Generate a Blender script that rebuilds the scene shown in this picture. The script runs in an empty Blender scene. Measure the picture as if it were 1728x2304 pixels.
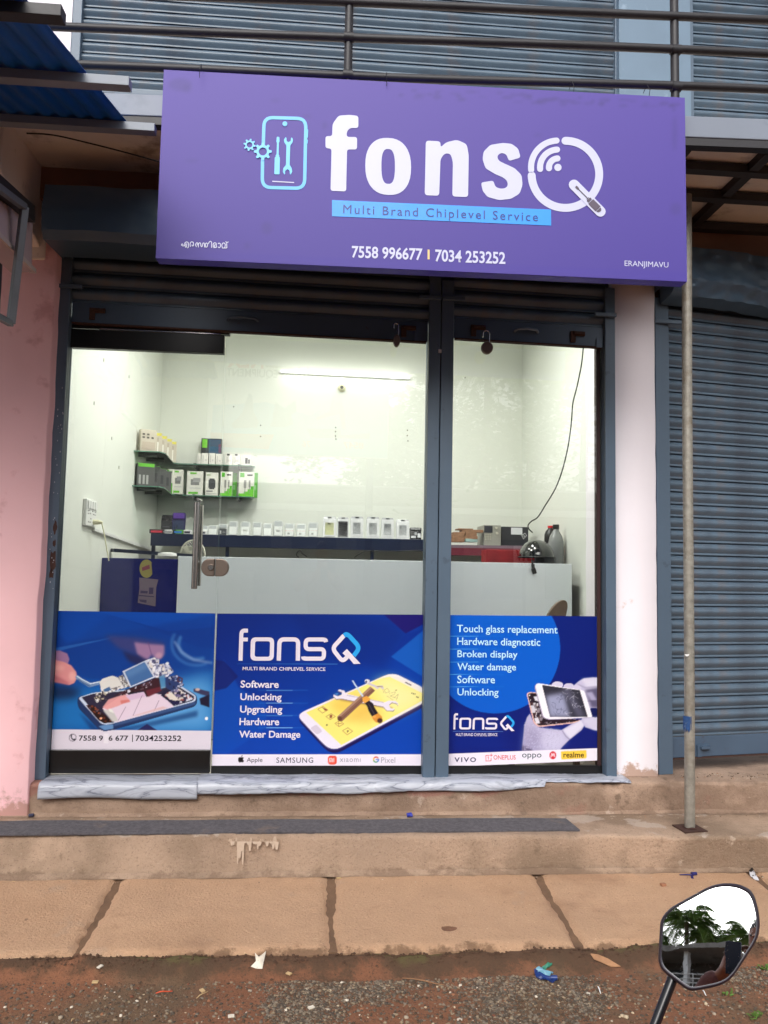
import bpy, bmesh, math, random
import numpy as np
from math import sin, cos, pi, radians, sqrt, atan2
from mathutils import Vector, Matrix, noise
from mathutils.geometry import tessellate_polygon
random.seed(7)
rng = np.random.default_rng(11)
SC = bpy.context.scene
COL = SC.collection

# ------------------------------------------------------------------ camera
FPX, YAW, PIT, ROL = 1720.0, radians(4.4), radians(4.4), .019
CAM = Vector((0, -4.05, 1.06))
FW = Vector((sin(YAW)*cos(PIT), cos(YAW)*cos(PIT), sin(PIT)))
_r0 = Vector((cos(YAW), -sin(YAW), 0)); _u0 = _r0.cross(FW)
RT = cos(ROL)*_r0 + sin(ROL)*_u0
UP = cos(ROL)*_u0 - sin(ROL)*_r0
cd = bpy.data.cameras.new('camera'); cam = bpy.data.objects.new('camera', cd); COL.objects.link(cam)
cd.sensor_fit = 'VERTICAL'; cd.sensor_height = 36.0; cd.sensor_width = 27.0
cd.lens = 36.0*FPX/2304.0; cd.clip_start = .01; cd.clip_end = 2000
m3 = Matrix((RT, UP, -FW)).transposed()
cam.matrix_world = Matrix.Translation(CAM) @ m3.to_4x4()
SC.camera = cam

# ------------------------------------------------------------------ light
SUN_EL, SUN_AZ = radians(40), radians(196)      # overcast: a wide soft sun high in front of the shops
w = bpy.data.worlds.new('World'); SC.world = w; w.use_nodes = True
nt = w.node_tree; bg = nt.nodes['Background']
sky = nt.nodes.new('ShaderNodeTexSky'); sky.sky_type = 'NISHITA'; sky.sun_disc = False
sky.sun_elevation = SUN_EL; sky.sun_rotation = SUN_AZ; sky.dust_density = 4; sky.air_density = 1.0
hs = nt.nodes.new('ShaderNodeHueSaturation'); hs.inputs['Saturation'].default_value = .34
nt.links.new(sky.outputs[0], hs.inputs['Color']); nt.links.new(hs.outputs[0], bg.inputs[0])
bg.inputs[1].default_value = .14
sl = bpy.data.lights.new('sun', 'SUN'); sl.energy = 1.05; sl.angle = radians(50); sl.color = (1, .985, .965)
so = bpy.data.objects.new('sun', sl); COL.objects.link(so)
sd = Vector((sin(SUN_AZ)*cos(SUN_EL), cos(SUN_AZ)*cos(SUN_EL), sin(SUN_EL)))
so.rotation_euler = sd.to_track_quat('Z', 'Y').to_euler(); so.location = (0, -6, 9)
SC.view_settings.view_transform = 'Standard'; SC.view_settings.look = 'None'
SC.view_settings.exposure = 0.56; SC.view_settings.gamma = 1
SC.view_settings.use_curve_mapping = False
SC.cycles.max_bounces = 10; SC.cycles.transparent_max_bounces = 16
SC.cycles.caustics_reflective = False; SC.cycles.caustics_refractive = False

# ------------------------------------------------------------------ survey: photo measurement -> metres
def rayd(px, py): return FW + RT*((px-864)/FPX) - UP*((py-1152)/FPX)
def S(px, py, Y=0.0):
    d = rayd(px, py); return CAM + d*((Y-CAM.y)/d.y)
def SZ(px, py, Z):
    d = rayd(px, py); return CAM + d*((Z-CAM.z)/d.z)
def proj(P):
    """numpy (n,3) -> photo measurement"""
    v = P - np.array(CAM); z = v @ np.array(FW)
    return 864+FPX*(v @ np.array(RT))/z, 1152-FPX*(v @ np.array(UP))/z

# ------------------------------------------------------------------ helpers
def lin(c):
    return tuple(((x/255)/12.92 if x/255 <= .04045 else ((x/255+.055)/1.055)**2.4) for x in c)
WL = {}
def tagit(o, label=None, cat=None, group=None, kind=None):
    if label: o['label'] = label
    if cat: o['category'] = cat
    if group: o['group'] = group
    if kind: o['kind'] = kind
    return o
def thing(name, label, cat, loc=(0, 0, 0), group=None, kind=None):
    o = bpy.data.objects.new(name, None); COL.objects.link(o); o.location = loc
    o.empty_display_size = .05
    WL[o] = Vector(loc)
    return tagit(o, label, cat, group, kind)
class MB:
    def __init__(s): s.v = []; s.f = []; s.m = []
    def add(s, vs, fs, mi=0):
        b = len(s.v); s.v += [tuple(x) for x in vs]
        s.f += [tuple(b+i for i in f) for f in fs]; s.m += [mi]*len(fs); return s
    def box(s, a, b, mi=0, rz=0, piv=None, mat=None):
        x0, y0, z0 = a; x1, y1, z1 = b
        vs = [Vector(p) for p in ((x0,y0,z0),(x1,y0,z0),(x1,y1,z0),(x0,y1,z0),(x0,y0,z1),(x1,y0,z1),(x1,y1,z1),(x0,y1,z1))]
        if rz or mat is not None:
            piv = Vector(piv) if piv is not None else (Vector(a)+Vector(b))/2
            M = mat if mat is not None else Matrix.Rotation(rz, 3, 'Z')
            vs = [M @ (p-piv)+piv for p in vs]
        return s.add(vs, [(0,3,2,1),(4,5,6,7),(0,1,5,4),(1,2,6,5),(2,3,7,6),(3,0,4,7)], mi)
    def hexa(s, p, mi=0):
        return s.add(p, [(0,3,2,1),(4,5,6,7),(0,1,5,4),(1,2,6,5),(2,3,7,6),(3,0,4,7)], mi)
    def tube(s, pts, r, n=10, cap=True, mi=0):
        pts = [Vector(p) for p in pts]; rs = r if isinstance(r, (list, tuple)) else [r]*len(pts)
        rings = []; prev = None
        for i, p in enumerate(pts):
            t = (pts[min(i+1, len(pts)-1)]-pts[max(i-1, 0)]).normalized()
            if prev is None:
                a = Vector((0,0,1)) if abs(t.z) < .9 else Vector((1,0,0)); u = t.cross(a).normalized()
            else: u = (prev-t*prev.dot(t)).normalized()
            prev = u; w_ = t.cross(u)
            rings.append([p+(u*cos(2*pi*k/n)+w_*sin(2*pi*k/n))*rs[i] for k in range(n)])
        vs = [q for R in rings for q in R]; fs = []
        for i in range(len(pts)-1):
            for k in range(n):
                k2 = (k+1) % n; fs.append((i*n+k, i*n+k2, (i+1)*n+k2, (i+1)*n+k))
        if cap: fs += [tuple(range(n))[::-1], tuple((len(pts)-1)*n+k for k in range(n))]
        return s.add(vs, fs, mi)
    def sqtube(s, a, b, w_, h, mi=0, upv=(0,0,1)):
        a = Vector(a); b = Vector(b); t = (b-a).normalized(); u = t.cross(Vector(upv)).normalized(); v = u.cross(t)
        vs = []
        for p in (a, b):
            for su, sv in ((-1,-1),(1,-1),(1,1),(-1,1)): vs.append(p+u*su*w_/2+v*sv*h/2)
        return s.add(vs, [(0,1,2,3),(7,6,5,4),(0,4,5,1),(1,5,6,2),(2,6,7,3),(3,7,4,0)], mi)
    def lathe(s, prof, c, n=20, mi=0, M=None):
        vs = []; fs = []; c = Vector(c)
        for r, z in prof:
            for k in range(n):
                p = Vector((r*cos(2*pi*k/n), r*sin(2*pi*k/n), z)); vs.append(c+(M @ p if M else p))
        for i in range(len(prof)-1):
            for k in range(n):
                k2 = (k+1) % n; fs.append((i*n+k, i*n+k2, (i+1)*n+k2, (i+1)*n+k))
        fs += [tuple(range(n))[::-1], tuple((len(prof)-1)*n+k for k in range(n))]
        return s.add(vs, fs, mi)
    def prism(s, pts, a, b, mi=0):
        """outline pts as function (x, y) pairs in XZ, extruded in Y from a to b"""
        n = len(pts); vs = [(p[0], a, p[1]) for p in pts]+[(p[0], b, p[1]) for p in pts]
        fs = [tuple(range(n)), tuple(range(2*n-1, n-1, -1))]+[(i, i+n, (i+1) % n+n, (i+1) % n) for i in range(n)]
        return s.add(vs, fs, mi)
    def mesh(s, name, off=Vector()):
        me = bpy.data.meshes.new(name)
        me.from_pydata([(x-off[0], y-off[1], z-off[2]) for x, y, z in s.v], [], s.f)
        me.polygons.foreach_set('material_index', s.m); me.update(); return me
def fixn(me):
    bm = bmesh.new(); bm.from_mesh(me); bmesh.ops.recalc_face_normals(bm, faces=bm.faces); bm.to_mesh(me); bm.free()
def ob(name, mb, mats, parent=None, smooth=None, bevel=0, keep=False):
    off = WL[parent] if parent is not None else Vector()
    me = mb.mesh(name, off) if isinstance(mb, MB) else mb
    if isinstance(mb, MB) and not keep: fixn(me)
    for m in (mats if isinstance(mats, (list, tuple)) else [mats]): me.materials.append(m)
    o = bpy.data.objects.new(name, me); COL.objects.link(o); WL[o] = off
    if parent is not None: o.parent = parent
    if smooth is not None: shade(me, smooth)
    if bevel:
        b = o.modifiers.new('bevel', 'BEVEL'); b.width = bevel; b.segments = 2; b.limit_method = 'ANGLE'; b.angle_limit = radians(40)
    return o
def shade(me, ang):
    me.polygons.foreach_set('use_smooth', [True]*len(me.polygons))
    if ang < 179:
        bm = bmesh.new(); bm.from_mesh(me)
        for e in bm.edges:
            if len(e.link_faces) == 2 and e.calc_face_angle(0) > radians(ang): e.smooth = False
        bm.to_mesh(me); bm.free()
def solo(name, mb, mats, label, cat, group=None, smooth=None, bevel=0, kind=None):
    """a thing that is one mesh, with its origin at its base centre"""
    a = np.array(mb.v); c = Vector(((a[:,0].min()+a[:,0].max())/2, (a[:,1].min()+a[:,1].max())/2, a[:,2].min()))
    me = mb.mesh(name, c); fixn(me)
    for m in (mats if isinstance(mats, (list, tuple)) else [mats]): me.materials.append(m)
    o = bpy.data.objects.new(name, me); COL.objects.link(o); o.location = c; WL[o] = c
    if smooth is not None: shade(me, smooth)
    if bevel:
        b = o.modifiers.new('bevel', 'BEVEL'); b.width = bevel; b.segments = 2; b.limit_method = 'ANGLE'
    return tagit(o, label, cat, group, kind)
def struct(name, mb, mats, parent=None, smooth=None):
    o = ob(name, mb, mats, parent, smooth)
    if parent is None: o['kind'] = 'structure'
    return o

# ------------------------------------------------------------------ materials
MC = {}
def mat(name, col, rough=.6, metal=0, var=.12, scale=6, bump=0, bscale=40, col2=None, c2scale=3, c2lo=.45, c2hi=.6, spec=.5, dirt=None, coat=0, srgb=True):
    if name in MC: return MC[name]
    m = bpy.data.materials.new(name); m.use_nodes = True; t = m.node_tree; L = t.links.new; N = t.nodes.new
    b = t.nodes['Principled BSDF']; c = lin(col) if srgb else col
    b.inputs['Roughness'].default_value = rough; b.inputs['Metallic'].default_value = metal
    b.inputs['Specular IOR Level'].default_value = spec; b.inputs['Coat Weight'].default_value = coat
    tc = N('ShaderNodeTexCoord'); co = tc.outputs['Object']
    def nz(s, det=5, r=.55):
        n = N('ShaderNodeTexNoise'); n.inputs['Scale'].default_value = s; n.inputs['Detail'].default_value = det
        n.inputs['Roughness'].default_value = r; L(co, n.inputs['Vector']); return n
    n1 = nz(scale)
    mp = N('ShaderNodeMapRange'); L(n1.outputs[0], mp.inputs[0]); mp.inputs[1].default_value = .25; mp.inputs[2].default_value = .75
    mp.inputs[3].default_value = 1-var; mp.inputs[4].default_value = 1+var
    mx = N('ShaderNodeMix'); mx.data_type = 'RGBA'; mx.blend_type = 'MULTIPLY'; mx.inputs[0].default_value = 1
    mx.inputs[6].default_value = (*c, 1); L(mp.outputs[0], mx.inputs[7]); out = mx.outputs[2]
    def over(src, colr, s, lo, hi, amt=1.0, det=7):
        n = nz(s, det, .62); r = N('ShaderNodeMapRange'); r.interpolation_type = 'SMOOTHSTEP'
        L(n.outputs[0], r.inputs[0]); r.inputs[1].default_value = lo; r.inputs[2].default_value = hi; r.inputs[4].default_value = amt
        x = N('ShaderNodeMix'); x.data_type = 'RGBA'; L(r.outputs[0], x.inputs[0]); L(src, x.inputs[6])
        x.inputs[7].default_value = (*(lin(colr) if srgb else colr), 1); return x.outputs[2]
    if col2: out = over(out, col2, c2scale, c2lo, c2hi)
    for d in (dirt or []): out = over(out, *d)
    L(out, b.inputs['Base Color'])
    if bump:
        n3 = nz(bscale, 8, .65); bp = N('ShaderNodeBump'); bp.inputs['Strength'].default_value = min(1, bump)
        bp.inputs['Distance'].default_value = .004*max(1, bump); L(n3.outputs[0], bp.inputs['Height']); L(bp.outputs[0], b.inputs['Normal'])
    r2 = N('ShaderNodeMapRange'); L(n1.outputs[0], r2.inputs[0]); r2.inputs[3].default_value = max(0, rough-.08); r2.inputs[4].default_value = min(1, rough+.08)
    L(r2.outputs[0], b.inputs['Roughness'])
    MC[name] = m; return m
def band(m, col, z0, z1, scale=9, lo=.4, hi=.6, amt=.8, xmax=99, sz=(1, 1, 1), ax=2):
    """a stain with a ragged edge that fades from height z0 (full) to z1 (none)"""
    t = m.node_tree; L = t.links.new; N = t.nodes.new; b = t.nodes['Principled BSDF']; src = b.inputs['Base Color'].links[0].from_socket
    tc = N('ShaderNodeTexCoord'); sp = N('ShaderNodeSeparateXYZ'); L(tc.outputs['Object'], sp.inputs[0])
    r = N('ShaderNodeMapRange'); r.interpolation_type = 'SMOOTHSTEP'; L(sp.outputs[ax], r.inputs[0]); r.inputs[1].default_value = z0; r.inputs[2].default_value = z1; r.inputs[3].default_value = 1; r.inputs[4].default_value = 0
    mp = N('ShaderNodeMapping'); mp.inputs['Scale'].default_value = sz; L(tc.outputs['Object'], mp.inputs[0])
    n = N('ShaderNodeTexNoise'); n.inputs['Scale'].default_value = scale; n.inputs['Detail'].default_value = 9; n.inputs['Roughness'].default_value = .68; L(mp.outputs[0], n.inputs['Vector'])
    ad = N('ShaderNodeMath'); ad.operation = 'MULTIPLY_ADD'; L(r.outputs[0], ad.inputs[0]); ad.inputs[1].default_value = .42; L(n.outputs[0], ad.inputs[2])
    q = N('ShaderNodeMapRange'); q.interpolation_type = 'SMOOTHSTEP'; L(ad.outputs[0], q.inputs[0]); q.inputs[1].default_value = lo+.3; q.inputs[2].default_value = hi+.3; q.inputs[4].default_value = amt
    f = q.outputs[0]
    if xmax < 99:
        c = N('ShaderNodeMath'); c.operation = 'LESS_THAN'; L(sp.outputs[0], c.inputs[0]); c.inputs[1].default_value = xmax
        mm = N('ShaderNodeMath'); mm.operation = 'MULTIPLY'; L(c.outputs[0], mm.inputs[0]); L(f, mm.inputs[1]); f = mm.outputs[0]
    x = N('ShaderNodeMix'); x.data_type = 'RGBA'; L(f, x.inputs[0]); L(src, x.inputs[6]); x.inputs[7].default_value = (*lin(col), 1); L(x.outputs[2], b.inputs['Base Color'])
def flat(col, rough=.5, coat=0):
    k = 'print_%d_%d_%d' % tuple(int(x) for x in col)
    return mat(k, col, rough, var=.015, scale=30, coat=coat)
def vcol_mat(name, rough=.4, noisev=.03):
    m = bpy.data.materials.new(name); m.use_nodes = True; t = m.node_tree; b = t.nodes['Principled BSDF']
    a = t.nodes.new('ShaderNodeAttribute'); a.attribute_name = 'ink'
    n = t.nodes.new('ShaderNodeTexNoise'); n.inputs['Scale'].default_value = 260
    r = t.nodes.new('ShaderNodeMapRange'); r.inputs[3].default_value = 1-noisev; r.inputs[4].default_value = 1+noisev
    x = t.nodes.new('ShaderNodeMix'); x.data_type = 'RGBA'; x.blend_type = 'MULTIPLY'; x.inputs[0].default_value = 1
    tc = t.nodes.new('ShaderNodeTexCoord'); t.links.new(tc.outputs['Object'], n.inputs['Vector'])
    t.links.new(n.outputs[0], r.inputs[0]); t.links.new(a.outputs['Color'], x.inputs[6]); t.links.new(r.outputs[0], x.inputs[7])
    t.links.new(x.outputs[2], b.inputs['Base Color']); b.inputs['Roughness'].default_value = rough
    return m
def glass_mat(name, tint=(.95, .98, .95), ior=1.5, rough=0.0):
    m = bpy.data.materials.new(name); m.use_nodes = True; t = m.node_tree
    for n in list(t.nodes): t.nodes.remove(n)
    o = t.nodes.new('ShaderNodeOutputMaterial'); mx = t.nodes.new('ShaderNodeMixShader'); fr = t.nodes.new('ShaderNodeFresnel')
    tr = t.nodes.new('ShaderNodeBsdfTransparent'); gl = t.nodes.new('ShaderNodeBsdfGlossy')
    fr.inputs[0].default_value = ior; tr.inputs[0].default_value = (*tint, 1); gl.inputs['Roughness'].default_value = rough
    t.links.new(fr.outputs[0], mx.inputs[0]); t.links.new(tr.outputs[0], mx.inputs[1]); t.links.new(gl.outputs[0], mx.inputs[2])
    t.links.new(mx.outputs[0], o.inputs[0]); return m
def emit_mat(name, col, st):
    m = bpy.data.materials.new(name); m.use_nodes = True; b = m.node_tree.nodes['Principled BSDF']
    b.inputs['Base Color'].default_value = (.8, .8, .8, 1); b.inputs['Emission Color'].default_value = (*col, 1)
    b.inputs['Emission Strength'].default_value = st; return m

STEEL = mat('painted_steel', (84, 102, 120), .42, var=.07, scale=3, bump=.15, bscale=60, dirt=[((60, 70, 82), 14, .62, .72, .5), ((150, 150, 150), 40, .72, .76, .5)])
STEELS = mat('shutter_paint', (84, 102, 118), .34, var=.08, scale=5, bump=.1, bscale=30, dirt=[((104, 100, 102), 9, .5, .7, .55), ((130, 140, 148), 60, .66, .72, .6), ((70, 74, 84), 3, .5, .7, .5)])
DARKST = mat('dark_shutter_rail', (72, 90, 110), .45, var=.08, scale=4, dirt=[((70, 50, 42), 18, .62, .72, .6)])
HOODM = mat('hood_sheet', (70, 92, 112), .34, var=.1, scale=3, bump=.5, bscale=5)
RUST = mat('rusty_steel', (66, 42, 34), .8, var=.3, scale=40, bump=.6, bscale=120)
BLACKM = mat('black_frame', (16, 16, 17), .35, var=.1)
PINK = mat('pink_wall_paint', (255, 205, 210), .75, var=.05, scale=2.5, bump=.35, bscale=14, dirt=[((205, 135, 138), 4, .6, .7, .5), ((150, 110, 100), 25, .70, .76, .5)])
WHITEP = mat('white_wall_paint', (244, 238, 244), .7, var=.03, scale=2, bump=.3, bscale=16, dirt=[((198, 165, 145), 6, .66, .74, .6)])
CREAM = mat('cream_wall_paint', (240, 230, 222), .8, var=.08, scale=2, bump=.4, bscale=14, dirt=[((120, 95, 80), 5, .58, .72, .6)])
CEILM = mat('balcony_underside', (226, 216, 206), .85, var=.12, scale=3, bump=.4, bscale=14, dirt=[((110, 85, 70), 4, .55, .72, .7)])
LINT = mat('brown_lintel_paint', (140, 100, 80), .85, var=.15, scale=5, bump=.3)
BLUESH = mat('blue_roof_sheet', (10, 88, 168), .45, var=.12, scale=4, bump=.2, bscale=20)
DKTUBE = mat('dark_tube', (38, 36, 40), .5, var=.2, scale=12, bump=.2, dirt=[((170, 170, 175), 60, .76, .78, .8)])
GREYT = mat('grey_purlin', (130, 138, 150), .45, var=.12, scale=8)
BEAMM = mat('grey_fascia', (126, 134, 148), .45, var=.06, scale=3, dirt=[((110, 118, 130), 6, .55, .7, .5)])
CONC = mat('step_concrete', (172, 146, 124), .9, var=.18, scale=3, bump=2.2, bscale=60, col2=(140, 118, 98), c2scale=2.2, c2lo=.42, c2hi=.62,
           dirt=[((205, 185, 165), 7, .64, .70, .6), ((112, 92, 74), 10, .6, .72, .6), ((120, 98, 82), 130, .54, .66, .6), ((200, 180, 160), 160, .62, .7, .6)])
CONC1 = mat('ledge_concrete', (168, 142, 122), .9, var=.16, scale=4, bump=1.8, bscale=40, col2=(140, 116, 98), c2scale=3, c2lo=.42, c2hi=.6,
            dirt=[((156, 108, 94), 5, .62, .72, .35), ((196, 176, 160), 9, .64, .70, .5), ((104, 86, 72), 12, .6, .7, .6), ((118, 98, 84), 130, .54, .66, .6), ((196, 178, 160), 160, .64, .7, .5)])
SLABM = mat('pavement_concrete', (194, 156, 124), .92, var=.10, scale=5, bump=2.2, bscale=90, col2=(186, 148, 116), c2scale=2.4, c2lo=.45, c2hi=.68,
            dirt=[((168, 130, 100), 11, .60, .72, .5), ((138, 104, 80), 110, .60, .68, .75), ((224, 194, 160), 150, .60, .68, .7), ((140, 104, 80), 1.9, .52, .70, .5), ((176, 150, 128), 4.3, .60, .72, .5), ((120, 92, 70), 34, .68, .72, .7)])
MORTAR = mat('old_mortar', (120, 92, 70), .95, var=.25, scale=12, bump=2, bscale=60)
REDPT = mat('faded_red_oxide', (172, 112, 100), .9, var=.2, scale=9, bump=1, bscale=40, col2=(160, 134, 112), c2scale=7, c2lo=.48, c2hi=.60)
MARB = None
CHROME = mat('brushed_steel', (200, 196, 192), .22, metal=1, var=.05)
NICKEL = mat('satin_nickel', (140, 126, 116), .38, metal=1, var=.05)
GALV = mat('galvanised_pole', (150, 146, 136), .55, metal=.35, var=.25, scale=35, bump=.5, bscale=90, col2=(120, 108, 92), c2scale=6, c2lo=.5, c2hi=.7,
           dirt=[((185, 182, 172), 30, .62, .7, .5)])
ROOMW = mat('room_wall_paint', (232, 234, 226), .5, var=.012, scale=1.2)
WHITEL = mat('white_laminate', (234, 240, 246), .12, var=.01, spec=.6)
NAVYL = mat('navy_laminate', (24, 30, 104), .10, var=.05, spec=.6)
CHAR = mat('charcoal_laminate', (40, 46, 62), .3, var=.08)
GLASS = glass_mat('window_glass', (.965, .978, .97), 1.68)
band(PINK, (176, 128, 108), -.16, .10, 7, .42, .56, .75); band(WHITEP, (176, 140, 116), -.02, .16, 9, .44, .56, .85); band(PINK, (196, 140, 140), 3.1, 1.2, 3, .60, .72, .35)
band(CONC1, (158, 104, 94), -.03, -.13, 5, .50, .62, .6, .95, (1, 1, .6)); band(CONC1, (110, 88, 72), -.18, -.10, 8, .48, .6, .6); band(CONC, (118, 94, 76), -.34, -.24, 8, .46, .6, .6); band(CONC, (190, 174, 160), -.150, -.215, 5, .66, .71, .6)
band(SLABM, (112, 84, 62), -1.12, -.98, 7, .50, .62, .8, ax=1); band(SLABM, (150, 122, 98), -.44, -.56, 6, .44, .6, .6, ax=1)
SHELFG = glass_mat('green_glass', (.80, .93, .86))
EDGEG = mat('glass_edge', (170, 205, 190), .2, var=.02)
EDGED = mat('glass_edge_dark', (88, 128, 112), .25, var=.02)
PLASTW = mat('white_plastic', (232, 232, 230), .4, var=.02)
PLASTK = mat('black_plastic', (22, 22, 24), .35, var=.05)
CABLE = mat('black_cable', (20, 20, 22), .5, var=.1)
# ------------------------------------------------------------------ flat print: plates, filled shapes, lettering
class Plate:
    """a flat printed face: origin P0, horizontal U, up Z, thin layers of ink in front of it"""
    def __init__(s, P0, U, parent, step=.0005):
        s.P0 = Vector(P0); s.U = Vector(U).normalized(); s.V = Vector((0, 0, 1)); s.N = s.V.cross(s.U)*-1
        if s.N.y > 0: s.N = -s.N
        s.parent = parent; s.step = step; s.lo = {}
    def uv(s, px, py):
        d = rayd(px, py); t = (s.P0-CAM).dot(s.N)/d.dot(s.N); q = CAM+d*t-s.P0
        return q.dot(s.U), q.dot(s.V)
    def at(s, u, v, k=1): return s.P0+s.U*u+s.V*v+s.N*(s.step*k)
    def fill(s, name, loops, m, k=1, uv=False, parent=None):
        """loops: outer and holes, in photo measurements unless uv"""
        mb = MB(); 
        groups = loops if isinstance(loops[0][0][0], (list, tuple)) else [loops]
        for g in groups:
            L = [[(p if uv else s.uv(*p)) for p in lp] for lp in g]
            tri = tessellate_polygon([[Vector((a, b, 0)) for a, b in lp] for lp in L])
            flatp = [p for lp in L for p in lp]
            fs = []
            for t in tri:
                a, b, c = (flatp[i] for i in t)
                ar = (b[0]-a[0])*(c[1]-a[1])-(c[0]-a[0])*(b[1]-a[1])
                if abs(ar) < 1e-12: continue
                fs.append(t if ar > 0 else t[::-1])
            mb.add([s.at(a, b, k) for a, b in flatp], fs)
        return ob(name, mb, m, parent or s.parent, keep=True)
    def text(s, body, x0, x1, yt, yb, m, k=2, bold=0, sp=1.0, name='lettering', parent=None, shear=0, flip=False):
        c = bpy.data.curves.new('t', 'FONT'); c.body = body; c.offset = bold; c.space_character = sp; c.shear = shear
        c.resolution_u = 3; o = bpy.data.objects.new('t', c); COL.objects.link(o)
        bpy.context.view_layer.update()
        me = bpy.data.meshes.new_from_object(o.evaluated_get(bpy.context.evaluated_depsgraph_get()))
        bpy.data.objects.remove(o); bpy.data.curves.remove(c)
        n = len(me.vertices); a = np.empty(n*3); me.vertices.foreach_get('co', a); a = a.reshape(-1, 3)
        mn, mx = a.min(0), a.max(0)
        ym = (yt+yb)/2; u0 = s.uv(x0, ym)[0]; u1 = s.uv(x1, ym)[0]; xm = (x0+x1)/2
        v1 = s.uv(xm, yt)[1]; v0 = s.uv(xm, yb)[1]
        fx = (a[:, 0]-mn[0])/(mx[0]-mn[0]); 
        if flip: fx = 1-fx
        u = u0+fx*(u1-u0); v = v0+(a[:, 1]-mn[1])/(mx[1]-mn[1])*(v1-v0)
        P = np.array(s.P0+s.N*(s.step*k))+np.outer(u, s.U)+np.outer(v, s.V)-np.array(WL[parent or s.parent])
        me.vertices.foreach_set('co', P.ravel()); me.update()
        return ob(name, me, m, parent or s.parent)
def arc(cx, cy, rx, ry, a0, a1, n=24, rot=0):
    o = []
    for i in range(n+1):
        a = radians(a0+(a1-a0)*i/n); x, y = rx*cos(a), -ry*sin(a)
        o.append((cx+x*cos(rot)-y*sin(rot), cy+x*sin(rot)+y*cos(rot)))
    return o
def strip(pts, w, rcap=True, n=8):
    """outline of a stroked line (photo space)"""
    P = [Vector((a, b)) for a, b in pts]; L = []; R = []
    for i, p in enumerate(P):
        t0 = (P[i]-P[i-1]).normalized() if i else None; t1 = (P[i+1]-P[i]).normalized() if i < len(P)-1 else None
        t = t1 if t0 is None else t0 if t1 is None else (t0+t1).normalized()
        nrm = Vector((-t.y, t.x)); k = 1
        if t0 is not None and t1 is not None: k = 1/max(.4, nrm.dot(Vector((-t0.y, t0.x))))
        L.append(p+nrm*w/2*k); R.append(p-nrm*w/2*k)
    out = list(L)
    if rcap:
        t = (P[-1]-P[-2]).normalized(); a0 = atan2(t.x, -t.y)
        a0 = atan2((L[-1]-P[-1]).y, (L[-1]-P[-1]).x)
        out += [P[-1]+Vector((cos(a0-pi*i/n), sin(a0-pi*i/n)))*w/2 for i in range(1, n)]
    out += R[::-1]
    if rcap:
        a0 = atan2((R[0]-P[0]).y, (R[0]-P[0]).x)
        out += [P[0]+Vector((cos(a0-pi*i/n), sin(a0-pi*i/n)))*w/2 for i in range(1, n)]
    return [(p.x, p.y) for p in out]
def smooth(pts, r, n=5, closed=False):
    """round the corners of a polyline"""
    P = [Vector(p) for p in pts]; out = []; N = len(P)
    for i in range(N):
        if not closed and i in (0, N-1): out.append(tuple(P[i])); continue
        a, b, c = P[i-1], P[i], P[(i+1) % N]
        ra = min(r, (a-b).length*.49); rc = min(r, (c-b).length*.49)
        p0 = b+(a-b).normalized()*ra; p1 = b+(c-b).normalized()*rc
        for k in range(n+1):
            t = k/n; out.append(tuple(p0*(1-t)**2+b*2*t*(1-t)+p1*t*t))
    return out
def gear(cx, cy, r0, r1, teeth, ph=0):
    o = []
    for i in range(teeth):
        for f, r in ((-.30, r0), (-.17, r1*.97), (0, r1), (.17, r1*.97), (.30, r0)):
            a = ph+2*pi*(i+f)/teeth; o.append((cx+r*cos(a), cy+r*sin(a)))
    return o

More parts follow.
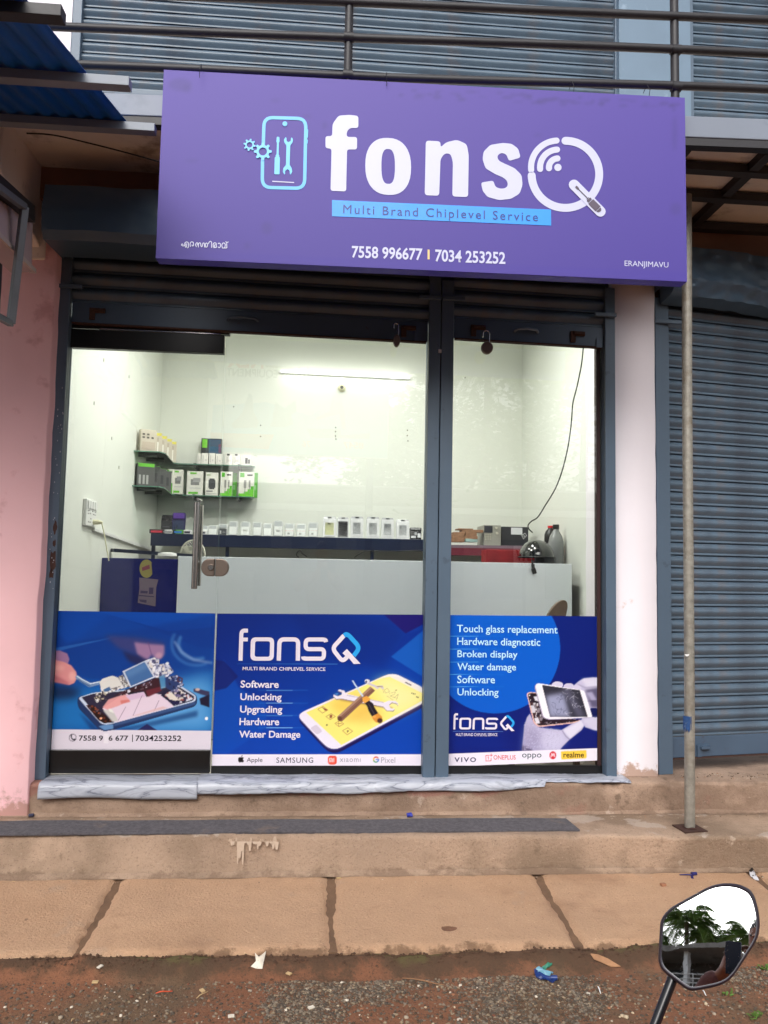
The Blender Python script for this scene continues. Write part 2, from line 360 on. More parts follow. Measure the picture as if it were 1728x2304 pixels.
class Canvas:
    """inks a flat print into a fine mesh of coloured points"""
    def __init__(s, x0, y0, x1, y1, ss=1.5, origin=(0, 0), k=1.0):
        s.x0, s.y0, s.ss = x0, y0, ss; s.w = int((x1-x0)*ss)+2; s.h = int((y1-y0)*ss)+2
        s.a = np.zeros((s.h, s.w, 3)); s.o = origin; s.k = k
        s.Y, s.X = np.mgrid[0:s.h, 0:s.w].astype(float)
    def px(s, p): return ((s.o[0]+p[0]/s.k-s.x0)*s.ss, (s.o[1]+p[1]/s.k-s.y0)*s.ss)
    def blur(s, m, r):
        r = int(round(r*s.ss/s.k))
        if r < 1: return m
        for _ in range(2):
            for ax in (0, 1):
                c = np.cumsum(np.concatenate([np.repeat(np.take(m, [0], ax), r+1, ax), m, np.repeat(np.take(m, [-1], ax), r, ax)], ax), ax)
                n = m.shape[ax]
                m = (np.take(c, range(2*r+1, 2*r+1+n), ax)-np.take(c, range(0, n), ax))/(2*r+1)
        return m
    def mask(s, pts):
        P = [s.px(p) for p in pts]; m = np.zeros((s.h, s.w))
        xs = [p[0] for p in P]; ys = [p[1] for p in P]
        a, b = max(0, int(min(xs))-1), min(s.w, int(max(xs))+3); c, d = max(0, int(min(ys))-1), min(s.h, int(max(ys))+3)
        if a >= b or c >= d: return m
        for ox, oy in ((.25, .25), (.75, .25), (.25, .75), (.75, .75)):
            X = s.X[c:d, a:b]+ox-.5; Y = s.Y[c:d, a:b]+oy-.5; ins = np.zeros(X.shape, bool)
            for i in range(len(P)):
                (x1, y1), (x2, y2) = P[i-1], P[i]
                if y1 == y2: continue
                ins ^= ((Y < y1) != (Y < y2)) & (X < (x2-x1)*(Y-y1)/(y2-y1)+x1)
            m[c:d, a:b] += ins/4
        return m
    def put(s, m, col, al=1):
        m = (m*al)[..., None]
        c = np.array(col, float) if not callable(col) else col(s)
        s.a = s.a*(1-m)+c*m
    def poly(s, pts, col, al=1, blur=0):
        m = s.mask(pts); s.put(s.blur(m, blur) if blur else m, col, al)
    def grad(s, p0, c0, p1, c1):
        (x0, y0), (x1, y1) = s.px(p0), s.px(p1); dx, dy = x1-x0, y1-y0
        t = np.clip(((s.X-x0)*dx+(s.Y-y0)*dy)/(dx*dx+dy*dy), 0, 1)[..., None]
        return lambda _: np.array(c0, float)*(1-t)+np.array(c1, float)*t
    def stroke(s, pts, w_, col, al=1, blur=0, taper=None):
        P = [s.px(p) for p in pts]; wd = w_/s.k*s.ss; best = np.full((s.h, s.w), 1e9)
        for (x1, y1), (x2, y2) in zip(P, P[1:]):
            dx, dy = x2-x1, y2-y1; t = np.clip(((s.X-x1)*dx+(s.Y-y1)*dy)/(dx*dx+dy*dy+1e-9), 0, 1)
            best = np.minimum(best, np.hypot(s.X-x1-t*dx, s.Y-y1-t*dy))
        m = np.clip(wd/2-best+.5, 0, 1)*min(1, wd if wd < 1 else 1); s.put(s.blur(m, blur) if blur else m, col, al)
    def ell(s, cx, cy, rx, ry, col, al=1, blur=0): s.poly([(cx+rx*cos(2*pi*i/28), cy+ry*sin(2*pi*i/28)) for i in range(28)], col, al, blur)
    def specks(s, pts, n, sz, cols, al=.9):
        m = s.mask(pts); xs = [p[0] for p in pts]; ys = [p[1] for p in pts]; base = s.a.copy()
        for _ in range(n):
            x = random.uniform(min(xs), max(xs)); y = random.uniform(min(ys), max(ys)); a = random.uniform(sz*.3, sz); b = random.uniform(sz*.3, sz)
            X, Y = s.px((x, y)); i0, i1 = int(max(0, Y-b*s.ss/s.k/2)), int(Y+b*s.ss/s.k/2)+1; j0, j1 = int(max(0, X-a*s.ss/s.k/2)), int(X+a*s.ss/s.k/2)+1
            c = np.array(random.choice(cols), float); mm = (m[i0:i1, j0:j1]*al)[..., None]
            s.a[i0:i1, j0:j1] = s.a[i0:i1, j0:j1]*(1-mm)+c*mm
    def sample(s, px, py):
        x = np.clip((px-s.x0)*s.ss, 0, s.w-1.001); y = np.clip((py-s.y0)*s.ss, 0, s.h-1.001)
        i, j = y.astype(int), x.astype(int); fy, fx = (y-i)[:, None], (x-j)[:, None]; A = s.a
        c = (A[i, j]*(1-fx)+A[i, j+1]*fx)*(1-fy)+(A[i+1, j]*(1-fx)+A[i+1, j+1]*fx)*fy
        c = np.clip(c/255, 0, 1); return np.where(c <= .04045, c/12.92, ((c+.055)/1.055)**2.4)
def inked(plate, cv, quad, name, m, du=.0036, k=0, thick=.0004, parent=None):
    """quad: u0,u1,v0 left, v0 right, v1 left, v1 right of the sheet"""
    u0l, u0r, v0l, v0r, v1l, v1r = quad
    nu = max(2, int((u0r-u0l)/du)); nv = max(2, int((max(v1l, v1r)-min(v0l, v0r))/du))
    a, b = np.meshgrid(np.linspace(0, 1, nu+1), np.linspace(0, 1, nv+1))
    u = u0l+(u0r-u0l)*a; lo = v0l+(v0r-v0l)*a; hi = v1l+(v1r-v1l)*a; v = lo+(hi-lo)*b
    W = np.array(plate.P0+plate.N*(plate.step*k+thick))+u.reshape(-1, 1)*np.array(plate.U)+v.reshape(-1, 1)*np.array(plate.V)
    px, py = proj(W); col = cv.sample(px, py)
    W = W-np.array(WL[parent or plate.parent])
    me = bpy.data.meshes.new(name); n = nu+1
    i = (np.arange(nv)[:, None]*n+np.arange(nu)[None]).reshape(-1, 1)
    f = np.concatenate([i, i+1, i+1+n, i+n], 1)
    me.vertices.add(len(W)); me.vertices.foreach_set('co', W.ravel())
    me.loops.add(f.size); me.loops.foreach_set('vertex_index', f.ravel().astype(np.int32))
    me.polygons.add(len(f)); me.polygons.foreach_set('loop_start', np.arange(0, f.size, 4, dtype=np.int32))
    me.update(calc_edges=True)
    at = me.color_attributes.new('ink', 'FLOAT_COLOR', 'POINT')
    at.data.foreach_set('color', np.concatenate([col, np.ones((len(col), 1))], 1).astype(np.float32).ravel())
    return ob(name, me, m, parent or plate.parent)
# ------------------------------------------------------------------ ground, pavement, steps
def fbm(x, y, z=0, o=4, s=1.0): return noise.fractal(Vector((x*s, y*s, z)), .6, 2.1, o, noise_basis='PERLIN_ORIGINAL')
def sheet(xs, ys, fz, name, m, parent=None, off=(0, 0, 0), smoothf=True):
    vs = [(x, y, fz(x, y)) for y in ys for x in xs]; nx = len(xs); fs = []
    for j in range(len(ys)-1):
        for i in range(nx-1): fs.append((j*nx+i, j*nx+i+1, (j+1)*nx+i+1, (j+1)*nx+i))
    mb = MB(); mb.add(vs, fs); o = struct(name, mb, m, parent, 180); return o
ZG = -.40
def gz(x, y):
    near = max(0, 1-max(0, abs(x)-3)/3)*max(0, 1-max(0, -y-5)/3)
    r = .008*fbm(x, y, 3, 5, 3.0)+.012*fbm(x, y, 9, 3, 1.1)
    edge = (.046+.014*fbm(x, 3, 3, 3, 4))*math.exp(-((y+1.10)/.05)**2)
    return ZG+r*near+edge*near
DIRT = mat('red_dirt', (136, 90, 64), .95, var=.16, scale=4, bump=2.2, bscale=75, col2=(112, 88, 66), c2scale=1.6, c2lo=.44, c2hi=.60,
           dirt=[((92, 68, 50), 8, .54, .7, .6), ((164, 112, 82), 14, .60, .74, .5), ((80, 58, 44), 110, .54, .64, .7), ((92, 88, 40), 1.9, .63, .73, .5), ((190, 150, 110), 120, .70, .76, .6)])
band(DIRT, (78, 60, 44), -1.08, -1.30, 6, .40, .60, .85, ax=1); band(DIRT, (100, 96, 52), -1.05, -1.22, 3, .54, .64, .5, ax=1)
xs = sorted(set([round(v, 3) for v in np.arange(-2.2, 2.9, .03)]+[-300, -120, -60, -30, -15, -8, -5, -3, 3.5, 5, 8, 15, 30, 60, 120, 300]))
ys = sorted(set([round(v, 3) for v in np.arange(-2.4, -1.05, .03)]+[-5.8, -5, -4, -3.2, -2.8, -.5, .5, 3, 9, 30, 90, 300]))
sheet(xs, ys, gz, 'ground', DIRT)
ROADM = mat('asphalt', (66, 64, 62), .9, var=.15, scale=8, bump=1, bscale=90)
mb = MB(); mb.box((-300, -11.5, ZG-.3), (300, -5.8, ZG-.02)); struct('road', mb, ROADM)
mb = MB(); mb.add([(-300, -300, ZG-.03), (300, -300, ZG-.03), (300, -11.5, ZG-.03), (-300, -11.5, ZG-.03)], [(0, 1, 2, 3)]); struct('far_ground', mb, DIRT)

pav = bpy.data.objects.new('pavement', None); COL.objects.link(pav); pav['kind'] = 'structure'; WL[pav] = Vector()
def slab_mesh(x0, x1, seed):
    y0, y1 = -1.088, -.44; dx = .02
    nx = max(2, int((x1-x0)/dx)); ny = int((y1-y0)/dx); vs = []; fs = []
    for j in range(ny+1):
        for i in range(nx+1):
            x = x0+(x1-x0)*i/nx; y = y0+(y1-y0)*j/ny; z = -.315-.03*(y1-y)/(y1-y0)
            de = min(x-x0, x1-x, y-y0)
            jx = .012*fbm(seed, y, 1, 4, 9)+.005*fbm(seed, y, 5, 3, 40); jy = .010*fbm(x, seed, 2, 4, 5)+.006*fbm(x, seed, 7, 3, 30)
            z += .003*fbm(x, y, seed, 4, 7)
            if de < .03: z -= .016*(1-de/.03)**2
            xx = x+(jx if i == 0 else -jx if i == nx else 0); yy = y+(jy if j == 0 else 0)
            vs.append((xx, yy, z))
    nxx = nx+1
    for j in range(ny):
        for i in range(nx): fs.append((j*nxx+i, j*nxx+i+1, (j+1)*nxx+i+1, (j+1)*nxx+i))
    b = len(vs); loop = [i for i in range(nxx)]+[j*nxx+nx for j in range(1, ny+1)]+[ny*nxx+i for i in range(nx-1, -1, -1)]+[j*nxx for j in range(ny-1, 0, -1)]
    for k in loop: vs.append((vs[k][0], vs[k][1]-.004, ZG-.05))
    for q in range(len(loop)): fs.append((loop[q], b+q, b+(q+1) % len(loop), loop[(q+1) % len(loop)]))
    return MB().add(vs, fs)
J = [-3.4, -.865, .065, 1.012, 2.04, 4.2]
for q in range(5): ob('concrete_slab', slab_mesh(J[q]+.012, J[q+1]-.012, q*3.7+1), SLABM, pav, 50)
mb = MB(); mb.hexa([(-3.4, -1.075, ZG-.06), (4.2, -1.075, ZG-.06), (4.2, -.44, ZG-.06), (-3.4, -.44, ZG-.06), (-3.4, -1.075, -.362), (4.2, -1.075, -.362), (4.2, -.44, -.325), (-3.4, -.44, -.325)]); ob('joint_filling', mb, MORTAR, pav)

def rough_step(name, x0, x1, yf, yb, zt, zb, m, seed, amp=.006, crumb=.012, sk=0):
    """tread from yb to yf and riser from zt to zb with worn uneven nosing"""
    prof = []
    for t in np.linspace(0, 1, 9): prof.append((yb+(yf-yb)*t, zt))
    R = .018; prof = [p for p in prof if p[0] > yf+R] + [(yf+R*(1-sin(a)), zt-R*(1-cos(a))) for a in np.linspace(0, pi/2, 5)]
    prof += [(yf, z) for z in np.linspace(zt-R-.005, zb, 8)]
    nx = int((x1-x0)/.022); vs = []; fs = []
    for i in range(nx+1):
        x = x0+(x1-x0)*i/nx
        for k, (y, z) in enumerate(prof):
            a = fbm(x, z*3+y*3, seed, 5, 6)*amp; c = max(0, fbm(x, z, seed+5, 4, 9)-.12)*crumb*4
            e = math.exp(-((y-yf)**2+(z-zt)**2)/.0009)
            wv = min(1, max(0, (y-yb)/(yf-yb)))*min(1, max(0, 1-(zt-z)/(zt-zb)))
            vs.append((x, y+sk*wv*skew(x)-a*.6+c*e*.7+(.012*fbm(x, 0, seed+2, 3, 1.2)), z+a*.5-c*e))
    n = len(prof)
    for i in range(nx):
        for k in range(n-1): fs.append((i*n+k, i*n+k+1, (i+1)*n+k+1, (i+1)*n+k))
    mb = MB().add(vs, fs); return mb
st = bpy.data.objects.new('steps', None); COL.objects.link(st); st['kind'] = 'structure'; WL[st] = Vector()
def skew(x): return .030*(1.63-x)
ob('lower_step', rough_step('s', -3.4, 4.2, -.47, -.10, -.156, -.335, CONC, 2.2, .005, .004, 1), CONC, st, 60)
ob('upper_step', rough_step('s', -3.4, 4.2, -.135, .9, 0.0, -.175, CONC1, 7.9), CONC1, st, 60)
# rough band of old mortar along the foot of each riser
for (yy, zz, sd) in ((-.475, -.312, 3), (-.14, -.150, 8)):
    vs = []; fs = []; n = 240
    for i in range(n+1):
        x = -3.3+7.4*i/n; a = .008*fbm(x, 0, sd, 4, 5); b = .008*fbm(x, 4, sd, 4, 7)
        vs += [(x, yy+.010, zz+.012+a*.6), (x, yy-.006, zz+.004+a*.3), (x, yy-.018+b, zz-.004)]
    for i in range(n):
        for k in (0, 1): fs.append((i*3+k, i*3+k+1, i*3+k+4, i*3+k+3))
    ob('mortar_fillet', MB().add(vs, fs), CONC1 if sd == 8 else CONC, st, 180)
# splash of pale slurry run down the lower riser
mb = MB(); 
SPL = mat('dried_slurry', (186, 164, 144), .9, var=.1, scale=20, bump=.8)
for k in range(26):
    px = 518+108*k/25+random.uniform(-2, 2); ln = random.uniform(12, 48)*(1.6 if abs(px-548) < 14 else .8 if px > 585 else 1)
    w_ = random.uniform(1.2, 3.6); a = S(px, 1873, -.46); b = S(px, 1876+ln, -.46); ya = -.493+skew(a.x); yb_ = ya-skew(a.x)*min(1, (-.178-b.z)/.157); ww = w_/400
    mb.add([(a.x-ww*1.4, ya, -.178), (a.x+ww*1.4, ya, -.178), (b.x+ww*.6, yb_-.004, b.z+.004), (b.x, yb_-.004, b.z), (b.x-ww*.6, yb_-.004, b.z+.004)], [(0, 1, 2, 3, 4)])
ob('dried_splash', mb, SPL, st)

# ------------------------------------------------------------------ the shop building
B = thing('shop_building', 'two-storey shop building with pink and white pillars and a shallow balcony', 'building', (0, 0, 0))
mb = MB(); n = 26; 
def pillar(x0, x1, yf, yb, z0, z1, wob=.004, sd=0):
    nz = 50; vs = []; fs = []
    for j in range(nz+1):
        z = z0+(z1-z0)*j/nz
        a = wob*fbm(z, sd, 1, 4, 4); b = wob*fbm(z, sd, 8, 4, 4); c = .003*fbm(z, sd, 4, 3, 3)
        vs += [(x0+a, yb, z), (x0+a, yf+c+.006, z), (x0+a+.006, yf+c, z), (x1+b-.006, yf+c, z), (x1+b, yf+c+.006, z), (x1+b, yb, z)]
    for j in range(nz):
        for k in range(5): fs.append((j*6+k, j*6+k+1, (j+1)*6+k+1, (j+1)*6+k))
    return MB().add(vs, fs)
o = ob('pillar', pillar(-1.66, -1.395, -.15, .4, -.16, 3.1, .005, 3), PINK, B, 50); o['label'] = 'pink painted pillar'
o = ob('pillar', pillar(1.553, 1.800, -.022, .4, -.01, 3.1, .003, 7), WHITEP, B, 50); o['label'] = 'white painted pillar'
mb = MB(); mb.box((-3.4, -.03, -.02), (-1.665, .10, 3.1)); ob('side_wall', mb, mat('left_shop_wall', (70, 84, 98), .6), B)
mb = MB(); mb.box((-1.66, -.20, 2.90), (1.86, .05, 3.10)); ob('lintel', mb, LINT, B)
mb = MB(); mb.hexa([(1.79, .13, 0), (1.92, .13, 0), (1.92, .5, 0), (1.79, .5, 0), (1.79, .13, 3.08), (1.92, .13, 3.08), (1.92, .5, 3.08), (1.79, .5, 3.08)]); mb.hexa([(1.92, .13, 2.5), (3.4, .42, 2.5), (3.4, .5, 2.5), (1.92, .5, 2.5), (1.92, .13, 2.858), (3.4, .42, 2.858), (3.4, .5, 2.858), (1.92, .5, 2.858)]); ob('rear_wall', mb, LINT, B)
mb = MB(); mb.hexa([(1.86, -.02, 2.86), (3.4, .27, 2.86), (3.4, .5, 2.86), (1.86, .5, 2.86), (1.86, -.02, 3.1), (3.4, .27, 3.1), (3.4, .5, 3.1), (1.86, .5, 3.1)]); ob('lintel', mb, LINT, B)
# balcony slab and steel edge: the front runs 1.5 degrees off the wall
def yf(x): return -.775-.030*x
mb = MB(); mb.hexa([(-3.4, yf(-3.4)+.06, 3.06), (4.2, yf(4.2)+.06, 3.06), (4.2, .055, 3.07), (-3.4, .055, 3.07), (-3.4, yf(-3.4)+.06, 3.15), (4.2, yf(4.2)+.06, 3.19), (4.2, .055, 3.22), (-3.4, .055, 3.2)])
ob('balcony_slab', mb, CEILM, B)
mb = MB(); mb.hexa([(-3.4, yf(-3.4), 3.02), (4.2, yf(4.2), 3.078), (4.2, yf(4.2)+.055, 3.078), (-3.4, yf(-3.4)+.055, 3.02), (-3.4, yf(-3.4), 3.118), (4.2, yf(4.2), 3.180), (4.2, yf(4.2)+.055, 3.18), (-3.4, yf(-3.4)+.055, 3.118)])
ob('fascia_beam', mb, BEAMM, B, bevel=.004)
mb = MB(); mb.hexa([(-3.4, yf(-3.4)+.004, 2.985), (4.2, yf(4.2)+.004, 3.04), (4.2, yf(4.2)+.05, 3.04), (-3.4, yf(-3.4)+.05, 2.985), (-3.4, yf(-3.4)+.004, 3.018), (4.2, yf(4.2)+.004, 3.076), (4.2, yf(4.2)+.05, 3.076), (-3.4, yf(-3.4)+.05, 3.018)])
ob('drip_beam', mb, DKTUBE, B)
# upper wall
UW = mat('upper_wall_paint', (236, 232, 240), .7, var=.04, scale=3, bump=.3)
PANEL = mat('upper_panel_paint', (104, 126, 146), .5, var=.08, scale=4, dirt=[((150, 170, 190), 7, .6, .7, .5)])
mb = MB(); mb.box((-3.4, .0, 3.2), (-1.435, .12, 6.2)); ob('upper_wall', mb, UW, B)
mb = MB(); mb.box((-1.435, .02, 3.2), (1.62, .12, 3.612)); mb.box((1.62, .02, 3.2), (4.2, .12, 3.655)); ob('upper_wall', mb, mat('pale_sill', (226, 208, 196), .8, var=.06), B)
mb = MB(); mb.box((1.600, -.03, 3.585), (2.02, .10, 6.2)); ob('upper_panel', mb, PANEL, B)
mb = MB(); mb.box((-1.435, .0, 4.75), (4.2, .12, 6.2)); ob('upper_wall', mb, UW, B)
# concrete corbel on the left
mb = MB(); mb.hexa([(-1.625, -.66, 2.80), (-1.475, -.66, 2.80), (-1.475, -.15, 2.66), (-1.625, -.15, 2.66), (-1.625, -.66, 3.065), (-1.475, -.66, 3.065), (-1.475, -.15, 3.10), (-1.625, -.15, 3.1)])
mb.box((-1.70, -.16, 2.60), (-1.45, -.10, 3.09)); ob('corbel', mb, CREAM, B, bevel=.01)
# steel grid below the right part of the balcony
mb = MB()
for x in (1.62, 2.02, 2.62): mb.sqtube((x, yf(x)+.05, 3.045), (x+.02, .20, 3.05), .05, .05)
for y in (-.62, -.36, -.02): mb.sqtube((1.58, y, 3.03), (3.4, y+.03, 3.04), .05, .04)
ob('grid_frame', mb, mat('dark_steel', (46, 42, 42), .6, var=.2), B)

# ------------------------------------------------------------------ rolling shutters
def slat_prof(p):
    """(outwards, up) one interlocking slat of height p"""
    k = p/.072
    return [(0.000, 0), (.006*k, .002*k), (.0065*k, .011*k), (.0045*k, .013*k), (.0065*k, .016*k), (.0155*k, .028*k), (.0205*k, .038*k), (.0205*k, .045*k), (.0155*k, .055*k), (.004*k, .0655*k), (-.003, .0665*k)]
def slat_mesh(L, p):
    pr = slat_prof(p); mb = MB(); n = 14; vs = []; fs = []
    for i in range(n+1):
        for o_, z in pr: vs.append((L*i/n, -o_+.0009*sin(i*2.4+z*50), z))
    m_ = len(pr)
    for i in range(n):
        for k in range(m_-1): fs.append((i*m_+k, (i+1)*m_+k, (i+1)*m_+k+1, i*m_+k+1))
    mb.add(vs, fs); me = mb.mesh('slat'); me.materials.append(STEELS); shade(me, 50); return me
def shutter(label, x0, x1, y, zb, zt, ang=0, tilt=0, pitch=.072, rail=.105, up=False, group='painted rolling shutters', gl=.055, gr=.055, loc=None, gz0=0.0, gzt=None):
    R = Matrix.Rotation(radians(ang), 4, 'Z') @ Matrix.Translation((0, 0, zb)) @ Matrix.Rotation(radians(tilt), 4, 'Y') @ Matrix.Translation((0, 0, -zb))
    T = thing('rolling_shutter', label, 'shutter', (x0, y, gz0), group)
    L = x1-x0; Mx = Matrix.Translation((x0, y, 0)) @ R
    me = slat_mesh(L+.014, pitch); n = int((zt-zb-rail)/pitch)
    for i in range(n):
        o = bpy.data.objects.new('slat', me); COL.objects.link(o); o.parent = T
        tw = random.uniform(-.0012, .0012)
        o.matrix_basis = Matrix.Translation((0, 0, -gz0)) @ R @ Matrix.Translation((-.007, .012+tw, zb+rail+i*pitch))
    # backing sheet keeps the gaps dark; bottom rail with folded lip
    def loc_ob(name, mb, m, par=T, **k):
        v = [tuple(Mx @ Vector(p)) for p in mb.v]; mb.v = v; return ob(name, mb, m, par, **k)
    mb = MB(); mb.box((-.030, .019, zb+rail-.002), (L+.030, .022, zt)); loc_ob('backing', mb, DARKST)
    mb = MB(); mb.box((.004, -.003, zb+.004), (L-.004, .012, zb+rail-.002)); rl = loc_ob('bottom_rail', mb, DARKST if not up else STEEL, bevel=.002)
    mb = MB(); mb.box((.01, -.010, zb-.004), (L-.01, .020, zb+.003)); loc_ob('rail_lip', mb, RUST if not up else DARKST)
    gzt = gzt or zt
    for a, b in ((-gl, 0.0), (L, L+gr)):
        if b-a <= 0: continue
        mb = MB(); mb.box((a, -.028, gz0), (b, -.003, gzt)); mb.box((a, -.003, gz0), (a+.012, .05, gzt)); mb.box((b-.012, -.003, gz0), (b, .05, gzt))
        v = [tuple(Matrix.Translation((x0, y, 0)) @ Matrix.Rotation(radians(ang), 4, 'Z') @ Vector(p)) for p in mb.v]; mb.v = v
        ob('guide_rail', mb, STEEL, T, bevel=.003)
    return T, Mx, rl, loc_ob
SL, ML, RL, lo1 = shutter('half raised shutter over the glass door and large pane', -1.345, .530, -.045, 2.315, 2.78, tilt=.75, pitch=.080, rail=.115, gl=.058, gr=.062, gz0=.0, gzt=2.66)
SR, MR, RR, lo2 = shutter('narrow half raised shutter over the right-hand pane', .664, 1.497, -.045, 2.318, 2.78, tilt=1.1, pitch=.080, rail=.115, gl=.067, gr=.056, gz0=.0, gzt=2.63)
SX, MX_, RX, lo3 = shutter('closed shutter of the next shop right of the white pillar', 1.893, 3.2, .045, .075, 2.66, ang=10.5, pitch=.0707, rail=.115, gl=.085, gr=.06, gz0=.0, gzt=2.62)
SU, MU, RU, lo4 = shutter('wide closed upstairs shutter behind the balcony rails', -1.385, 1.590, .03, 3.622, 4.75, pitch=.066, rail=.03, up=True, gl=.050, gr=.02, gz0=3.585, gzt=4.75)
SV, MV, RV, lo5 = shutter('upstairs shutter at top right above the grey fascia', 2.055, 3.9, .03, 3.668, 4.75, pitch=.066, rail=.03, up=True, gl=.04, gr=.05, gz0=3.585, gzt=4.75)
# latches, handles, stops on the bottom rails
def bow_handle(x, z, L_=.13):
    mb = MB(); mb.tube([(x-L_/2, -.006, z), (x-L_/2+.012, -.026, z+.006), (x, -.032, z+.010), (x+L_/2-.012, -.026, z+.006), (x+L_/2, -.006, z)], .0075, 8); return mb
def hasp(x, z):
    mb = MB(); mb.box((x-.035, -.016, z-.012), (x+.045, -.004, z+.012)); mb.box((x-.02, -.03, z-.007), (x+.04, -.016, z+.007)); mb.box((x-.034, -.014, z-.05), (x-.006, -.004, z-.01)); return mb
T_ = Matrix.Translation((0, 0, 0))
lo1('handle', bow_handle(.885, 2.378, .16), DARKST, smooth=50); lo1('latch', hasp(.13, 2.385), RUST, bevel=.002); lo1('latch', hasp(1.76, 2.385), RUST, bevel=.002)
lo2('handle', bow_handle(.40, 2.378, .13), mat('lit_handle', (110, 126, 144), .4), smooth=50); lo2('latch', hasp(.13, 2.385), RUST, bevel=.002); lo2('latch', hasp(.68, 2.385), RUST, bevel=.002)  # this handle's colour is lightened to look lit
mb = MB(); mb.box((.79, -.012, 2.315), (.822, -.003, 2.365)); lo2('rail_stop', mb, DARKST)
mb = MB(); mb.box((1.80, -.012, 2.32), (1.822, -.003, 2.385)); lo1('rail_stop', mb, DARKST)
lo3('latch', hasp(.20, .13), DARKST); 
# stops welded on the guides
for T, x, z, s_, yy in ((SL, -1.40, 2.485, 1, -.08), (SL, .592, 2.515, -1, -.08), (SR, .600, 2.515, 1, -.08), (SR, 1.553, 2.462, -1, -.085), (SX, 1.808, 2.468, 1, .0)):
    mb = MB(); L_ = .12 if T is not SX else .155; mb.box((min(x, x+s_*L_), yy-.012, z), (max(x, x+s_*L_), yy+.006, z+.02)); ob('guide_stop', mb, STEEL, T, bevel=.002)
# paint chips on the left guide, small sticker on the mullion
mb = MB()
for (px, py, w_, h_) in ((124, 1185, 9, 30), (122, 1222, 7, 16), (119, 1262, 13, 46), (116, 1290, 9, 20)):
    c = S(px, py, -.0745); pts = []
    for k in range(14):
        a = 2*pi*k/14; r = 1+.5*fbm(cos(a), sin(a), px, 3, 2); pts.append((c.x+w_/870*r*cos(a), c.z+h_/870*r*sin(a)))
    mb.add([(x, -.0741, z) for x, z in pts], [tuple(range(14))])
ob('bare_rust_patch', mb, RUST, SL)
mb = MB()
for k in range(30):
    py = random.uniform(860, 1330); c = S(161-(py-734)*.0595-14+random.uniform(-6, 8), py, -.0745); r = random.uniform(.0008, .0022)
    mb.box((c.x-r, -.0743, c.z-r*1.8), (c.x+r, -.0732, c.z+r*1.8))
PCH = ob('paint_chip', mb, mat('chip', (170, 175, 185), .7), SL)
PCH['kind'] = 'stuff'
mb = MB(); c = S(990, 790, -.075); mb.box((c.x-.008, -.078, c.z-.010), (c.x+.008, -.0735, c.z+.010)); ob('sticker', mb, mat('small_tag', (190, 185, 190), .5), SR)
# hoods
def hood(name, label, pts, x0, x1, ang=0, piv=None, dent=0):
    """folded sheet profile (y, z) swept along x"""
    T = thing(name, label, 'shutter hood', (x0, pts[0][0], pts[-1][1]), 'sheet metal shutter hoods')
    n = int((x1-x0)/.02); vs = []; fs = []; M = Matrix.Rotation(radians(ang), 4, 'Z')
    P = []
    for a, b in zip(pts, pts[1:]):
        for t in np.linspace(0, 1, 7)[:-1]: P.append((a[0]+(b[0]-a[0])*t, a[1]+(b[1]-a[1])*t))
    P.append(pts[-1]); m_ = len(P)
    for i in range(n+1):
        x = x0+(x1-x0)*i/n
        for y, z in P:
            d = dent*(fbm(x, z, 2, 3, 2.6)+.8*abs(fbm(x, z*1.5, 7, 3, 3.5))); v = Vector((x, y+d, z))
            if ang: v = M @ (v-Vector((x0, y*0+.0, 0)))+Vector((x0, 0, 0))
            vs.append(v)
    for i in range(n):
        for k in range(m_-1): fs.append((i*m_+k, i*m_+k+1, (i+1)*m_+k+1, (i+1)*m_+k))
    ob('sheet', MB().add(vs, fs), HOODM, T, 35)
    for i in (0, n):
        c = [vs[i*m_+k] for k in range(m_)]; q = [Vector((p[0], .0 if not ang else p[1]+.3, p[2])) for p in (c[0], c[-1])]
        mb = MB(); loop = c+[(c[-1][0], -.02, c[-1][2]), (c[0][0], -.02, c[0][2])]; mb.add(loop, [tuple(range(len(loop)))]); ob('end_cheek', mb, HOODM, T)
    return T
hood('shutter_hood', 'dark folded sheet hood over the shop shutters behind the purple sign', [(-.20, 2.905), (-.385, 2.885), (-.41, 2.76), (-.405, 2.655), (-.37, 2.618), (-.125, 2.634)], -1.385, 1.80, dent=.010)
hood('shutter_hood', 'crumpled sheet hood over the right-hand shop beside the grey pole', [(.02, 2.90), (-.12, 2.885), (-.15, 2.80), (-.165, 2.68), (-.12, 2.60), (-.03, 2.575)], 1.835, 3.3, ang=10.5, dent=.045)
# ------------------------------------------------------------------ the purple sign
SG = thing('shop_sign', 'large purple shop sign with white lettering hung on the balcony rail', 'sign', (.42, -.87, 2.33))
sa = Vector((-.747, -.822, 2.357)); su = Vector((cos(radians(1.7)), -sin(radians(1.7)), 0))
SP = Plate(sa+Vector((0, 0, 0)), su, SG, .0007)
Wd = 2.308
zl0, zr0, zl1, zr1 = .010, -.006, .853, .842
sn = Vector((su.y*-1, su.x, 0))      # towards the wall
def sgp(u, v, d): return sa+su*u+Vector((0, 0, v))+sn*d
SIDE = mat('sign_vinyl_side', (74, 60, 196), .45, var=.04, spec=.25)
mb = MB(); mb.hexa([sgp(0, zl0, 0), sgp(Wd, zr0, 0), sgp(Wd, zr0, .065), sgp(0, zl0, .065), sgp(0, zl1, 0), sgp(Wd, zr1, 0), sgp(Wd, zr1, .065), sgp(0, zl1, .065)])
ob('sign_box', mb, SIDE, SG, bevel=.003)
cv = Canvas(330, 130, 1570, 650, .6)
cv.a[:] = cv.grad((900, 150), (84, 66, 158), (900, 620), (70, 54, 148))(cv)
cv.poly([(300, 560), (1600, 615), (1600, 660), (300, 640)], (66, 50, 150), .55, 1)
cv.ell(340, 560, 120, 90, (60, 46, 126), .45, 40)
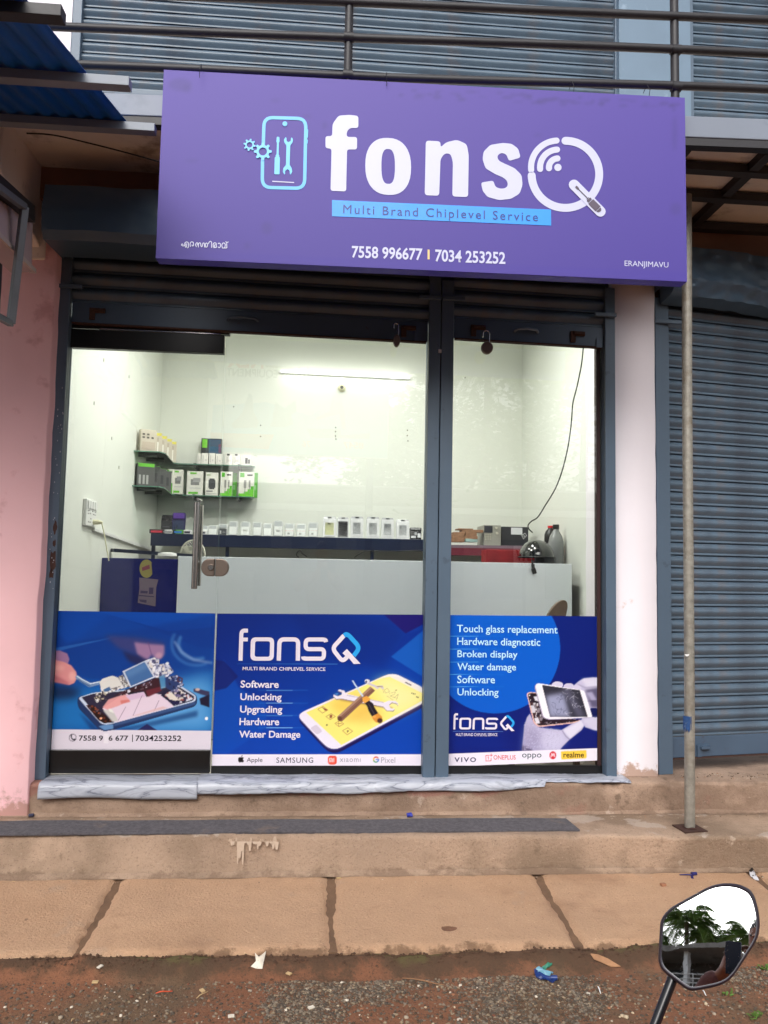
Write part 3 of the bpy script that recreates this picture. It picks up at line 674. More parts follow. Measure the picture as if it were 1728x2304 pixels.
for k in range(60):
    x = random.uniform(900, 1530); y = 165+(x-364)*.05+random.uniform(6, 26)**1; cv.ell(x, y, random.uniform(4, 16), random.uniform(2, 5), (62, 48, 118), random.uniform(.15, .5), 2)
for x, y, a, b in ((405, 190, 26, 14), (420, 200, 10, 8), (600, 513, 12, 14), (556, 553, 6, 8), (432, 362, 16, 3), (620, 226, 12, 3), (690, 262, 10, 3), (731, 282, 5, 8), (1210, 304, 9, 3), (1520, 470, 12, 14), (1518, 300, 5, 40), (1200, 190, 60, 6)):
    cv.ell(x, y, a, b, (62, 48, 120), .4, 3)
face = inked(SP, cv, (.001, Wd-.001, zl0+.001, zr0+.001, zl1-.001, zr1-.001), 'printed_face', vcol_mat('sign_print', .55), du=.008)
def FILL(*k, **q): return SP.fill(*k, parent=face, **q)
def TEXT(*k, **q): return SP.text(*k, parent=face, **q)
WH = flat((200, 202, 230), .35); CY = flat((88, 184, 246), .35); DK = flat((86, 74, 92), .4); BLU = flat((28, 150, 252), .35)
c2 = lambda P: [(340+x/2.37, 140+y/2.37) for x, y in P]
c3 = lambda P: [(1000+x/2.279, 140+y/2.279) for x, y in P]
cE = lambda P: [(1170+x/7.9, 290+y/7.9) for x, y in P]
cD = lambda P: [(530+x/8.73, 240+y/8.73) for x, y in P]
FILL('letter', [c2(smooth([(1105, 288), (1105, 352), (1060, 352), (1043, 372), (1043, 400), (1098, 400), (1098, 467), (1045, 466), (1040, 690), (957, 687), (962, 462), (930, 460), (930, 395), (965, 396), (968, 330), (1000, 286), (1060, 282)], 14, 4, True))], WH, 3)
def sup(cx, cy, rx, ry, e=2.5, n=40, sl=0):
    o = []
    for i in range(n):
        a = 2*pi*i/n; c_, s_ = cos(a), sin(a); x = rx*abs(c_)**(2/e)*(1 if c_ > 0 else -1); y = ry*abs(s_)**(2/e)*(1 if s_ > 0 else -1)
        o.append((cx+x-y*sl, cy+y+x*.045))
    return o
FILL('letter', [c2(sup(1264, 557, 122, 152, 2.35)), c2(sup(1264, 557, 36, 93, 2.7))[::-1]], WH, 3)
FILL('letter', [smooth([(958, 317), (991, 318.5), (991, 333), (1003, 321), (1028, 315), (1050, 325), (1054.5, 350), (1053, 444), (1017.5, 442.5), (1019, 366), (1014, 347), (1001, 345), (991, 358), (988, 441), (955.5, 439.5)], 7, 4, True)], WH, 3)
FILL('letter', [c3(smooth([(390, 490), (378, 445), (345, 420), (300, 415), (235, 425), (200, 460), (195, 500), (210, 545), (260, 575), (300, 592), (322, 610), (325, 635), (310, 648), (285, 650), (260, 640), (250, 608), (187, 618), (195, 660), (220, 692), (280, 708), (340, 702), (385, 675), (400, 630), (395, 580), (360, 545), (310, 522), (280, 508), (270, 490), (275, 475), (295, 465), (318, 475), (330, 508)], 12, 3, True))], WH, 3)
ring = strip(arc(805, 812, 600, 596, 90, -178, 60), 140, True)
FILL('letter_ring', [cE(ring)], WH, 3)
for r in (478, 318, 160): FILL('signal_arc', [cE(strip(arc(672, 690, r, r, 93, 185, 20), 108, True))], WH, 3)
FILL('signal_dot', [cE(arc(672, 690, 65, 65, 0, 345, 23))], WH, 3)
FILL('letter_tail', [cE(strip([(955, 1000), (1425, 1475)], 184, True))], WH, 5)
dv = Vector((.703, .711)); pv = Vector((-.711, .703)); q0 = Vector((985, 1030))
def dq(P): return [tuple(q0+dv*a+pv*b) for a, b in P]
FILL('screwdriver_print', [[cE(dq([(0, -12), (14, -22), (62, -20), (78, -8), (290, -8), (290, 8), (78, 8), (62, 20), (14, 22), (0, 12)]))], [cE(dq([(294, -24), (310, -24), (310, 24), (294, 24)]))],
        [cE(dq([(318, -38), (330, -46), (368, -42), (368, 42), (330, 46), (318, 38)]))], [cE(dq([(378, -56), (396, -62), (560, -62), (566, -54), (566, 54), (560, 62), (396, 62), (378, 56)]))],
        [cE(dq([(574, -50), (600, -44), (624, -20), (624, 20), (600, 44), (574, 50)]))]], DK, 7)
# phone and tools icon
pth = smooth([(545, 800), (562, 216), (1384, 240), (1355, 1610), (524, 1590), (534, 985)], 180, 8)
FILL('phone_icon', [cD(strip(pth, 66, False))], CY, 3)
for q_ in ([(1400, 425), (1428, 465), (1424, 612), (1398, 620)], [(1400, 640), (1424, 668), (1414, 732), (1394, 745)], arc(970, 345, 48, 48, 0, 345, 23)): FILL('icon_button', [cD(q_)], CY, 5)
FILL('gear_icon', [[cD(gear(538, 890, 128, 176, 8, .0)), cD(arc(538, 890, 80, 78, 0, 345, 23))], [cD(gear(278, 760, 86, 122, 8, .2)), cD(arc(278, 760, 55, 53, 0, 345, 23))]], flat((104, 196, 250), .35), 6)
FILL('tool_icon', [[cD([(812, 605), (835, 595), (862, 610), (866, 690), (852, 720), (848, 950), (860, 965), (856, 985), (872, 1010), (866, 1325), (850, 1336), (775, 1334), (762, 1318), (770, 1010), (790, 985), (788, 962), (806, 945), (815, 720), (802, 690)])],
        [cD(smooth([(985, 603), (1002, 625), (1003, 680), (1040, 706), (1085, 680), (1088, 625), (1105, 608), (1130, 650), (1120, 712), (1076, 765), (1064, 1150), (1105, 1215), (1115, 1280), (1085, 1340), (1066, 1330), (1064, 1265), (1022, 1232), (980, 1262), (972, 1330), (962, 1340), (930, 1290), (940, 1212), (990, 1155), (1000, 770), (958, 705), (950, 655)], 14, 3, True))]], flat((104, 196, 250), .35), 4)
FILL('icon_line', [cD([(722, 1460), (1150, 1485), (1150, 1504), (722, 1480)])], WH, 3)
FILL('blue_band', [(747, 450.5), (1239.5, 472), (1240, 508), (747, 487)] and [[(747, 450.5), (1239.5, 472), (1240, 508), (747, 487)]], BLU, 3)
TEXT('Multi Brand Chiplevel Service', 772, 1210, 470, 496, flat((30, 52, 130), .4), 5, bold=.0, sp=1.25)
TEXT('7558 996677', 791.5, 950.5, 556, 583.5, WH, 3, bold=.022); TEXT('7034 253252', 979, 1137, 564.5, 592, WH, 3, bold=.022)
FILL('divider_bar', [[(962, 562), (966.5, 562.2), (966.5, 584), (962, 583.8)]], flat((236, 200, 130), .4), 3)
TEXT('ERANJIMAVU', 1405, 1503.5, 588.5, 604.5, WH, 3, bold=0)
cM = lambda P: [(380+x/10.37, 520+y/10.37) for x, y in P]
for k_i, pts in enumerate(([(334, 322), (312, 298), (290, 322), (312, 346), (345, 352), (372, 340), (376, 275), (415, 254), (455, 270), (462, 345), (455, 385), (440, 396)], [(386, 300), (384, 368), (400, 390), (416, 368), (418, 300)],
    [(506, 368), (497, 320), (508, 270), (540, 254), (574, 270), (582, 325), (570, 358), (546, 352), (544, 330)], [(642, 368), (624, 330), (640, 280), (672, 276), (682, 305), (664, 330)], [(690, 378), (694, 300), (716, 274), (745, 290), (750, 350), (766, 378), (786, 350), (792, 290), (822, 278), (836, 320), (836, 378)],
    [(852, 380), (856, 300), (882, 280), (908, 310), (900, 370), (876, 388), (862, 366)], [(922, 300), (944, 256), (974, 238), (1000, 262), (998, 386)], [(1040, 388), (1034, 310), (1062, 276), (1106, 286), (1110, 390), (1042, 391)], [(1074, 384), (1060, 350), (1082, 322)],
    [(1150, 300), (1176, 280), (1206, 305), (1204, 370), (1176, 396), (1150, 374)], [(1252, 398), (1236, 340), (1254, 288), (1292, 280), (1322, 312), (1312, 370), (1302, 396)], [(1250, 402), (1356, 402), (1352, 296)], [(1330, 252), (1350, 276), (1386, 258)])):
    FILL('local_letter', [cM(strip(smooth(pts, 16, 3), 19, True, 5))], WH, 3+k_i % 3)
mb = MB()
for px in (450, 870, 1290, 1460):
    p = S(px, 160+(px-450)*.045, -.86); mb.tube([p+Vector((0, -.0, -.03)), p+Vector((0, -.012, .0)), p+Vector((0, .02, .045)), p+Vector((0, .06, .03))], .0014, 6)
ob('binding_wire', mb, CABLE, SG)
# rear steel sub-frame that carries the sign
mb = MB()
for u in (.12, 1.2, 2.25):
    mb.sqtube(sgp(u, .04, .08), sgp(u, .93, .08), .03, .03); 
ob('rear_frame', mb, DKTUBE, SG)

# ------------------------------------------------------------------ balcony rail
RA = thing('balcony_railing', 'dark pipe railing running along the upper balcony', 'railing', (0, -.78, 3.12))
def rx(x, z0, sl, y): return (x, y(x), z0+sl*x)
yr = lambda x: -.775-.031*x
for z0 in (3.272, 3.450, 3.615):
    mb = MB(); pts = [(x, yr(x)+.002*sin(x*3), z0+.0135*x+.004*sin(x*2.1+z0*9)) for x in np.linspace(-2.2, 4, 40)]; mb.tube(pts, .0185, 12); ob('rail_pipe', mb, DKTUBE, RA, smooth=50)
for x in (-1.6, .052, 1.552, 3.0):
    mb = MB(); mb.tube([(x, yr(x)+.012, 3.06), (x, yr(x)+.012, 3.9)], .019, 12); ob('rail_post', mb, DKTUBE, RA, smooth=50)
for x, z0 in ((.052, 3.272), (1.552, 3.272), (.052, 3.45), (1.552, 3.45)):
    mb = MB(); mb.tube([(x-.022, yr(x), z0+.0135*x), (x+.022, yr(x), z0+.0135*x)], .0225, 12); ob('weld_collar', mb, DKTUBE, RA, smooth=50)

# ------------------------------------------------------------------ glass front
vin = vcol_mat('vinyl_print', .30)
WS = flat((234, 226, 238), .3); INK = flat((28, 24, 40), .4)
def pane(name, label, cat, x0, x1, z0, z1, y=0.0):
    T = thing(name, label, cat, ((x0+x1)/2, y, z0)); g = .005
    mb = MB(); mb.box((x0, y-g, z0), (x1, y+g, z1)); me = mb.mesh('pane', WL[T]); fixn(me); me.materials.append(GLASS); me.materials.append(EDGEG)
    for p in me.polygons:
        if abs(p.normal.x) > .5: p.material_index = 1
    o = bpy.data.objects.new('glass_pane', me); COL.objects.link(o); o.parent = T; WL[o] = WL[T]; return T
D1 = pane('glass_door', 'frameless glass door with steel pull handle at the left of the shopfront', 'glass door', -1.345, -.5515, .125, 2.225, -.012)
mb = MB(); mb.box((-1.345, -.030, .020), (-.553, .004, .135)); ob('bottom_patch', mb, BLACKM, D1, bevel=.003)
mb = MB(); mb.box((-1.345, -.030, 2.190), (-.556, .010, 2.29)); mb.box((-1.345, -.02, 2.296), (-.53, .02, 2.36)); ob('top_patch', mb, BLACKM, D1, bevel=.003)
mb = MB(); mb.box((-1.20, -.034, 2.290), (-.575, -.028, 2.296)); ob('closer_strip', mb, CHROME, D1)
D2 = pane('window_pane', 'wide fixed glass pane with blue poster between door and mullion', 'window', -.5480, .530, .03, 2.36, 0.0)
D3 = pane('window_pane', 'narrow right-hand glass pane with service list poster', 'window', .664, 1.497, .03, 2.36, 0.0)
for T, a, b in ((D2, -.548, .53), (D3, .664, 1.497)):
    mb = MB(); mb.box((a, -.010, .008), (b, .012, .052)); ob('bottom_seal', mb, BLACKM, T)
mb = MB(); mb.box((1.472, -.008, .02), (1.492, .03, 2.4)); ob('edge_seal', mb, mat('dark_red_seal', (52, 26, 28), .6), D3)
mb = MB(); mb.box((.532, -.004, .0), (.662, .06, 2.75)); ob('mullion_core', mb, STEEL, SL)
# pull handle and lock
mb = MB(); hx = S(441, 1200, -.06).x
for p0, p1, r, y in (((443, 1130), (438, 1325), .0155, -.062), ):
    a = S(*p0, y); b = S(*p1, y); a.x = b.x = (a.x+b.x)/2; mb.tube([a, b], r, 16)
ob('pull_handle', mb, CHROME, D1, smooth=50)
mb = MB(); a = S(450, 1136, .04); b = S(447, 1318, .04); a.x = b.x = (a.x+b.x)/2; mb.tube([a, b], .0155, 16)
for z in (1.41, 1.09): mb.tube([(a.x, .04, z), (a.x, -.062, z)], .008, 10)
ob('pull_handle', mb, CHROME, D1, smooth=50)
lk = S(484, 1277, -.03); k_ = S(474, 1277, -.05)
mb = MB()
def halfoval(s):
    pts = [(lk.x+s*.002, lk.z-.045), (lk.x+s*.002, lk.z+.045)]
    r = [(lk.x+s*(.030+.040*cos(a)), lk.z+.045*sin(a)) for a in np.linspace(pi/2, -pi/2, 14)]
    return pts+r
mb.prism(halfoval(-1), -.042, -.008); ob('lock_plate', mb, NICKEL, D1, bevel=.004)
mb = MB(); mb.tube([(k_.x, -.042, lk.z), (k_.x, -.052, lk.z)], [.017, .014], 18); mb.box((k_.x-.0015, -.0535, lk.z-.006), (k_.x+.0015, -.051, lk.z+.006)); ob('keyhole', mb, CHROME, D1, smooth=40)
mb = MB(); mb.prism(halfoval(1), -.042, -.008); ob('strike_plate', mb, NICKEL, D2, bevel=.004)

# posters ---------------------------------------------------------------------------------------
A_ = (110, 1420); kA = 4.484
cv = Canvas(95, 1362, 492, 1702, 1.6, A_, kA)
cv.a[:] = cv.grad((400, -250), (0, 62, 160), (500, 900), (8, 82, 160))(cv)
cv.poly([(-60, -230), (700, -230), (60, 260), (-60, 260)], (0, 76, 180), .6, 30)
cv.poly([(700, -150), (1700, -60), (1700, 180), (1500, 160)], (0, 56, 148), .8, 6); cv.poly([(380, -230), (1640, -190), (1640, -40), (1200, 0)], (0, 78, 182), .7, 2)
cv.poly([(-20, -100), (180, 120), (1650, -170), (1650, 400), (900, 560), (-20, 400)], (4, 52, 138), .55, 20)
cv.poly([(40, 215), (690, 55), (60, 170)], (60, 120, 200), .6, 4)
cv.poly([(-20, 600), (700, 560), (1650, 540), (1650, 1010), (-20, 1010)], (24, 116, 190), .9, 60)
cv.poly([(900, 620), (1650, 420), (1650, 1010), (760, 1010)], (104, 170, 226), .85, 90)
cv.ell(120, 620, 200, 70, (6, 26, 60), .8, 45)
for r, c_, al in ((250, (90, 140, 205), .5), (215, (20, 60, 130), .5), (180, (110, 160, 215), .55)):
    cv.stroke([(1490+r*cos(a), 130+r*.85*sin(a)) for a in np.linspace(1.2, 3.6, 16)], 34, c_, al, 10)
cv.stroke([(1270, 110), (1340, 210), (1460, 290), (1640, 320)], 26, (150, 165, 205), .55, 8)
cv.poly([(560, 40), (900, 60), (1165, 110), (1166, 230), (1120, 288), (1080, 285), (1040, 240), (1010, 290), (960, 290), (880, 240), (700, 180)], (74, 66, 120), .75, 24)
cv.poly([(860, 110), (1010, 130), (1165, 140), (1166, 235), (1130, 286), (1070, 288), (1040, 230), (1000, 292), (955, 280), (890, 230)], (186, 138, 172), .8, 12)
cv.stroke([(1000, 110), (1040, 250), (1060, 290)], 9, (104, 70, 120), .7, 3)
cv.ell(1110, 245, 34, 30, (214, 168, 184), .6, 8)
cv.poly([(740, 200), (930, 260), (1010, 300), (900, 350), (800, 300)], (44, 30, 66), .7, 16)
cv.poly([(20, 200), (110, 195), (185, 225), (208, 285), (190, 335), (20, 345)], (160, 118, 158), 1, 4)
cv.poly([(20, 280), (150, 310), (225, 345), (275, 410), (287, 470), (255, 525), (205, 545), (120, 525), (20, 508)], (228, 150, 150), 1, 4)
cv.poly([(20, 430), (120, 470), (200, 520), (205, 545), (120, 530), (20, 512)], (184, 98, 110), .7, 12); cv.ell(235, 455, 34, 46, (246, 186, 178), .8, 10)
cv.ell(100, 370, 60, 30, (246, 182, 176), .6, 16)
cv.stroke([(285, 465), (330, 500), (410, 548), (545, 512)], 36, (120, 150, 190), 1, 1); cv.stroke([(285, 455), (335, 486), (420, 530), (545, 505)], 10, (228, 240, 250), 1, 1); cv.stroke([(300, 490), (350, 525), (415, 556)], 8, (40, 70, 120), .8, 1)
cv.poly([(300, 820), (560, 1030), (1500, 800), (1500, 860), (620, 1040), (430, 1000)], (4, 40, 96), .6, 14)
cv.poly(smooth([(285, 660), (1300, 540), (1500, 650), (1492, 756), (600, 1012), (520, 1008), (290, 770)], 50, 5, True), (30, 52, 98))
cv.poly([(660, 960), (1480, 740), (1478, 700), (660, 930)], (70, 100, 150), .7, 3)
cv.poly(smooth([(292, 672), (450, 620), (1320, 545), (1488, 655), (1480, 708), (600, 945), (530, 940)], 34, 5, True), (206, 218, 238))
cv.poly([(500, 960), (560, 945), (650, 940), (650, 985), (560, 1000)], (120, 170, 220), .8, 4)
cv.poly([(330, 668), (455, 630), (1310, 560), (1465, 658), (1455, 700), (640, 925), (545, 925)], (46, 42, 66))
cv.poly([(540, 780), (720, 660), (970, 610), (1130, 640), (1262, 760), (700, 915), (655, 915)], (236, 216, 232))
cv.poly([(540, 770), (600, 690), (790, 625), (815, 700), (700, 755), (590, 792)], (240, 168, 166), .95, 4); cv.poly([(720, 700), (815, 690), (820, 715), (730, 735)], (222, 120, 112), .8, 4)
cv.poly([(770, 650), (960, 612), (975, 660), (820, 700)], (226, 196, 224), 1, 2)
cv.stroke([(775, 765), (700, 900)], 5, (120, 90, 120), .7, 1); cv.stroke([(940, 650), (850, 850)], 5, (120, 90, 120), .7, 1); cv.stroke([(1110, 700), (1060, 810)], 5, (120, 90, 120), .7, 1); cv.poly([(830, 860), (1150, 760), (1200, 775), (900, 850)], (232, 190, 190), .8, 3)
cv.poly([(545, 800), (640, 790), (700, 905), (640, 915)], (206, 206, 200), .9, 3); cv.poly([(600, 780), (640, 790), (660, 830), (610, 810)], (250, 250, 245), .8, 3)
cv.poly([(370, 745), (450, 750), (640, 912), (560, 932), (500, 900)], (44, 22, 20)); cv.specks([(370, 745), (450, 750), (640, 912), (560, 932)], 50, 26, [(120, 60, 40), (20, 10, 12), (170, 90, 60), (90, 80, 100)])
cv.ell(525, 880, 14, 12, (255, 190, 150))
cv.poly([(640, 660), (780, 590), (1115, 455), (1135, 560), (1120, 600), (985, 665), (955, 605), (800, 622), (690, 650)], (60, 30, 40)); cv.poly([(980, 600), (1120, 560), (1140, 600), (1000, 665)], (112, 44, 56), .9, 3)
cv.specks([(650, 655), (800, 590), (1115, 465), (1120, 520), (800, 640)], 90, 24, [(240, 240, 250), (90, 60, 70), (160, 150, 170), (30, 20, 30)])
cv.poly([(1130, 650), (1160, 600), (1300, 570), (1470, 680), (1440, 705), (1270, 755)], (34, 34, 60)); cv.specks([(1150, 640), (1300, 575), (1475, 680), (1270, 750)], 150, 34, [(225, 228, 240), (120, 110, 150), (40, 40, 70), (235, 225, 215), (180, 90, 80)])
cv.poly([(1170, 640), (1240, 620), (1310, 690), (1250, 715)], (232, 224, 212)); cv.poly([(1190, 680), (1320, 715), (1310, 735), (1250, 750)], (30, 30, 70))
cv.poly([(510, 515), (540, 480), (640, 448), (700, 470), (745, 440), (820, 555), (560, 640), (530, 600)], (230, 228, 222)); cv.specks([(510, 560), (545, 640), (820, 560), (800, 530), (560, 600)], 80, 26, [(60, 60, 80), (235, 235, 240), (150, 140, 130), (100, 110, 140)])
cv.specks([(690, 460), (745, 440), (810, 545), (760, 570)], 70, 22, [(90, 86, 90), (200, 196, 190), (150, 146, 150)]); cv.poly([(550, 590), (610, 560), (630, 595), (560, 615)], (70, 110, 160))
cv.poly([(742, 405), (975, 296), (1075, 465), (820, 570)], (222, 226, 236)); cv.poly([(765, 412), (965, 312), (1055, 458), (828, 556)], (70, 112, 168)); cv.poly([(765, 412), (965, 312), (1000, 370), (800, 470)], (104, 146, 196), .6, 20)
cv.poly([(975, 296), (1060, 265), (1115, 285), (1110, 330), (1200, 325), (1262, 410), (1180, 470), (1080, 470)], (188, 192, 212)); cv.specks([(975, 296), (1060, 265), (1115, 285), (1110, 330), (1200, 325), (1262, 410), (1180, 470), (1080, 470)], 220, 34, [(245, 245, 252), (120, 124, 160), (210, 214, 232), (70, 70, 110), (236, 230, 222)])
cv.ell(1195, 325, 16, 14, (235, 238, 245)); cv.poly([(1180, 462), (1290, 440), (1365, 545), (1245, 610), (1165, 560)], (44, 62, 112)); cv.poly([(1110, 460), (1165, 440), (1180, 560), (1130, 590)], (92, 150, 190), .8, 2)
cv.stroke([(1300, 460), (1345, 480), (1340, 520), (1300, 505), (1305, 465)], 12, (90, 40, 44), .9, 1); cv.specks([(1180, 462), (1290, 440), (1365, 545), (1245, 610)], 60, 22, [(210, 214, 230), (30, 30, 60), (120, 130, 170)])
cv.specks([(440, 640), (560, 600), (600, 690), (480, 720)], 70, 24, [(30, 26, 40), (235, 235, 240), (200, 190, 160), (90, 80, 90)]); cv.stroke([(478, 706), (490, 698), (500, 710), (488, 718), (478, 706)], 8, (250, 250, 245))
cv.poly([(1460, 580), (1540, 590), (1620, 610), (1620, 660), (1540, 640), (1460, 610)], (58, 56, 90), 1, 3); cv.poly([(1520, 680), (1620, 640), (1620, 770), (1530, 740)], (28, 26, 52), 1, 3); cv.ell(1500, 590, 24, 14, (230, 190, 170), .9, 3)
cv.poly([(890, 1000), (990, 936), (1110, 1010)], (34, 38, 92), 1, 1); cv.ell(1590, 882, 16, 18, (250, 250, 255))
cv.poly([(-60, 992), (520, 996), (560, 1012), (640, 998), (1680, 1006), (1680, 1240), (-60, 1240)], (228, 220, 232))
cv.poly([(555, 1030), (603, 1032), (598, 1132), (552, 1130)], (240, 234, 242))
cv.stroke([(240+36*cos(a), 1075+36*sin(a)) for a in np.linspace(0, 2*pi, 26)], 5, (60, 50, 70)); cv.stroke([(226, 1052), (228, 1078), (246, 1096), (262, 1096)], 11, (30, 24, 40)); cv.ell(226, 1054, 9, 7, (30, 24, 40)); cv.ell(260, 1092, 9, 7, (30, 24, 40))
P1 = Plate((-1.345, -.0175, 0), (1, 0, 0), D1)
def zz(P, px, py): return P.uv(px, py)[1]
q1 = (.003, .7925, zz(P1, 115, 1687.5), zz(P1, 460, 1690.5), zz(P1, 128, 1374.3), zz(P1, 478, 1380))
po1 = inked(P1, cv, q1, 'poster', vin); po1['label'] = 'blue poster of a phone being repaired with tweezers'
xa = lambda P: [(110+x/kA, 1420+y/kA) for x, y in P]
yA = lambda y: 1420+y/kA
for t, a, b in (('7558 9', 303, 546), ('6 677', 604, 800), ('7034253252', 874, 1336)):
    P1.text(t, 110+a/kA, 110+b/kA, yA(1052), yA(1106)+(.7 if a > 800 else 0), INK, 3, bold=.012, parent=po1)
P1.fill('divider_bar', [xa([(840, 1043), (848, 1043), (848, 1118), (840, 1118)])], INK, 3, parent=po1)

# middle poster
Bo = (520, 1400); kB = 3.77
cv = Canvas(455, 1365, 962, 1735, 1.5, Bo, kB)
cv.a[:] = cv.grad((300, -80), (0, 38, 128), (900, 1100), (0, 66, 176))(cv)
cv.poly([(-300, 640), (-60, 320), (70, 560), (300, 690), (300, 900), (-300, 1300)], (4, 84, 190), .6, 8); cv.poly([(-300, 300), (-60, 330), (60, 460), (-40, 560), (-300, 620)], (14, 24, 100), .75, 3)
cv.poly([(500, -80), (1320, -10), (1480, 95), (1300, 400), (700, 300)], (0, 32, 118), .5, 40)
cv.poly([(1355, 292), (1640, 60), (1640, 470)], (16, 92, 190), .9, 2); cv.poly([(1280, -80), (1480, 96), (1660, 0), (1660, -80)], (28, 14, 104), .9, 2); cv.poly([(1480, 96), (1640, 60), (1355, 292)], (0, 40, 140), .6, 4)
cv.poly([(0, 1000), (600, 640), (900, 1160), (-200, 1160)], (0, 70, 182), .5, 60)
for y in (577, 687, 791, 895):
    cv.stroke([(230, y), (650, y)], 5, (90, 170, 240), .35, 3); cv.stroke([(300, y), (520, y)], 4, (170, 220, 255), .8, 1)
cv.stroke([(50, 355), (900, 355)], 3.5, (90, 160, 230), .8)
ph = smooth([(566, 800), (600, 762), (1330, 440), (1400, 438), (1640, 560), (1640, 680), (900, 1078), (830, 1070), (780, 1030)], 50, 5, True)
cv.poly([(x+4, y+34) for x, y in ph], (24, 18, 84), 1, 2); cv.poly([(x, y+12) for x, y in ph], (58, 54, 120)); cv.poly(ph, (240, 234, 250))
cv.poly([(636, 766), (1262, 478), (1345, 462), (1640, 610), (1640, 655), (935, 1042)], (250, 238, 128)); cv.poly([(1200, 500), (1345, 462), (1640, 610), (1640, 655), (1400, 780)], (252, 244, 176), .8, 50)
cv.poly(smooth([(668, 900), (722, 866), (778, 925), (728, 955)], 20, 4, True), (218, 208, 226)); cv.stroke([(1480, 510), (1526, 534)], 8, (60, 50, 70))
cv.ell(1020, 700, 180, 90, (236, 176, 60), .45, 40); cv.poly([(930, 840), (1150, 700), (1300, 760), (1180, 860)], (232, 170, 70), .4, 30)
for pts in ([(735, 738), (780, 715), (820, 745), (775, 770)], [(805, 800), (848, 776), (884, 800), (840, 826)], [(880, 858), (920, 835), (955, 862), (915, 886)], [(945, 920), (990, 895), (1030, 925), (985, 955)]):
    cv.stroke(pts+pts[:1], 4, (170, 110, 70), .9)
cv.poly([(770, 720), (818, 745), (795, 750)], (130, 40, 50)); cv.poly([(835, 790), (856, 782), (858, 808), (838, 815)], (150, 90, 60)); cv.poly([(982, 915), (1002, 922), (985, 938)], (110, 80, 50)); cv.ell(812, 872, 7, 7, (90, 90, 50)); cv.stroke([(896, 858), (938, 862)], 3, (150, 90, 60)); cv.stroke([(915, 842), (914, 880)], 3, (150, 90, 60))
for i in range(4): cv.poly([(1530+i*9, 606+i*3), (1535+i*9, 608+i*3), (1535+i*9, 598+i*2), (1530+i*9, 596+i*2)], (110, 100, 70))
cv.poly([(1572, 628), (1592, 636), (1590, 644), (1570, 636)], (110, 100, 70)); cv.ell(1399, 576, 6, 6, (150, 140, 80))
for a, b in (((1285, 560), (1296, 600)), ((1300, 575), (1325, 560)), ((1325, 560), (1345, 590)), ((1345, 590), (1310, 600)), ((1310, 600), (1300, 575)), ((1360, 600), (1392, 592)), ((1392, 592), (1388, 612)), ((1388, 612), (1350, 625)), ((1350, 625), (1378, 636)), ((1418, 610), (1382, 640)), ((1382, 640), (1410, 645)), ((1418, 612), (1404, 656)), ((1345, 604), (1347, 606)), ((1338, 618), (1340, 620)), ((1320, 625), (1345, 640)), ((1350, 645), (1375, 660))):
    cv.stroke([a, b], 3, (160, 150, 110), .8)
# spanner, hammer, screwdriver printed on the phone picture
cv.stroke([(930, 655), (1360, 730)], 20, (150, 110, 60), .5, 6)
sp_ = [(872, 612), (866, 625), (892, 652), (935, 648), (1290, 716), (1320, 748), (1375, 752), (1388, 735), (1350, 728), (1340, 700), (1365, 680), (1408, 690), (1418, 712), (1418, 690), (1395, 668), (1340, 664), (1300, 680), (972, 606), (960, 580), (915, 570), (905, 580), (938, 592), (938, 620), (915, 632), (880, 618)]
cv.poly([(x, y+7) for x, y in sp_], (150, 130, 130)); cv.poly(sp_, (238, 230, 244)); cv.stroke([(985, 620), (1290, 680)], 8, (196, 186, 204), .9); cv.poly([(872, 605), (910, 600), (900, 620)], (90, 160, 220), .8, 2)
cv.poly([(900, 802), (1180, 545), (1222, 580), (940, 842), (912, 835)], (140, 100, 84)); cv.poly([(900, 802), (1180, 545), (1195, 556), (915, 812)], (176, 138, 116)); cv.ell(922, 818, 20, 20, (100, 64, 54)); cv.stroke([(930, 825), (1210, 572)], 5, (100, 66, 60), .8)
cv.poly([(1135, 505), (1155, 482), (1175, 490), (1180, 515), (1240, 540), (1282, 535), (1298, 560), (1285, 570), (1262, 552), (1240, 570), (1222, 555), (1150, 522)], (212, 204, 214)); cv.ell(1150, 502, 18, 18, (236, 236, 244)); cv.ell(1146, 506, 9, 10, (70, 70, 110)); cv.stroke([(1240, 545), (1285, 548)], 6, (150, 120, 80))
cv.poly([(1024, 494), (1036, 492), (1052, 520), (1125, 628), (1112, 634), (1046, 532)], (206, 222, 240)); cv.poly([(1112, 640), (1150, 625), (1182, 650), (1172, 672), (1135, 690), (1115, 668)], (236, 166, 72))
cv.poly([(1135, 688), (1172, 664), (1205, 690), (1215, 720), (1248, 772), (1195, 800), (1165, 750), (1155, 715)], (32, 26, 38)); cv.stroke([(1165, 690), (1190, 735), (1215, 780)], 5, (110, 100, 110), .8, 1)
cv.poly([(1195, 800), (1248, 770), (1278, 800), (1285, 830), (1262, 850), (1230, 852), (1205, 825)], (226, 150, 60)); cv.ell(1262, 835, 22, 22, (60, 30, 36), .9, 2); cv.ell(1215, 800, 14, 10, (250, 190, 110), .7, 4)
cv.poly([(-300, 1121), (1640, 1121), (1640, 1270), (-300, 1270)], (240, 232, 244))
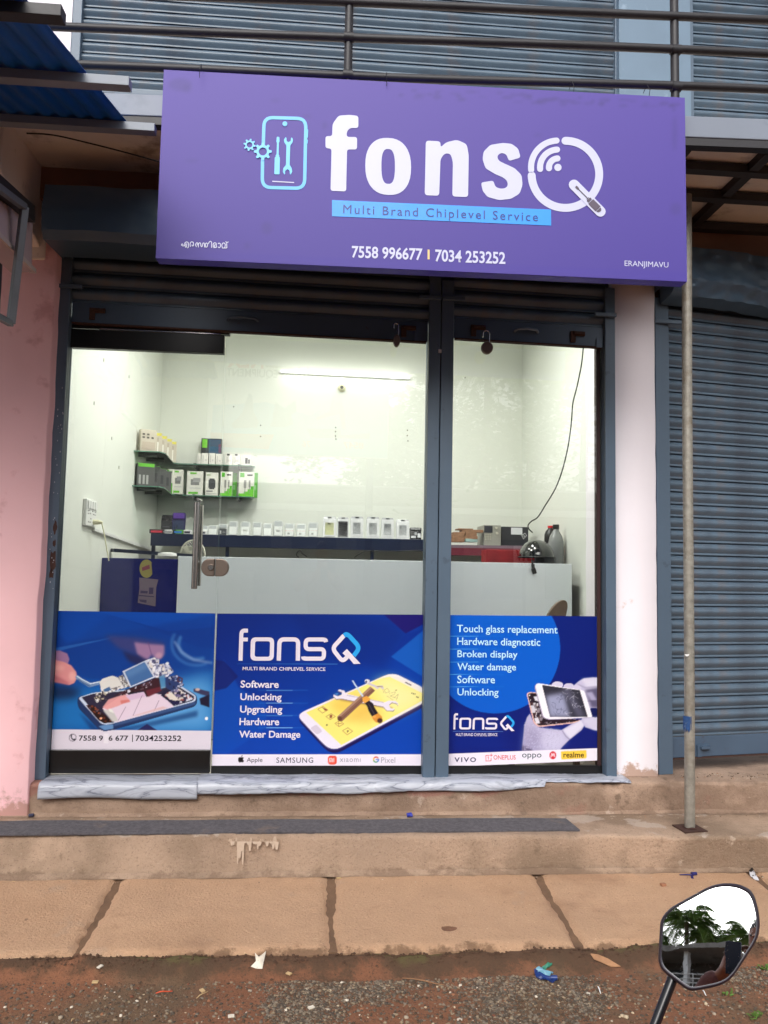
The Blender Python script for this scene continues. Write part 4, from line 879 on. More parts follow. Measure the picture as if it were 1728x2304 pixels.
# brand marks
cv.ell(84, 1168, 24, 26, (20, 16, 24)); cv.ell(74, 1166, 15, 22, (20, 16, 24)); cv.ell(96, 1166, 15, 22, (20, 16, 24)); cv.ell(84, 1192, 12, 4, (240, 232, 244)) ; cv.ell(114, 1162, 12, 13, (240, 232, 244)); cv.poly([(84, 1144), (88, 1132), (98, 1128), (96, 1140)], (20, 16, 24)); cv.ell(84, 1142, 7, 3, (240, 232, 244))
cv.poly(smooth([(822, 1131), (896, 1131), (896, 1208), (822, 1208)], 26, 6, True), (240, 80, 60))
cv.stroke([(836, 1186), (836, 1156), (852, 1156), (858, 1162), (858, 1186)], 7, (250, 245, 245)); cv.stroke([(847, 1186), (847, 1168)], 6, (250, 245, 245)); cv.stroke([(872, 1186), (872, 1155)], 7, (250, 245, 245))
for a0, a1, c_ in ((-40, -150, (214, 74, 60)), (-150, -210, (240, 190, 60)), (-210, -310, (60, 150, 90)), (-310, -360, (60, 120, 210))):
    cv.stroke([(1229+21*cos(radians(a)), 1165+21*sin(radians(a))) for a in np.linspace(a0, a1, 10)], 10, c_)
cv.stroke([(1230, 1165), (1252, 1165)], 9, (60, 120, 210))
P2 = Plate((-.548, -.0058, 0), (1, 0, 0), D2)
q2 = (.003, 1.077, zz(P2, 466, 1727), zz(P2, 945, 1726.5), zz(P2, 480, 1380.3), zz(P2, 950, 1383))
po2 = inked(P2, cv, q2, 'poster', vin); po2['label'] = 'blue poster with a yellow-screened phone and tools'
xb = lambda P: [(520+x/kB, 1400+y/kB) for x, y in P]
def logo(P, x0, y0, k, par, col, col2):
    """stroke letters f o n s and the slanted square Q, k photo units per poster unit"""
    f = lambda L: [(x0+x*k, y0+y*k) for x, y in L]
    P.fill('letter', [f(strip(smooth([(143, 71), (88, 71), (80, 326)], 34, 7), 34, False))], col, 3, parent=par)
    P.fill('letter', [f(strip([(92, 146), (142, 146)], 32, False))], col, 5, parent=par)
    P.fill('letter', [f(smooth([(167, 128), (366, 128), (362, 326), (163, 326)], 46, 7, True)), f(smooth([(204, 161), (331, 161), (327, 293), (200, 293)], 20, 5, True))[::-1]], col, 3, parent=par)
    P.fill('letter', [f(strip(smooth([(404, 326), (411, 145), (569, 145), (566, 326)], 40, 7), 36, False))], col, 3, parent=par)
    P.fill('letter', [f(strip(smooth([(806, 168), (800, 146), (634, 146), (632, 228), (788, 228), (786, 309), (614, 309), (612, 290)], 30, 6), 35, False))], col, 3, parent=par)
    P.fill('logo_mark', [f(strip(smooth([(1015, 262), (945, 335), (858, 222), (958, 112)], 40, 7), 36, False))], col, 3, parent=par)
    P.fill('logo_mark', [f(strip(smooth([(958, 112), (985, 96), (1092, 215), (1040, 284)], 46, 7), 38, False))], col2, 5, parent=par)
    P.fill('logo_mark', [f([(944, 262), (982, 226), (1098, 352), (1040, 354), (1000, 306), (975, 292)])], col, 6, parent=par)
LC = flat((42, 166, 240), .35)
logo(P2, 520, 1400, 1/kB, po2, WS, LC)
tb = lambda t, a, b, c, d, m=WS, bold=.02, k=3, par=None, P=P2, sp=1: P.text(t, 520+a/kB, 520+b/kB, 1400+c/kB, 1400+d/kB, m, k, bold=bold, parent=par or po2, sp=sp)
tb('MULTI BRAND CHIPLEVEL SERVICE', 98, 800, 380, 410, bold=.012)
for t, a, b, c, d in (('Software', 80, 405, 494, 557), ('Unlocking', 78, 428, 603, 680), ('Upgrading', 76, 434, 708, 786), ('Hardware', 71, 408, 812, 874), ('Water Damage', 68, 587, 920, 998)): tb(t, a, b, c, d, WS, .022)
GR = flat((120, 116, 132), .4); GR2 = flat((172, 166, 180), .4)
tb('Apple', 132, 266, 1148, 1196, flat((70, 64, 80), .4), 0); tb('SAMSUNG', 384, 696, 1147, 1192, flat((30, 26, 64), .4), .0, sp=1.15)
tb('xıaomı', 922, 1098, 1154, 1185, GR2, .005, sp=1.15); tb('Pixel', 1272, 1392, 1145, 1192, GR2, 0)

# right poster
Co = (1000, 1380); kC = 4.484
cv = Canvas(990, 1370, 1368, 1738, 1.6, Co, kC)
cv.a[:] = cv.grad((200, 0), (0, 30, 120), (1400, 1400), (4, 24, 112))(cv)
cv.poly([(400, 1000), (700, 1400), (0, 1400), (0, 900)], (0, 38, 136), .5, 60)
cv.poly([(510+658*cos(a), 352+658*sin(a)) for a in np.linspace(0, 2*pi, 72)], (0, 92, 204), 1)
cv.a = cv.a*1.0
for y in (230, 362, 492, 617, 740): cv.stroke([(10, y), (340, y)], 4, (110, 190, 240), .8); cv.stroke([(340, y), (600, y)], 4, (90, 170, 230), .3, 2)
gl1 = [(780, 1400), (795, 1250), (806, 1130), (832, 1050), (862, 1010), (905, 1110), (960, 1152), (1060, 1165), (1180, 1178), (1290, 1110), (1385, 1070), (1412, 1130), (1385, 1178), (1265, 1272), (1235, 1300), (1195, 1340), (1150, 1400)]
cv.poly(gl1, (188, 182, 214), 1, 2); cv.poly([(780, 1400), (795, 1250), (820, 1130), (900, 1160), (1000, 1250), (960, 1400)], (150, 142, 178), .7, 40); cv.poly([(1000, 1180), (1180, 1185), (1240, 1290), (1120, 1380), (960, 1330)], (212, 208, 234), .7, 30)
cv.poly([(1190, 1180), (1385, 1075), (1412, 1130), (1270, 1265)], (226, 222, 240), .9, 8); cv.stroke([(1190, 1185), (1225, 1240), (1262, 1272)], 7, (110, 104, 140), .8, 3); cv.poly([(782, 1330), (880, 1370), (900, 1400), (780, 1400)], (70, 60, 96), .8, 12)
cv.specks([(800, 1100), (1180, 1180), (1150, 1390), (800, 1390)], 900, 7, [(170, 164, 198), (204, 200, 226)], .5)
gl2 = [(1283, 745), (1360, 680), (1410, 655), (1500, 645), (1600, 652), (1600, 980), (1560, 1000), (1540, 960), (1480, 955), (1450, 1000), (1600, 1040), (1600, 1190), (1520, 1180), (1420, 1150), (1385, 1090), (1400, 800)]
cv.poly(gl2, (198, 192, 220), 1, 2); cv.poly([(1420, 770), (1590, 730), (1590, 960), (1480, 950)], (84, 78, 110), .9, 14); cv.poly([(1430, 800), (1490, 790), (1540, 880), (1480, 880)], (180, 174, 206), .9, 8); cv.poly([(1380, 660), (1580, 655), (1570, 740), (1440, 760)], (226, 222, 240), .8, 14); cv.stroke([(1350, 720), (1420, 750), (1540, 740)], 8, (120, 112, 150), .7, 5)
cv.poly([(1470, 960), (1530, 955), (1572, 1000), (1575, 1040), (1520, 1052), (1490, 1045)], (6, 20, 84)); cv.poly([(1395, 1080), (1490, 1048), (1600, 1048), (1600, 1185), (1500, 1175)], (214, 210, 232), .8, 10)
cv.stroke([(1450, 885), (1560, 880)], 6, (60, 54, 80), .7, 4)
cv.ell(1140, 722, 58, 34, (214, 208, 232)); cv.ell(1255, 738, 52, 34, (206, 200, 226)); cv.ell(1335, 755, 48, 30, (210, 204, 228))
bk = smooth([(828, 812), (850, 794), (1000, 800), (1100, 1040), (1382, 1078), (1300, 1110), (952, 1148), (900, 1112)], 24, 5, True)
cv.poly(bk, (232, 186, 176)); cv.poly(smooth([(840, 818), (860, 804), (1000, 808), (1100, 1045), (1370, 1078), (1290, 1098), (955, 1134), (912, 1098)], 20, 5, True), (38, 24, 40))
cv.specks([(850, 820), (940, 810), (1030, 1060), (1000, 1120), (930, 1090)], 80, 36, [(230, 226, 232), (90, 60, 60), (30, 20, 30), (150, 140, 150)]); cv.poly([(870, 930), (905, 930), (920, 1000), (885, 1005)], (210, 206, 216)); cv.poly([(900, 840), (940, 835), (960, 890), (915, 880)], (224, 220, 230)); cv.poly([(905, 1060), (945, 1050), (965, 1110), (925, 1115)], (226, 222, 232)); cv.specks([(1000, 1100), (1280, 1080), (1290, 1100), (1010, 1130)], 60, 14, [(150, 140, 150), (20, 14, 20)])
fr = smooth([(916, 735), (935, 703), (1410, 778), (1492, 1040), (1470, 1050), (1060, 1068), (1000, 1050)], 26, 5, True)
cv.poly([(x-8, y+6) for x, y in fr], (170, 160, 190)); cv.poly(fr, (246, 242, 250))
sc_ = [(984, 722), (1366, 776), (1446, 1046), (1066, 1046)]
cv.poly(sc_, (48, 48, 62)); cv.put(cv.mask(sc_)*cv.blur(cv.mask([(1020, 830), (1200, 800), (1270, 1046), (1060, 1046)]), 22), (160, 164, 196), .95); cv.put(cv.mask(sc_)*cv.blur(cv.mask([(1180, 750), (1260, 760), (1420, 1046), (1340, 1046)]), 20), (110, 110, 136), .6)
for _ in range(46):
    x, y = random.uniform(1040, 1400), random.uniform(760, 1030); pts = [(x, y)]
    a = random.uniform(0, 6.28)
    for k in range(4): a += random.uniform(-.9, .9); x += 16*cos(a); y += 14*sin(a); pts.append((x, y))
    if all(995+(yy-722)*.25 < xx < 1355+(yy-776)*.30 and 765 < yy < 1040 for xx, yy in pts): cv.stroke(pts, 3, (226, 226, 238) if x > 1220 else (70, 70, 96), .75)
cv.poly([(-20, 1419), (1600, 1358), (1600, 1600), (-20, 1600)], (240, 232, 244))
cv.stroke([(419, 1434), (419, 1490), (472, 1488), (472, 1462)], 6, (222, 50, 60)); cv.stroke([(419, 1434), (450, 1433)], 6, (222, 50, 60)); cv.stroke([(472, 1420), (472, 1444)], 5, (222, 50, 60)); cv.stroke([(460, 1432), (484, 1432)], 5, (222, 50, 60)); cv.stroke([(438, 1452), (445, 1447), (445, 1474)], 5, (222, 50, 60))
cv.ell(1094, 1432, 35, 40, (214, 40, 56)); cv.stroke([(1074, 1450), (1084, 1412), (1094, 1440), (1104, 1412), (1114, 1448)], 8, (245, 235, 240))
cv.poly(smooth([(1176, 1392), (1432, 1381), (1434, 1462), (1178, 1474)], 8, 3, True), (248, 204, 70))
P3 = Plate((.664, -.0058, 0), (1, 0, 0), D3)
q3 = (.001, .8065, zz(P3, 1001, 1725.3), zz(P3, 1350, 1711), zz(P3, 1005.5, 1383.8), zz(P3, 1352, 1386.8))
po3 = inked(P3, cv, q3, 'poster', vin); po3['label'] = 'blue poster with a service list and gloved hands holding a cracked phone'
tc_ = lambda t, a, b, c, d, m=WS, bold=.012, k=3, sp=1: P3.text(t, 1000+a/kC, 1000+b/kC, 1380+c/kC, 1380+d/kC, m, k, bold=bold, parent=po3, sp=sp)
for t, a, b, c, d in (('Touch glass replacement', 126, 1140, 122, 220), ('Hardware diagnostic', 128, 966, 249, 347), ('Broken display', 130, 737, 375, 468), ('Water damage', 129, 722, 503, 597), ('Software', 129, 510, 628, 706), ('Unlocking', 130, 545, 757, 852)): tc_(t, a, b, c, d, flat((190, 232, 250), .35))
kk = (708-88)/(1100-62)/kC
logo(P3, 1000+88/kC-62*kk, 1380+1008/kC-54*kk, kk, po3, WS, LC)
P3.fill('rule', [[(1000+x/kC, 1380+y/kC) for x, y in [(85, 1187), (590, 1191), (590, 1194), (85, 1190)]]], flat((110, 150, 220), .4), 3, parent=po3)
tc_('MULTI BRAND CHIPLEVEL SERVICE', 115, 533, 1208, 1238, bold=.008)
tc_('vıvo', 100, 318, 1452, 1500, flat((60, 56, 96), .4), .0, sp=1.1); tc_('ONEPLUS', 495, 718, 1430, 1475, flat((222, 50, 60), .4), .0); tc_('oppo', 782, 978, 1415, 1472, flat((40, 74, 84), .4), 0); tc_('realme', 1200, 1406, 1398, 1454, flat((66, 54, 30), .4), .01)

# marble-patterned vinyl laid over the ledge
MV = bpy.data.materials.new('marble_vinyl'); MV.use_nodes = True; t = MV.node_tree; b_ = t.nodes['Principled BSDF']
tcn = t.nodes.new('ShaderNodeTexCoord'); mpn = t.nodes.new('ShaderNodeMapping'); mpn.inputs['Scale'].default_value = (1.3, 7, 8); mpn.inputs['Rotation'].default_value = (0, .5, .35)
nn = t.nodes.new('ShaderNodeTexNoise'); nn.inputs['Scale'].default_value = 2.3; nn.inputs['Detail'].default_value = 8; nn.inputs['Distortion'].default_value = 1.4
cr = t.nodes.new('ShaderNodeValToRGB'); e = cr.color_ramp.elements
e[0].position = .40; e[0].color = (*lin((184, 188, 198)), 1); e[1].position = .70; e[1].color = (*lin((170, 174, 186)), 1)
for p_, c_ in ((.47, (172, 176, 188)), (.50, (112, 116, 130)), (.51, (156, 160, 172)), (.60, (188, 192, 202))):
    q = e.new(p_); q.color = (*lin(c_), 1)
t.links.new(tcn.outputs['Object'], mpn.inputs[0]); t.links.new(mpn.outputs[0], nn.inputs[0]); t.links.new(nn.outputs[0], cr.inputs[0]); t.links.new(cr.outputs[0], b_.inputs['Base Color']); b_.inputs['Roughness'].default_value = .32
def vinyl(x0, x1, label, hang, crump, yb, sd):
    n = int((x1-x0)/.012); vs = []; fs = []; prof = [(-.0, .004)]+[(-.02*k, .004) for k in range(1, 7)]+[(-.140, .001), (-.151, -.010), (-.156, -.022)]
    for i in range(n+1):
        x = x0+(x1-x0)*i/n; h = hang(x)
        yo = .012*fbm(x, 0, 9.9, 3, 1.2)
        pr = prof+[(-.158, -.022-h*t_) for t_ in (.35, .7, 1)] if h > .005 else prof[:7]+[(-.128, .003), (-.134, .002), (-.138, .000), (-.141, -.002), (-.144, -.004), (-.147, -.006)]
        for k, (y, z) in enumerate(pr):
            c = .7*crump*(fbm(x, k*.02+y*3, sd, 4, 9)+.6*abs(fbm(x, y, sd+3, 3, 22))); vs.append((x, y+yb-c*.4-(yo if k > 6 else 0), z+.006+max(0, c)*(.6 if k else 0)+.004*fbm(x, 3, sd, 2, 3)))
    m_ = len(prof)+3
    for i in range(n):
        for k in range(m_-1): fs.append((i*m_+k, i*m_+k+1, (i+1)*m_+k+1, (i+1)*m_+k))
    o = solo('vinyl_sheet', MB().add(vs, fs), MV, label, 'vinyl sheet', 'marble-patterned vinyl sheets on the ledge', smooth=180)
    s_ = o.modifiers.new('thickness', 'SOLIDIFY'); s_.thickness = .0012
vinyl(-1.345, -.59, 'marble-look vinyl sheet folded over the ledge below the glass door', lambda x: .050+.004*sin(x*7), .004, -.004, 1)
vinyl(-.60, 1.60, 'long crumpled marble-look vinyl sheet on the ledge under the two panes', lambda x: max(0, .030-.012*max(0, x+.1)-.04*max(0, x-.9))+(.004*sin(x*9) if x < 1.1 else 0), .011, 0, 6)
# ------------------------------------------------------------------ the room
YB, XL, XR = 2.3, -1.372, 1.66
mb = MB(); mb.box((XL-.1, .02, .0), (XL, YB+.1, 3.08)); ob('room_wall', mb, ROOMW, B)
mb = MB(); mb.box((XL, YB, .0), (XR, YB+.1, 3.08)); ob('room_wall', mb, ROOMW, B)
mb = MB(); mb.box((XR, .10, .0), (XR+.1, YB+.1, 3.08)); mb.box((1.50, .012, .0), (1.553, .10, 3.08)); mb.box((1.553, .06, .0), (XR, .10, 3.08)); ob('room_wall', mb, ROOMW, B)
mb = MB(); mb.box((XL, .06, 3.08), (XR, YB+.1, 3.2)); ob('room_ceiling', mb, ROOMW, B)
mb = MB(); mb.box((XL-.03, .055, 2.56), (XR, .075, 3.09)); ob('room_wall', mb, ROOMW, B)
mb = MB(); mb.box((XL, .02, -.05), (XR, YB, .004)); ob('room_floor', mb, mat('room_floor_tile', (190, 182, 172), .25, var=.04), B)
EM = emit_mat('lamp_glow', (1, 1, .93), 5); EM2 = emit_mat('tube_glow', (1, 1, .95), 1.3)
for k, (x, y) in enumerate(((-.42, .24), (.66, .24), (-.42, 1.05), (.66, 1.05))):
    T = thing('ceiling_light', ('round white ceiling downlight at the %s of the shop ceiling' % ('front left', 'front right', 'back left', 'back right')[k]), 'ceiling light', (x, y, 3.06), 'round downlights in the shop ceiling')
    mb = MB(); mb.lathe([(.075, 3.079), (.078, 3.065), (.062, 3.062)], (x, y, 0), 24); ob('trim_ring', mb, PLASTW, T, smooth=40)
    mb = MB(); mb.lathe([(.058, 3.064), (.058, 3.060)], (x, y, 0), 24); ob('diffuser', mb, EM, T)
    l = bpy.data.lights.new('lamp', 'AREA'); l.shape = 'DISK'; l.size = .12; l.energy = 12.5; l.color = (1, 1, .945); l.spread = radians(170)
    lo_ = bpy.data.objects.new('lamp', l); COL.objects.link(lo_); lo_.location = Vector((x, y, 3.055)) - WL[T]; lo_.parent = T
# tube light, lamp holder, plugged holes on the back wall
a, b = S(627, 836, YB-.03), S(925, 851, YB-.03)
T = thing('tube_light', 'long white tube light fixed high on the back wall', 'tube light', a)
mb = MB(); mb.sqtube(a+Vector((0, .012, 0)), b+Vector((0, .012, 0)), .03, .022); ob('batten', mb, PLASTW, T, bevel=.003)
mb = MB(); mb.tube([a+Vector((.02, -.012, .002)), b+Vector((-.02, -.012, .002))], .009, 12); ob('tube', mb, EM2, T, smooth=50)
l = bpy.data.lights.new('tube_lamp', 'AREA'); l.shape = 'RECTANGLE'; l.size = 1.05; l.size_y = .03; l.energy = .6; l.color = (1, 1, .92)
lo_ = bpy.data.objects.new('tube_lamp', l); COL.objects.link(lo_); lo_.parent = T; lo_.location = (a+b)/2+Vector((0, -.09, 0))-WL[T]; lo_.rotation_euler = (radians(60), 0, 0)
c = S(769, 873, YB-.01); T = thing('lamp_holder', 'round lamp holder below the tube light on the back wall', 'lamp holder', c)
mb = MB(); mb.lathe([(.034, 0), (.034, .006), (.026, .012), (.024, .03), (.017, .034)], c, 20, M=Matrix.Rotation(pi/2, 3, 'X')); ob('rose', mb, mat('cream_plastic', (226, 222, 190), .4), T, smooth=40)
mb = MB(); mb.lathe([(.014, .0), (.014, .002)], c+Vector((0, -.036, -.002)), 14, M=Matrix.Rotation(pi/2, 3, 'X')); ob('socket', mb, mat('socket_dark', (70, 70, 60), .5), T)
mb = MB(); mb.box((c.x-.011, YB-.012, c.z+.03), (c.x+.011, YB, c.z+.17)); ob('cable_cover', mb, PLASTW, T)
mb = MB()
for px, ys_ in ((586, (957, 982)), (755, (962, 971, 981, 988)), (917, (968, 980, 992)), (1046, (850,)), (525, (915,))):
    for y_ in ys_:
        p = S(px+random.uniform(-1, 1), y_, YB-.003); r = .006; mb.lathe([(r, 0), (r*.8, .004)], p, 8, M=Matrix.Rotation(pi/2, 3, 'X'))
ob('plugged_hole', mb, mat('plug_grey', (120, 118, 104), .7), B)
mb = MB()
for y_, z in ((.50, 2.0), (.9, 1.86), (1.25, 2.35), (.65, 2.3), (1.1, 1.7)): mb.box((XL-.001, y_, z), (XL+.002, y_+.008, z+.02))
ob('wall_mark', mb, mat('plug_grey', (120, 118, 104), .7), B)
# switchboard, plug, cable, trunking
T = thing('switchboard', 'white switchboard with sockets on the left wall of the shop', 'switchboard', (XL, .49, 1.28))
mb = MB(); mb.box((XL, .392, 1.285), (XL+.022, .585, 1.438)); ob('switch_plate', mb, PLASTW, T, bevel=.004)
mb = MB(); mb.box((XL, .394, 1.287), (XL+.012, .583, 1.436)); ob('back_box', mb, mat('back_box', (60, 50, 60), .6), T)
mb = MB()
for k in range(4): mb.box((XL+.022, .408+k*.043, 1.385), (XL+.028, .408+k*.043+.034, 1.428)); 
ob('rocker_switch', mb, PLASTW, T, bevel=.001)
mb = MB()
for y_, z in ((.415, 1.368), (.44, 1.372), (.50, 1.370), (.55, 1.369), (.42, 1.352), (.455, 1.354), (.52, 1.353), (.548, 1.352), (.47, 1.325), (.43, 1.305), (.46, 1.305), (.53, 1.305)): mb.box((XL+.021, y_, z), (XL+.0235, y_+.013, z+.005))
ob('socket_slot', mb, PLASTK, T)
T = thing('plug_lead', 'cream plug and cable hanging from the switchboard on the left wall', 'cable', (XL, .5, 1.1))
mb = MB(); mb.tube([(XL+.022, .53, 1.312), (XL+.05, .53, 1.312), (XL+.075, .53, 1.310)], [.016, .014, .006], 10); ob('plug', mb, mat('cream_plastic', (226, 222, 190), .4), T, smooth=50)
mb = MB(); mb.tube([S(*p, .56) for p in ((222, 1171), (230, 1180), (235, 1204), (240, 1234), (245, 1262))], .0035, 8); ob('lead', mb, mat('cream_plastic', (226, 222, 190), .4), T, smooth=50)
T = solo('cable_trunking', MB().hexa([(XL, .58, 1.262), (XL+.018, .58, 1.262), (XL+.018, 2.25, 1.172), (XL, 2.25, 1.172), (XL, .58, 1.284), (XL+.018, .58, 1.284), (XL+.018, 2.25, 1.194), (XL, 2.25, 1.194)]), PLASTW, 'white cable trunking sloping down the left wall from the switchboard', 'trunking', bevel=.002)
# counter
YC = .80
T = thing('counter', 'long white service counter with a navy end panel on the left', 'counter', (.3, 1.0, 0))
mb = MB(); mb.box((-.905, YC, .01), (1.60, YC+.02, 1.127)); ob('front_panel', mb, WHITEL, T, bevel=.002)
mb = MB(); mb.box((XL, YC+.012, .01), (-.907, YC+.03, 1.108)); o = ob('end_panel', mb, NAVYL, T, bevel=.002); o['label'] = 'glossy navy end panel'
mb = MB(); mb.box((-.905, YC+.022, 1.085), (1.598, YC+.42, 1.118)); ob('counter_top', mb, CHAR, T, bevel=.002)
mb = MB(); mb.box((1.59, YC+.022, .01), (1.604, YC+.42, 1.085)); ob('side_panel', mb, mat('dark_edge', (58, 50, 52), .5), T)
mb = MB(); mb.hexa([(XL, .70+.30, 1.148), (XL+.03, .96, 1.148), (-.88, 1.20, 1.125), (-.90, 1.24, 1.125), (XL, 1.0, 1.170), (XL+.03, .96, 1.170), (-.88, 1.20, 1.147), (-.90, 1.24, 1.147)]); 
ob('flap_edge', mb, CHAR, T)
nv = Plate((XL, YC+.011, 0), (1, 0, 0), T, .0006)  # muted flat shapes laid on the face of the navy panel
o = nv.fill('round_patch', [[(160+x/3.77, 940+y/3.77) for x, y in arc(640, 1280, 60, 78, 35, 325, 26)+[(680, 1230)]]], flat((150, 140, 80), .5), 1)
nv.fill('round_patch_mark', [[(160+x/3.77, 940+y/3.77) for x, y in [(600, 1270), (665, 1245), (668, 1280), (605, 1300)]]], flat((130, 56, 80), .5), 2)
nv.fill('tall_patch', [[(160+x/3.77, 940+y/3.77) for x, y in [(578, 1355), (740, 1372), (722, 1440), (715, 1600), (565, 1570), (580, 1450)]]], flat((120, 104, 120), .5), 1)
nv.fill('tall_patch_mark', [[[(160+x/3.77, 940+y/3.77) for x, y in q]] for q in ([(590, 1465), (650, 1470), (648, 1490), (588, 1488)], [(662, 1440), (700, 1440), (696, 1495), (660, 1495)], [(576, 1502), (705, 1515), (704, 1522), (576, 1512)], [(575, 1540), (640, 1545), (640, 1570), (590, 1562)])], flat((60, 44, 90), .5), 2)
# work bench along the back wall
YK = 1.70
T = thing('work_bench', 'navy-edged work bench along the back wall carrying phone cases', 'bench', (-.2, 2.0, 0))
mb = MB(); mb.box((-1.275, YK, 1.262), (.80, YB-.002, 1.300)); ob('bench_top', mb, CHAR, T, bevel=.002)
mb = MB(); mb.box((-1.275, YK-.018, 1.212), (.80, YK, 1.302)); ob('apron_board', mb, mat('navy_board', (20, 30, 58), .35, var=.1), T, bevel=.002)
for x in (-1.26, -.72, .36):
    mb = MB(); mb.box((x-.012, YK+.01, .004), (x+.012, YK+.034, 1.262)); ob('leg', mb, mat('navy_board', (30, 40, 66), .35), T)
T = thing('repair_bench', 'maroon-edged repair bench at the right under the meters', 'bench', (1.2, 1.7, 0))
mb = MB(); mb.hexa([(.80, 1.62, 1.240), (XR-.01, 1.38, 1.240), (XR-.01, YB-.002, 1.240), (.80, YB-.002, 1.240), (.80, 1.62, 1.262), (XR-.01, 1.38, 1.262), (XR-.01, YB-.002, 1.262), (.80, YB-.002, 1.262)]); ob('bench_top', mb, mat('mauve_top', (120, 104, 116), .4), T)
mb = MB(); mb.hexa([(.80, 1.60, 1.185), (XR-.01, 1.36, 1.185), (XR-.01, 1.375, 1.185), (.80, 1.615, 1.185), (.80, 1.60, 1.24), (XR-.01, 1.36, 1.24), (XR-.01, 1.375, 1.24), (.80, 1.615, 1.24)]); ob('apron_board', mb, mat('maroon_board', (108, 36, 52), .4, var=.15), T)
for x in (.84, 1.25): 
    mb = MB(); mb.box((x, 1.66, .004), (x+.025, 1.685, 1.185)); ob('leg', mb, mat('maroon_board', (108, 36, 52), .4), T)
solo('red_box', MB().box((1.12, 1.18, 1.1185), (1.52, 1.36, 1.222)), mat('red_card', (150, 30, 36), .5, var=.25, scale=9, dirt=[((210, 160, 150), 14, .62, .7, .7)]), 'red printed carton standing on the counter behind the helmet', 'box', bevel=.004)
# glass shelves
GREEN = (110, 200, 70)
def shelf(z, label, nm):
    T = thing('glass_shelf', label, 'shelf', (-1.1, 2.1, z), 'L-shaped glass shelves in the back left corner')
    pts = [(XL, 1.47), (-1.185, 1.50), (-1.12, 1.62), (-1.02, 2.08), (-.585, 2.10), (-.56, 2.2), (-.60, YB-.002), (XL, YB-.002)]
    pts = [(XL, 1.47), (-1.19, 1.485), (-1.165, 1.56), (-1.205, 2.05), (-1.17, 2.09), (-.60, 2.10), (-.575, 2.16), (-.60, YB-.002), (XL, YB-.002)]
    n = len(pts); vs = [(x, y, z-.008) for x, y in pts]+[(x, y, z) for x, y in pts]
    mb = MB(); mb.add(vs, [tuple(range(n))[::-1], tuple(range(n, 2*n))]); ob('glass_sheet', mb, SHELFG, T)
    mb = MB(); mb.add(vs, [(i, (i+1) % n, (i+1) % n+n, i+n) for i in range(n-3)]); ob('glass_edge', mb, EDGED, T)
    for (x, y, dx, dy) in ((-1.05, 2.13, 0, 1), (-.70, 2.13, 0, 1), (-1.24, 1.62, 1, 0), (-1.24, 1.86, 1, 0)):
        mb = MB()
        if dy: mb.box((x-.008, y-.02, z-.028), (x+.008, YB-.002, z-.009)); mb.box((x-.010, y-.02, z+.001), (x+.010, y+.01, z+.008))
        else: mb.box((XL, y-.007, z-.024), (x, y+.007, z-.009))
        ob('bracket', mb, mat('bracket_grey', (110, 112, 112), .35, metal=.6), T)
    return T
ZS1, ZS2 = 1.882, 1.632
shelf(ZS1, 'upper green-edged glass shelf holding beige boxes and small white boxes', 1); shelf(ZS2, 'lower green-edged glass shelf holding green and white charger boxes', 2)
def carton(nm, label, c, w_, d, h, body, faces, group=None, rz=0, top=None, cat='box', tilt=0):
    """printed carton: faces = list of (u0,u1,v0,v1,colour) on the front"""
    x, y, z = c; z += .0012
    T = thing(nm, label, cat, (x, y, z), group)
    T.rotation_euler = (tilt, 0, rz); f = Vector((x, y, z))
    mb = MB(); mb.box((x-w_/2, y-d/2, z), (x+w_/2, y+d/2, z+h)); bod = ob('carton', mb, flat(body, .45), T, bevel=.0015)
    for k, (u0, u1, v0, v1, cc) in enumerate(faces):
        mb = MB(); mb.box((x-w_/2+u0*w_, y-d/2-.0008-.0004*k, z+v0*h), (x-w_/2+u1*w_, y-d/2+.001, z+v1*h)); ob('printed_patch', mb, flat(cc, .45), bod)
    if top: mb = MB(); mb.box((x-w_/2, y-d/2, z+h-.001), (x+w_/2, y+d/2, z+h+.0015)); ob('lid', mb, flat(top, .5), T)
    return T
def pxbox(px0, px1, pyt, Y, zb):
    a = S(px0, pyt, Y); b = S(px1, pyt, Y); return (a.x+b.x)/2, b.x-a.x, a.z-zb
ords = ('first', 'second', 'third', 'fourth', 'fifth', 'sixth', 'seventh', 'eighth', 'ninth', 'tenth', 'eleventh', 'twelfth')
for k in range(5):
    y = 1.57+.125*k; x = -1.30+.012*k
    carton('cable_box', 'beige cable box with yellow tab, %s from the front on the upper glass shelf' % ords[k], (x, y, ZS1), .115, .055, .165, (206, 196, 180),
           ([(.1, .25, .60, .68, (90, 84, 78)), (.38, .53, .60, .68, (90, 84, 78)), (.66, .8, .60, .68, (90, 84, 78)), (.1, .25, .74, .82, (90, 84, 78)), (.38, .53, .74, .82, (90, 84, 78)), (.1, .9, .12, .45, (196, 180, 164))] if k == 0 else
            [(.35, .8, .12, .80, (188, 176, 160)), (.45, .58, .1, .7, (236, 232, 222)), (.68, .78, .1, .6, (236, 232, 222)), (.5, .95, .88, 1, (224, 214, 90))]), 'beige cable boxes in a row along the left wall', rz=radians(28), top=(224, 218, 130) if k else None)
x, w_, h = pxbox(454, 499.5, 987, 2.24, ZS1)
carton('earphone_box', 'black gadget box with a green corner label behind small white boxes', (x, 2.25, ZS1), w_, .05, h, (44, 48, 52), [(.05, .3, .66, .97, (118, 196, 56)), (.38, .97, .2, .97, (44, 82, 110)), (.86, .97, .5, .8, (110, 70, 96)), (.1, .3, .04, .2, (160, 164, 168)), (.48, .7, .04, .2, (160, 164, 168))])
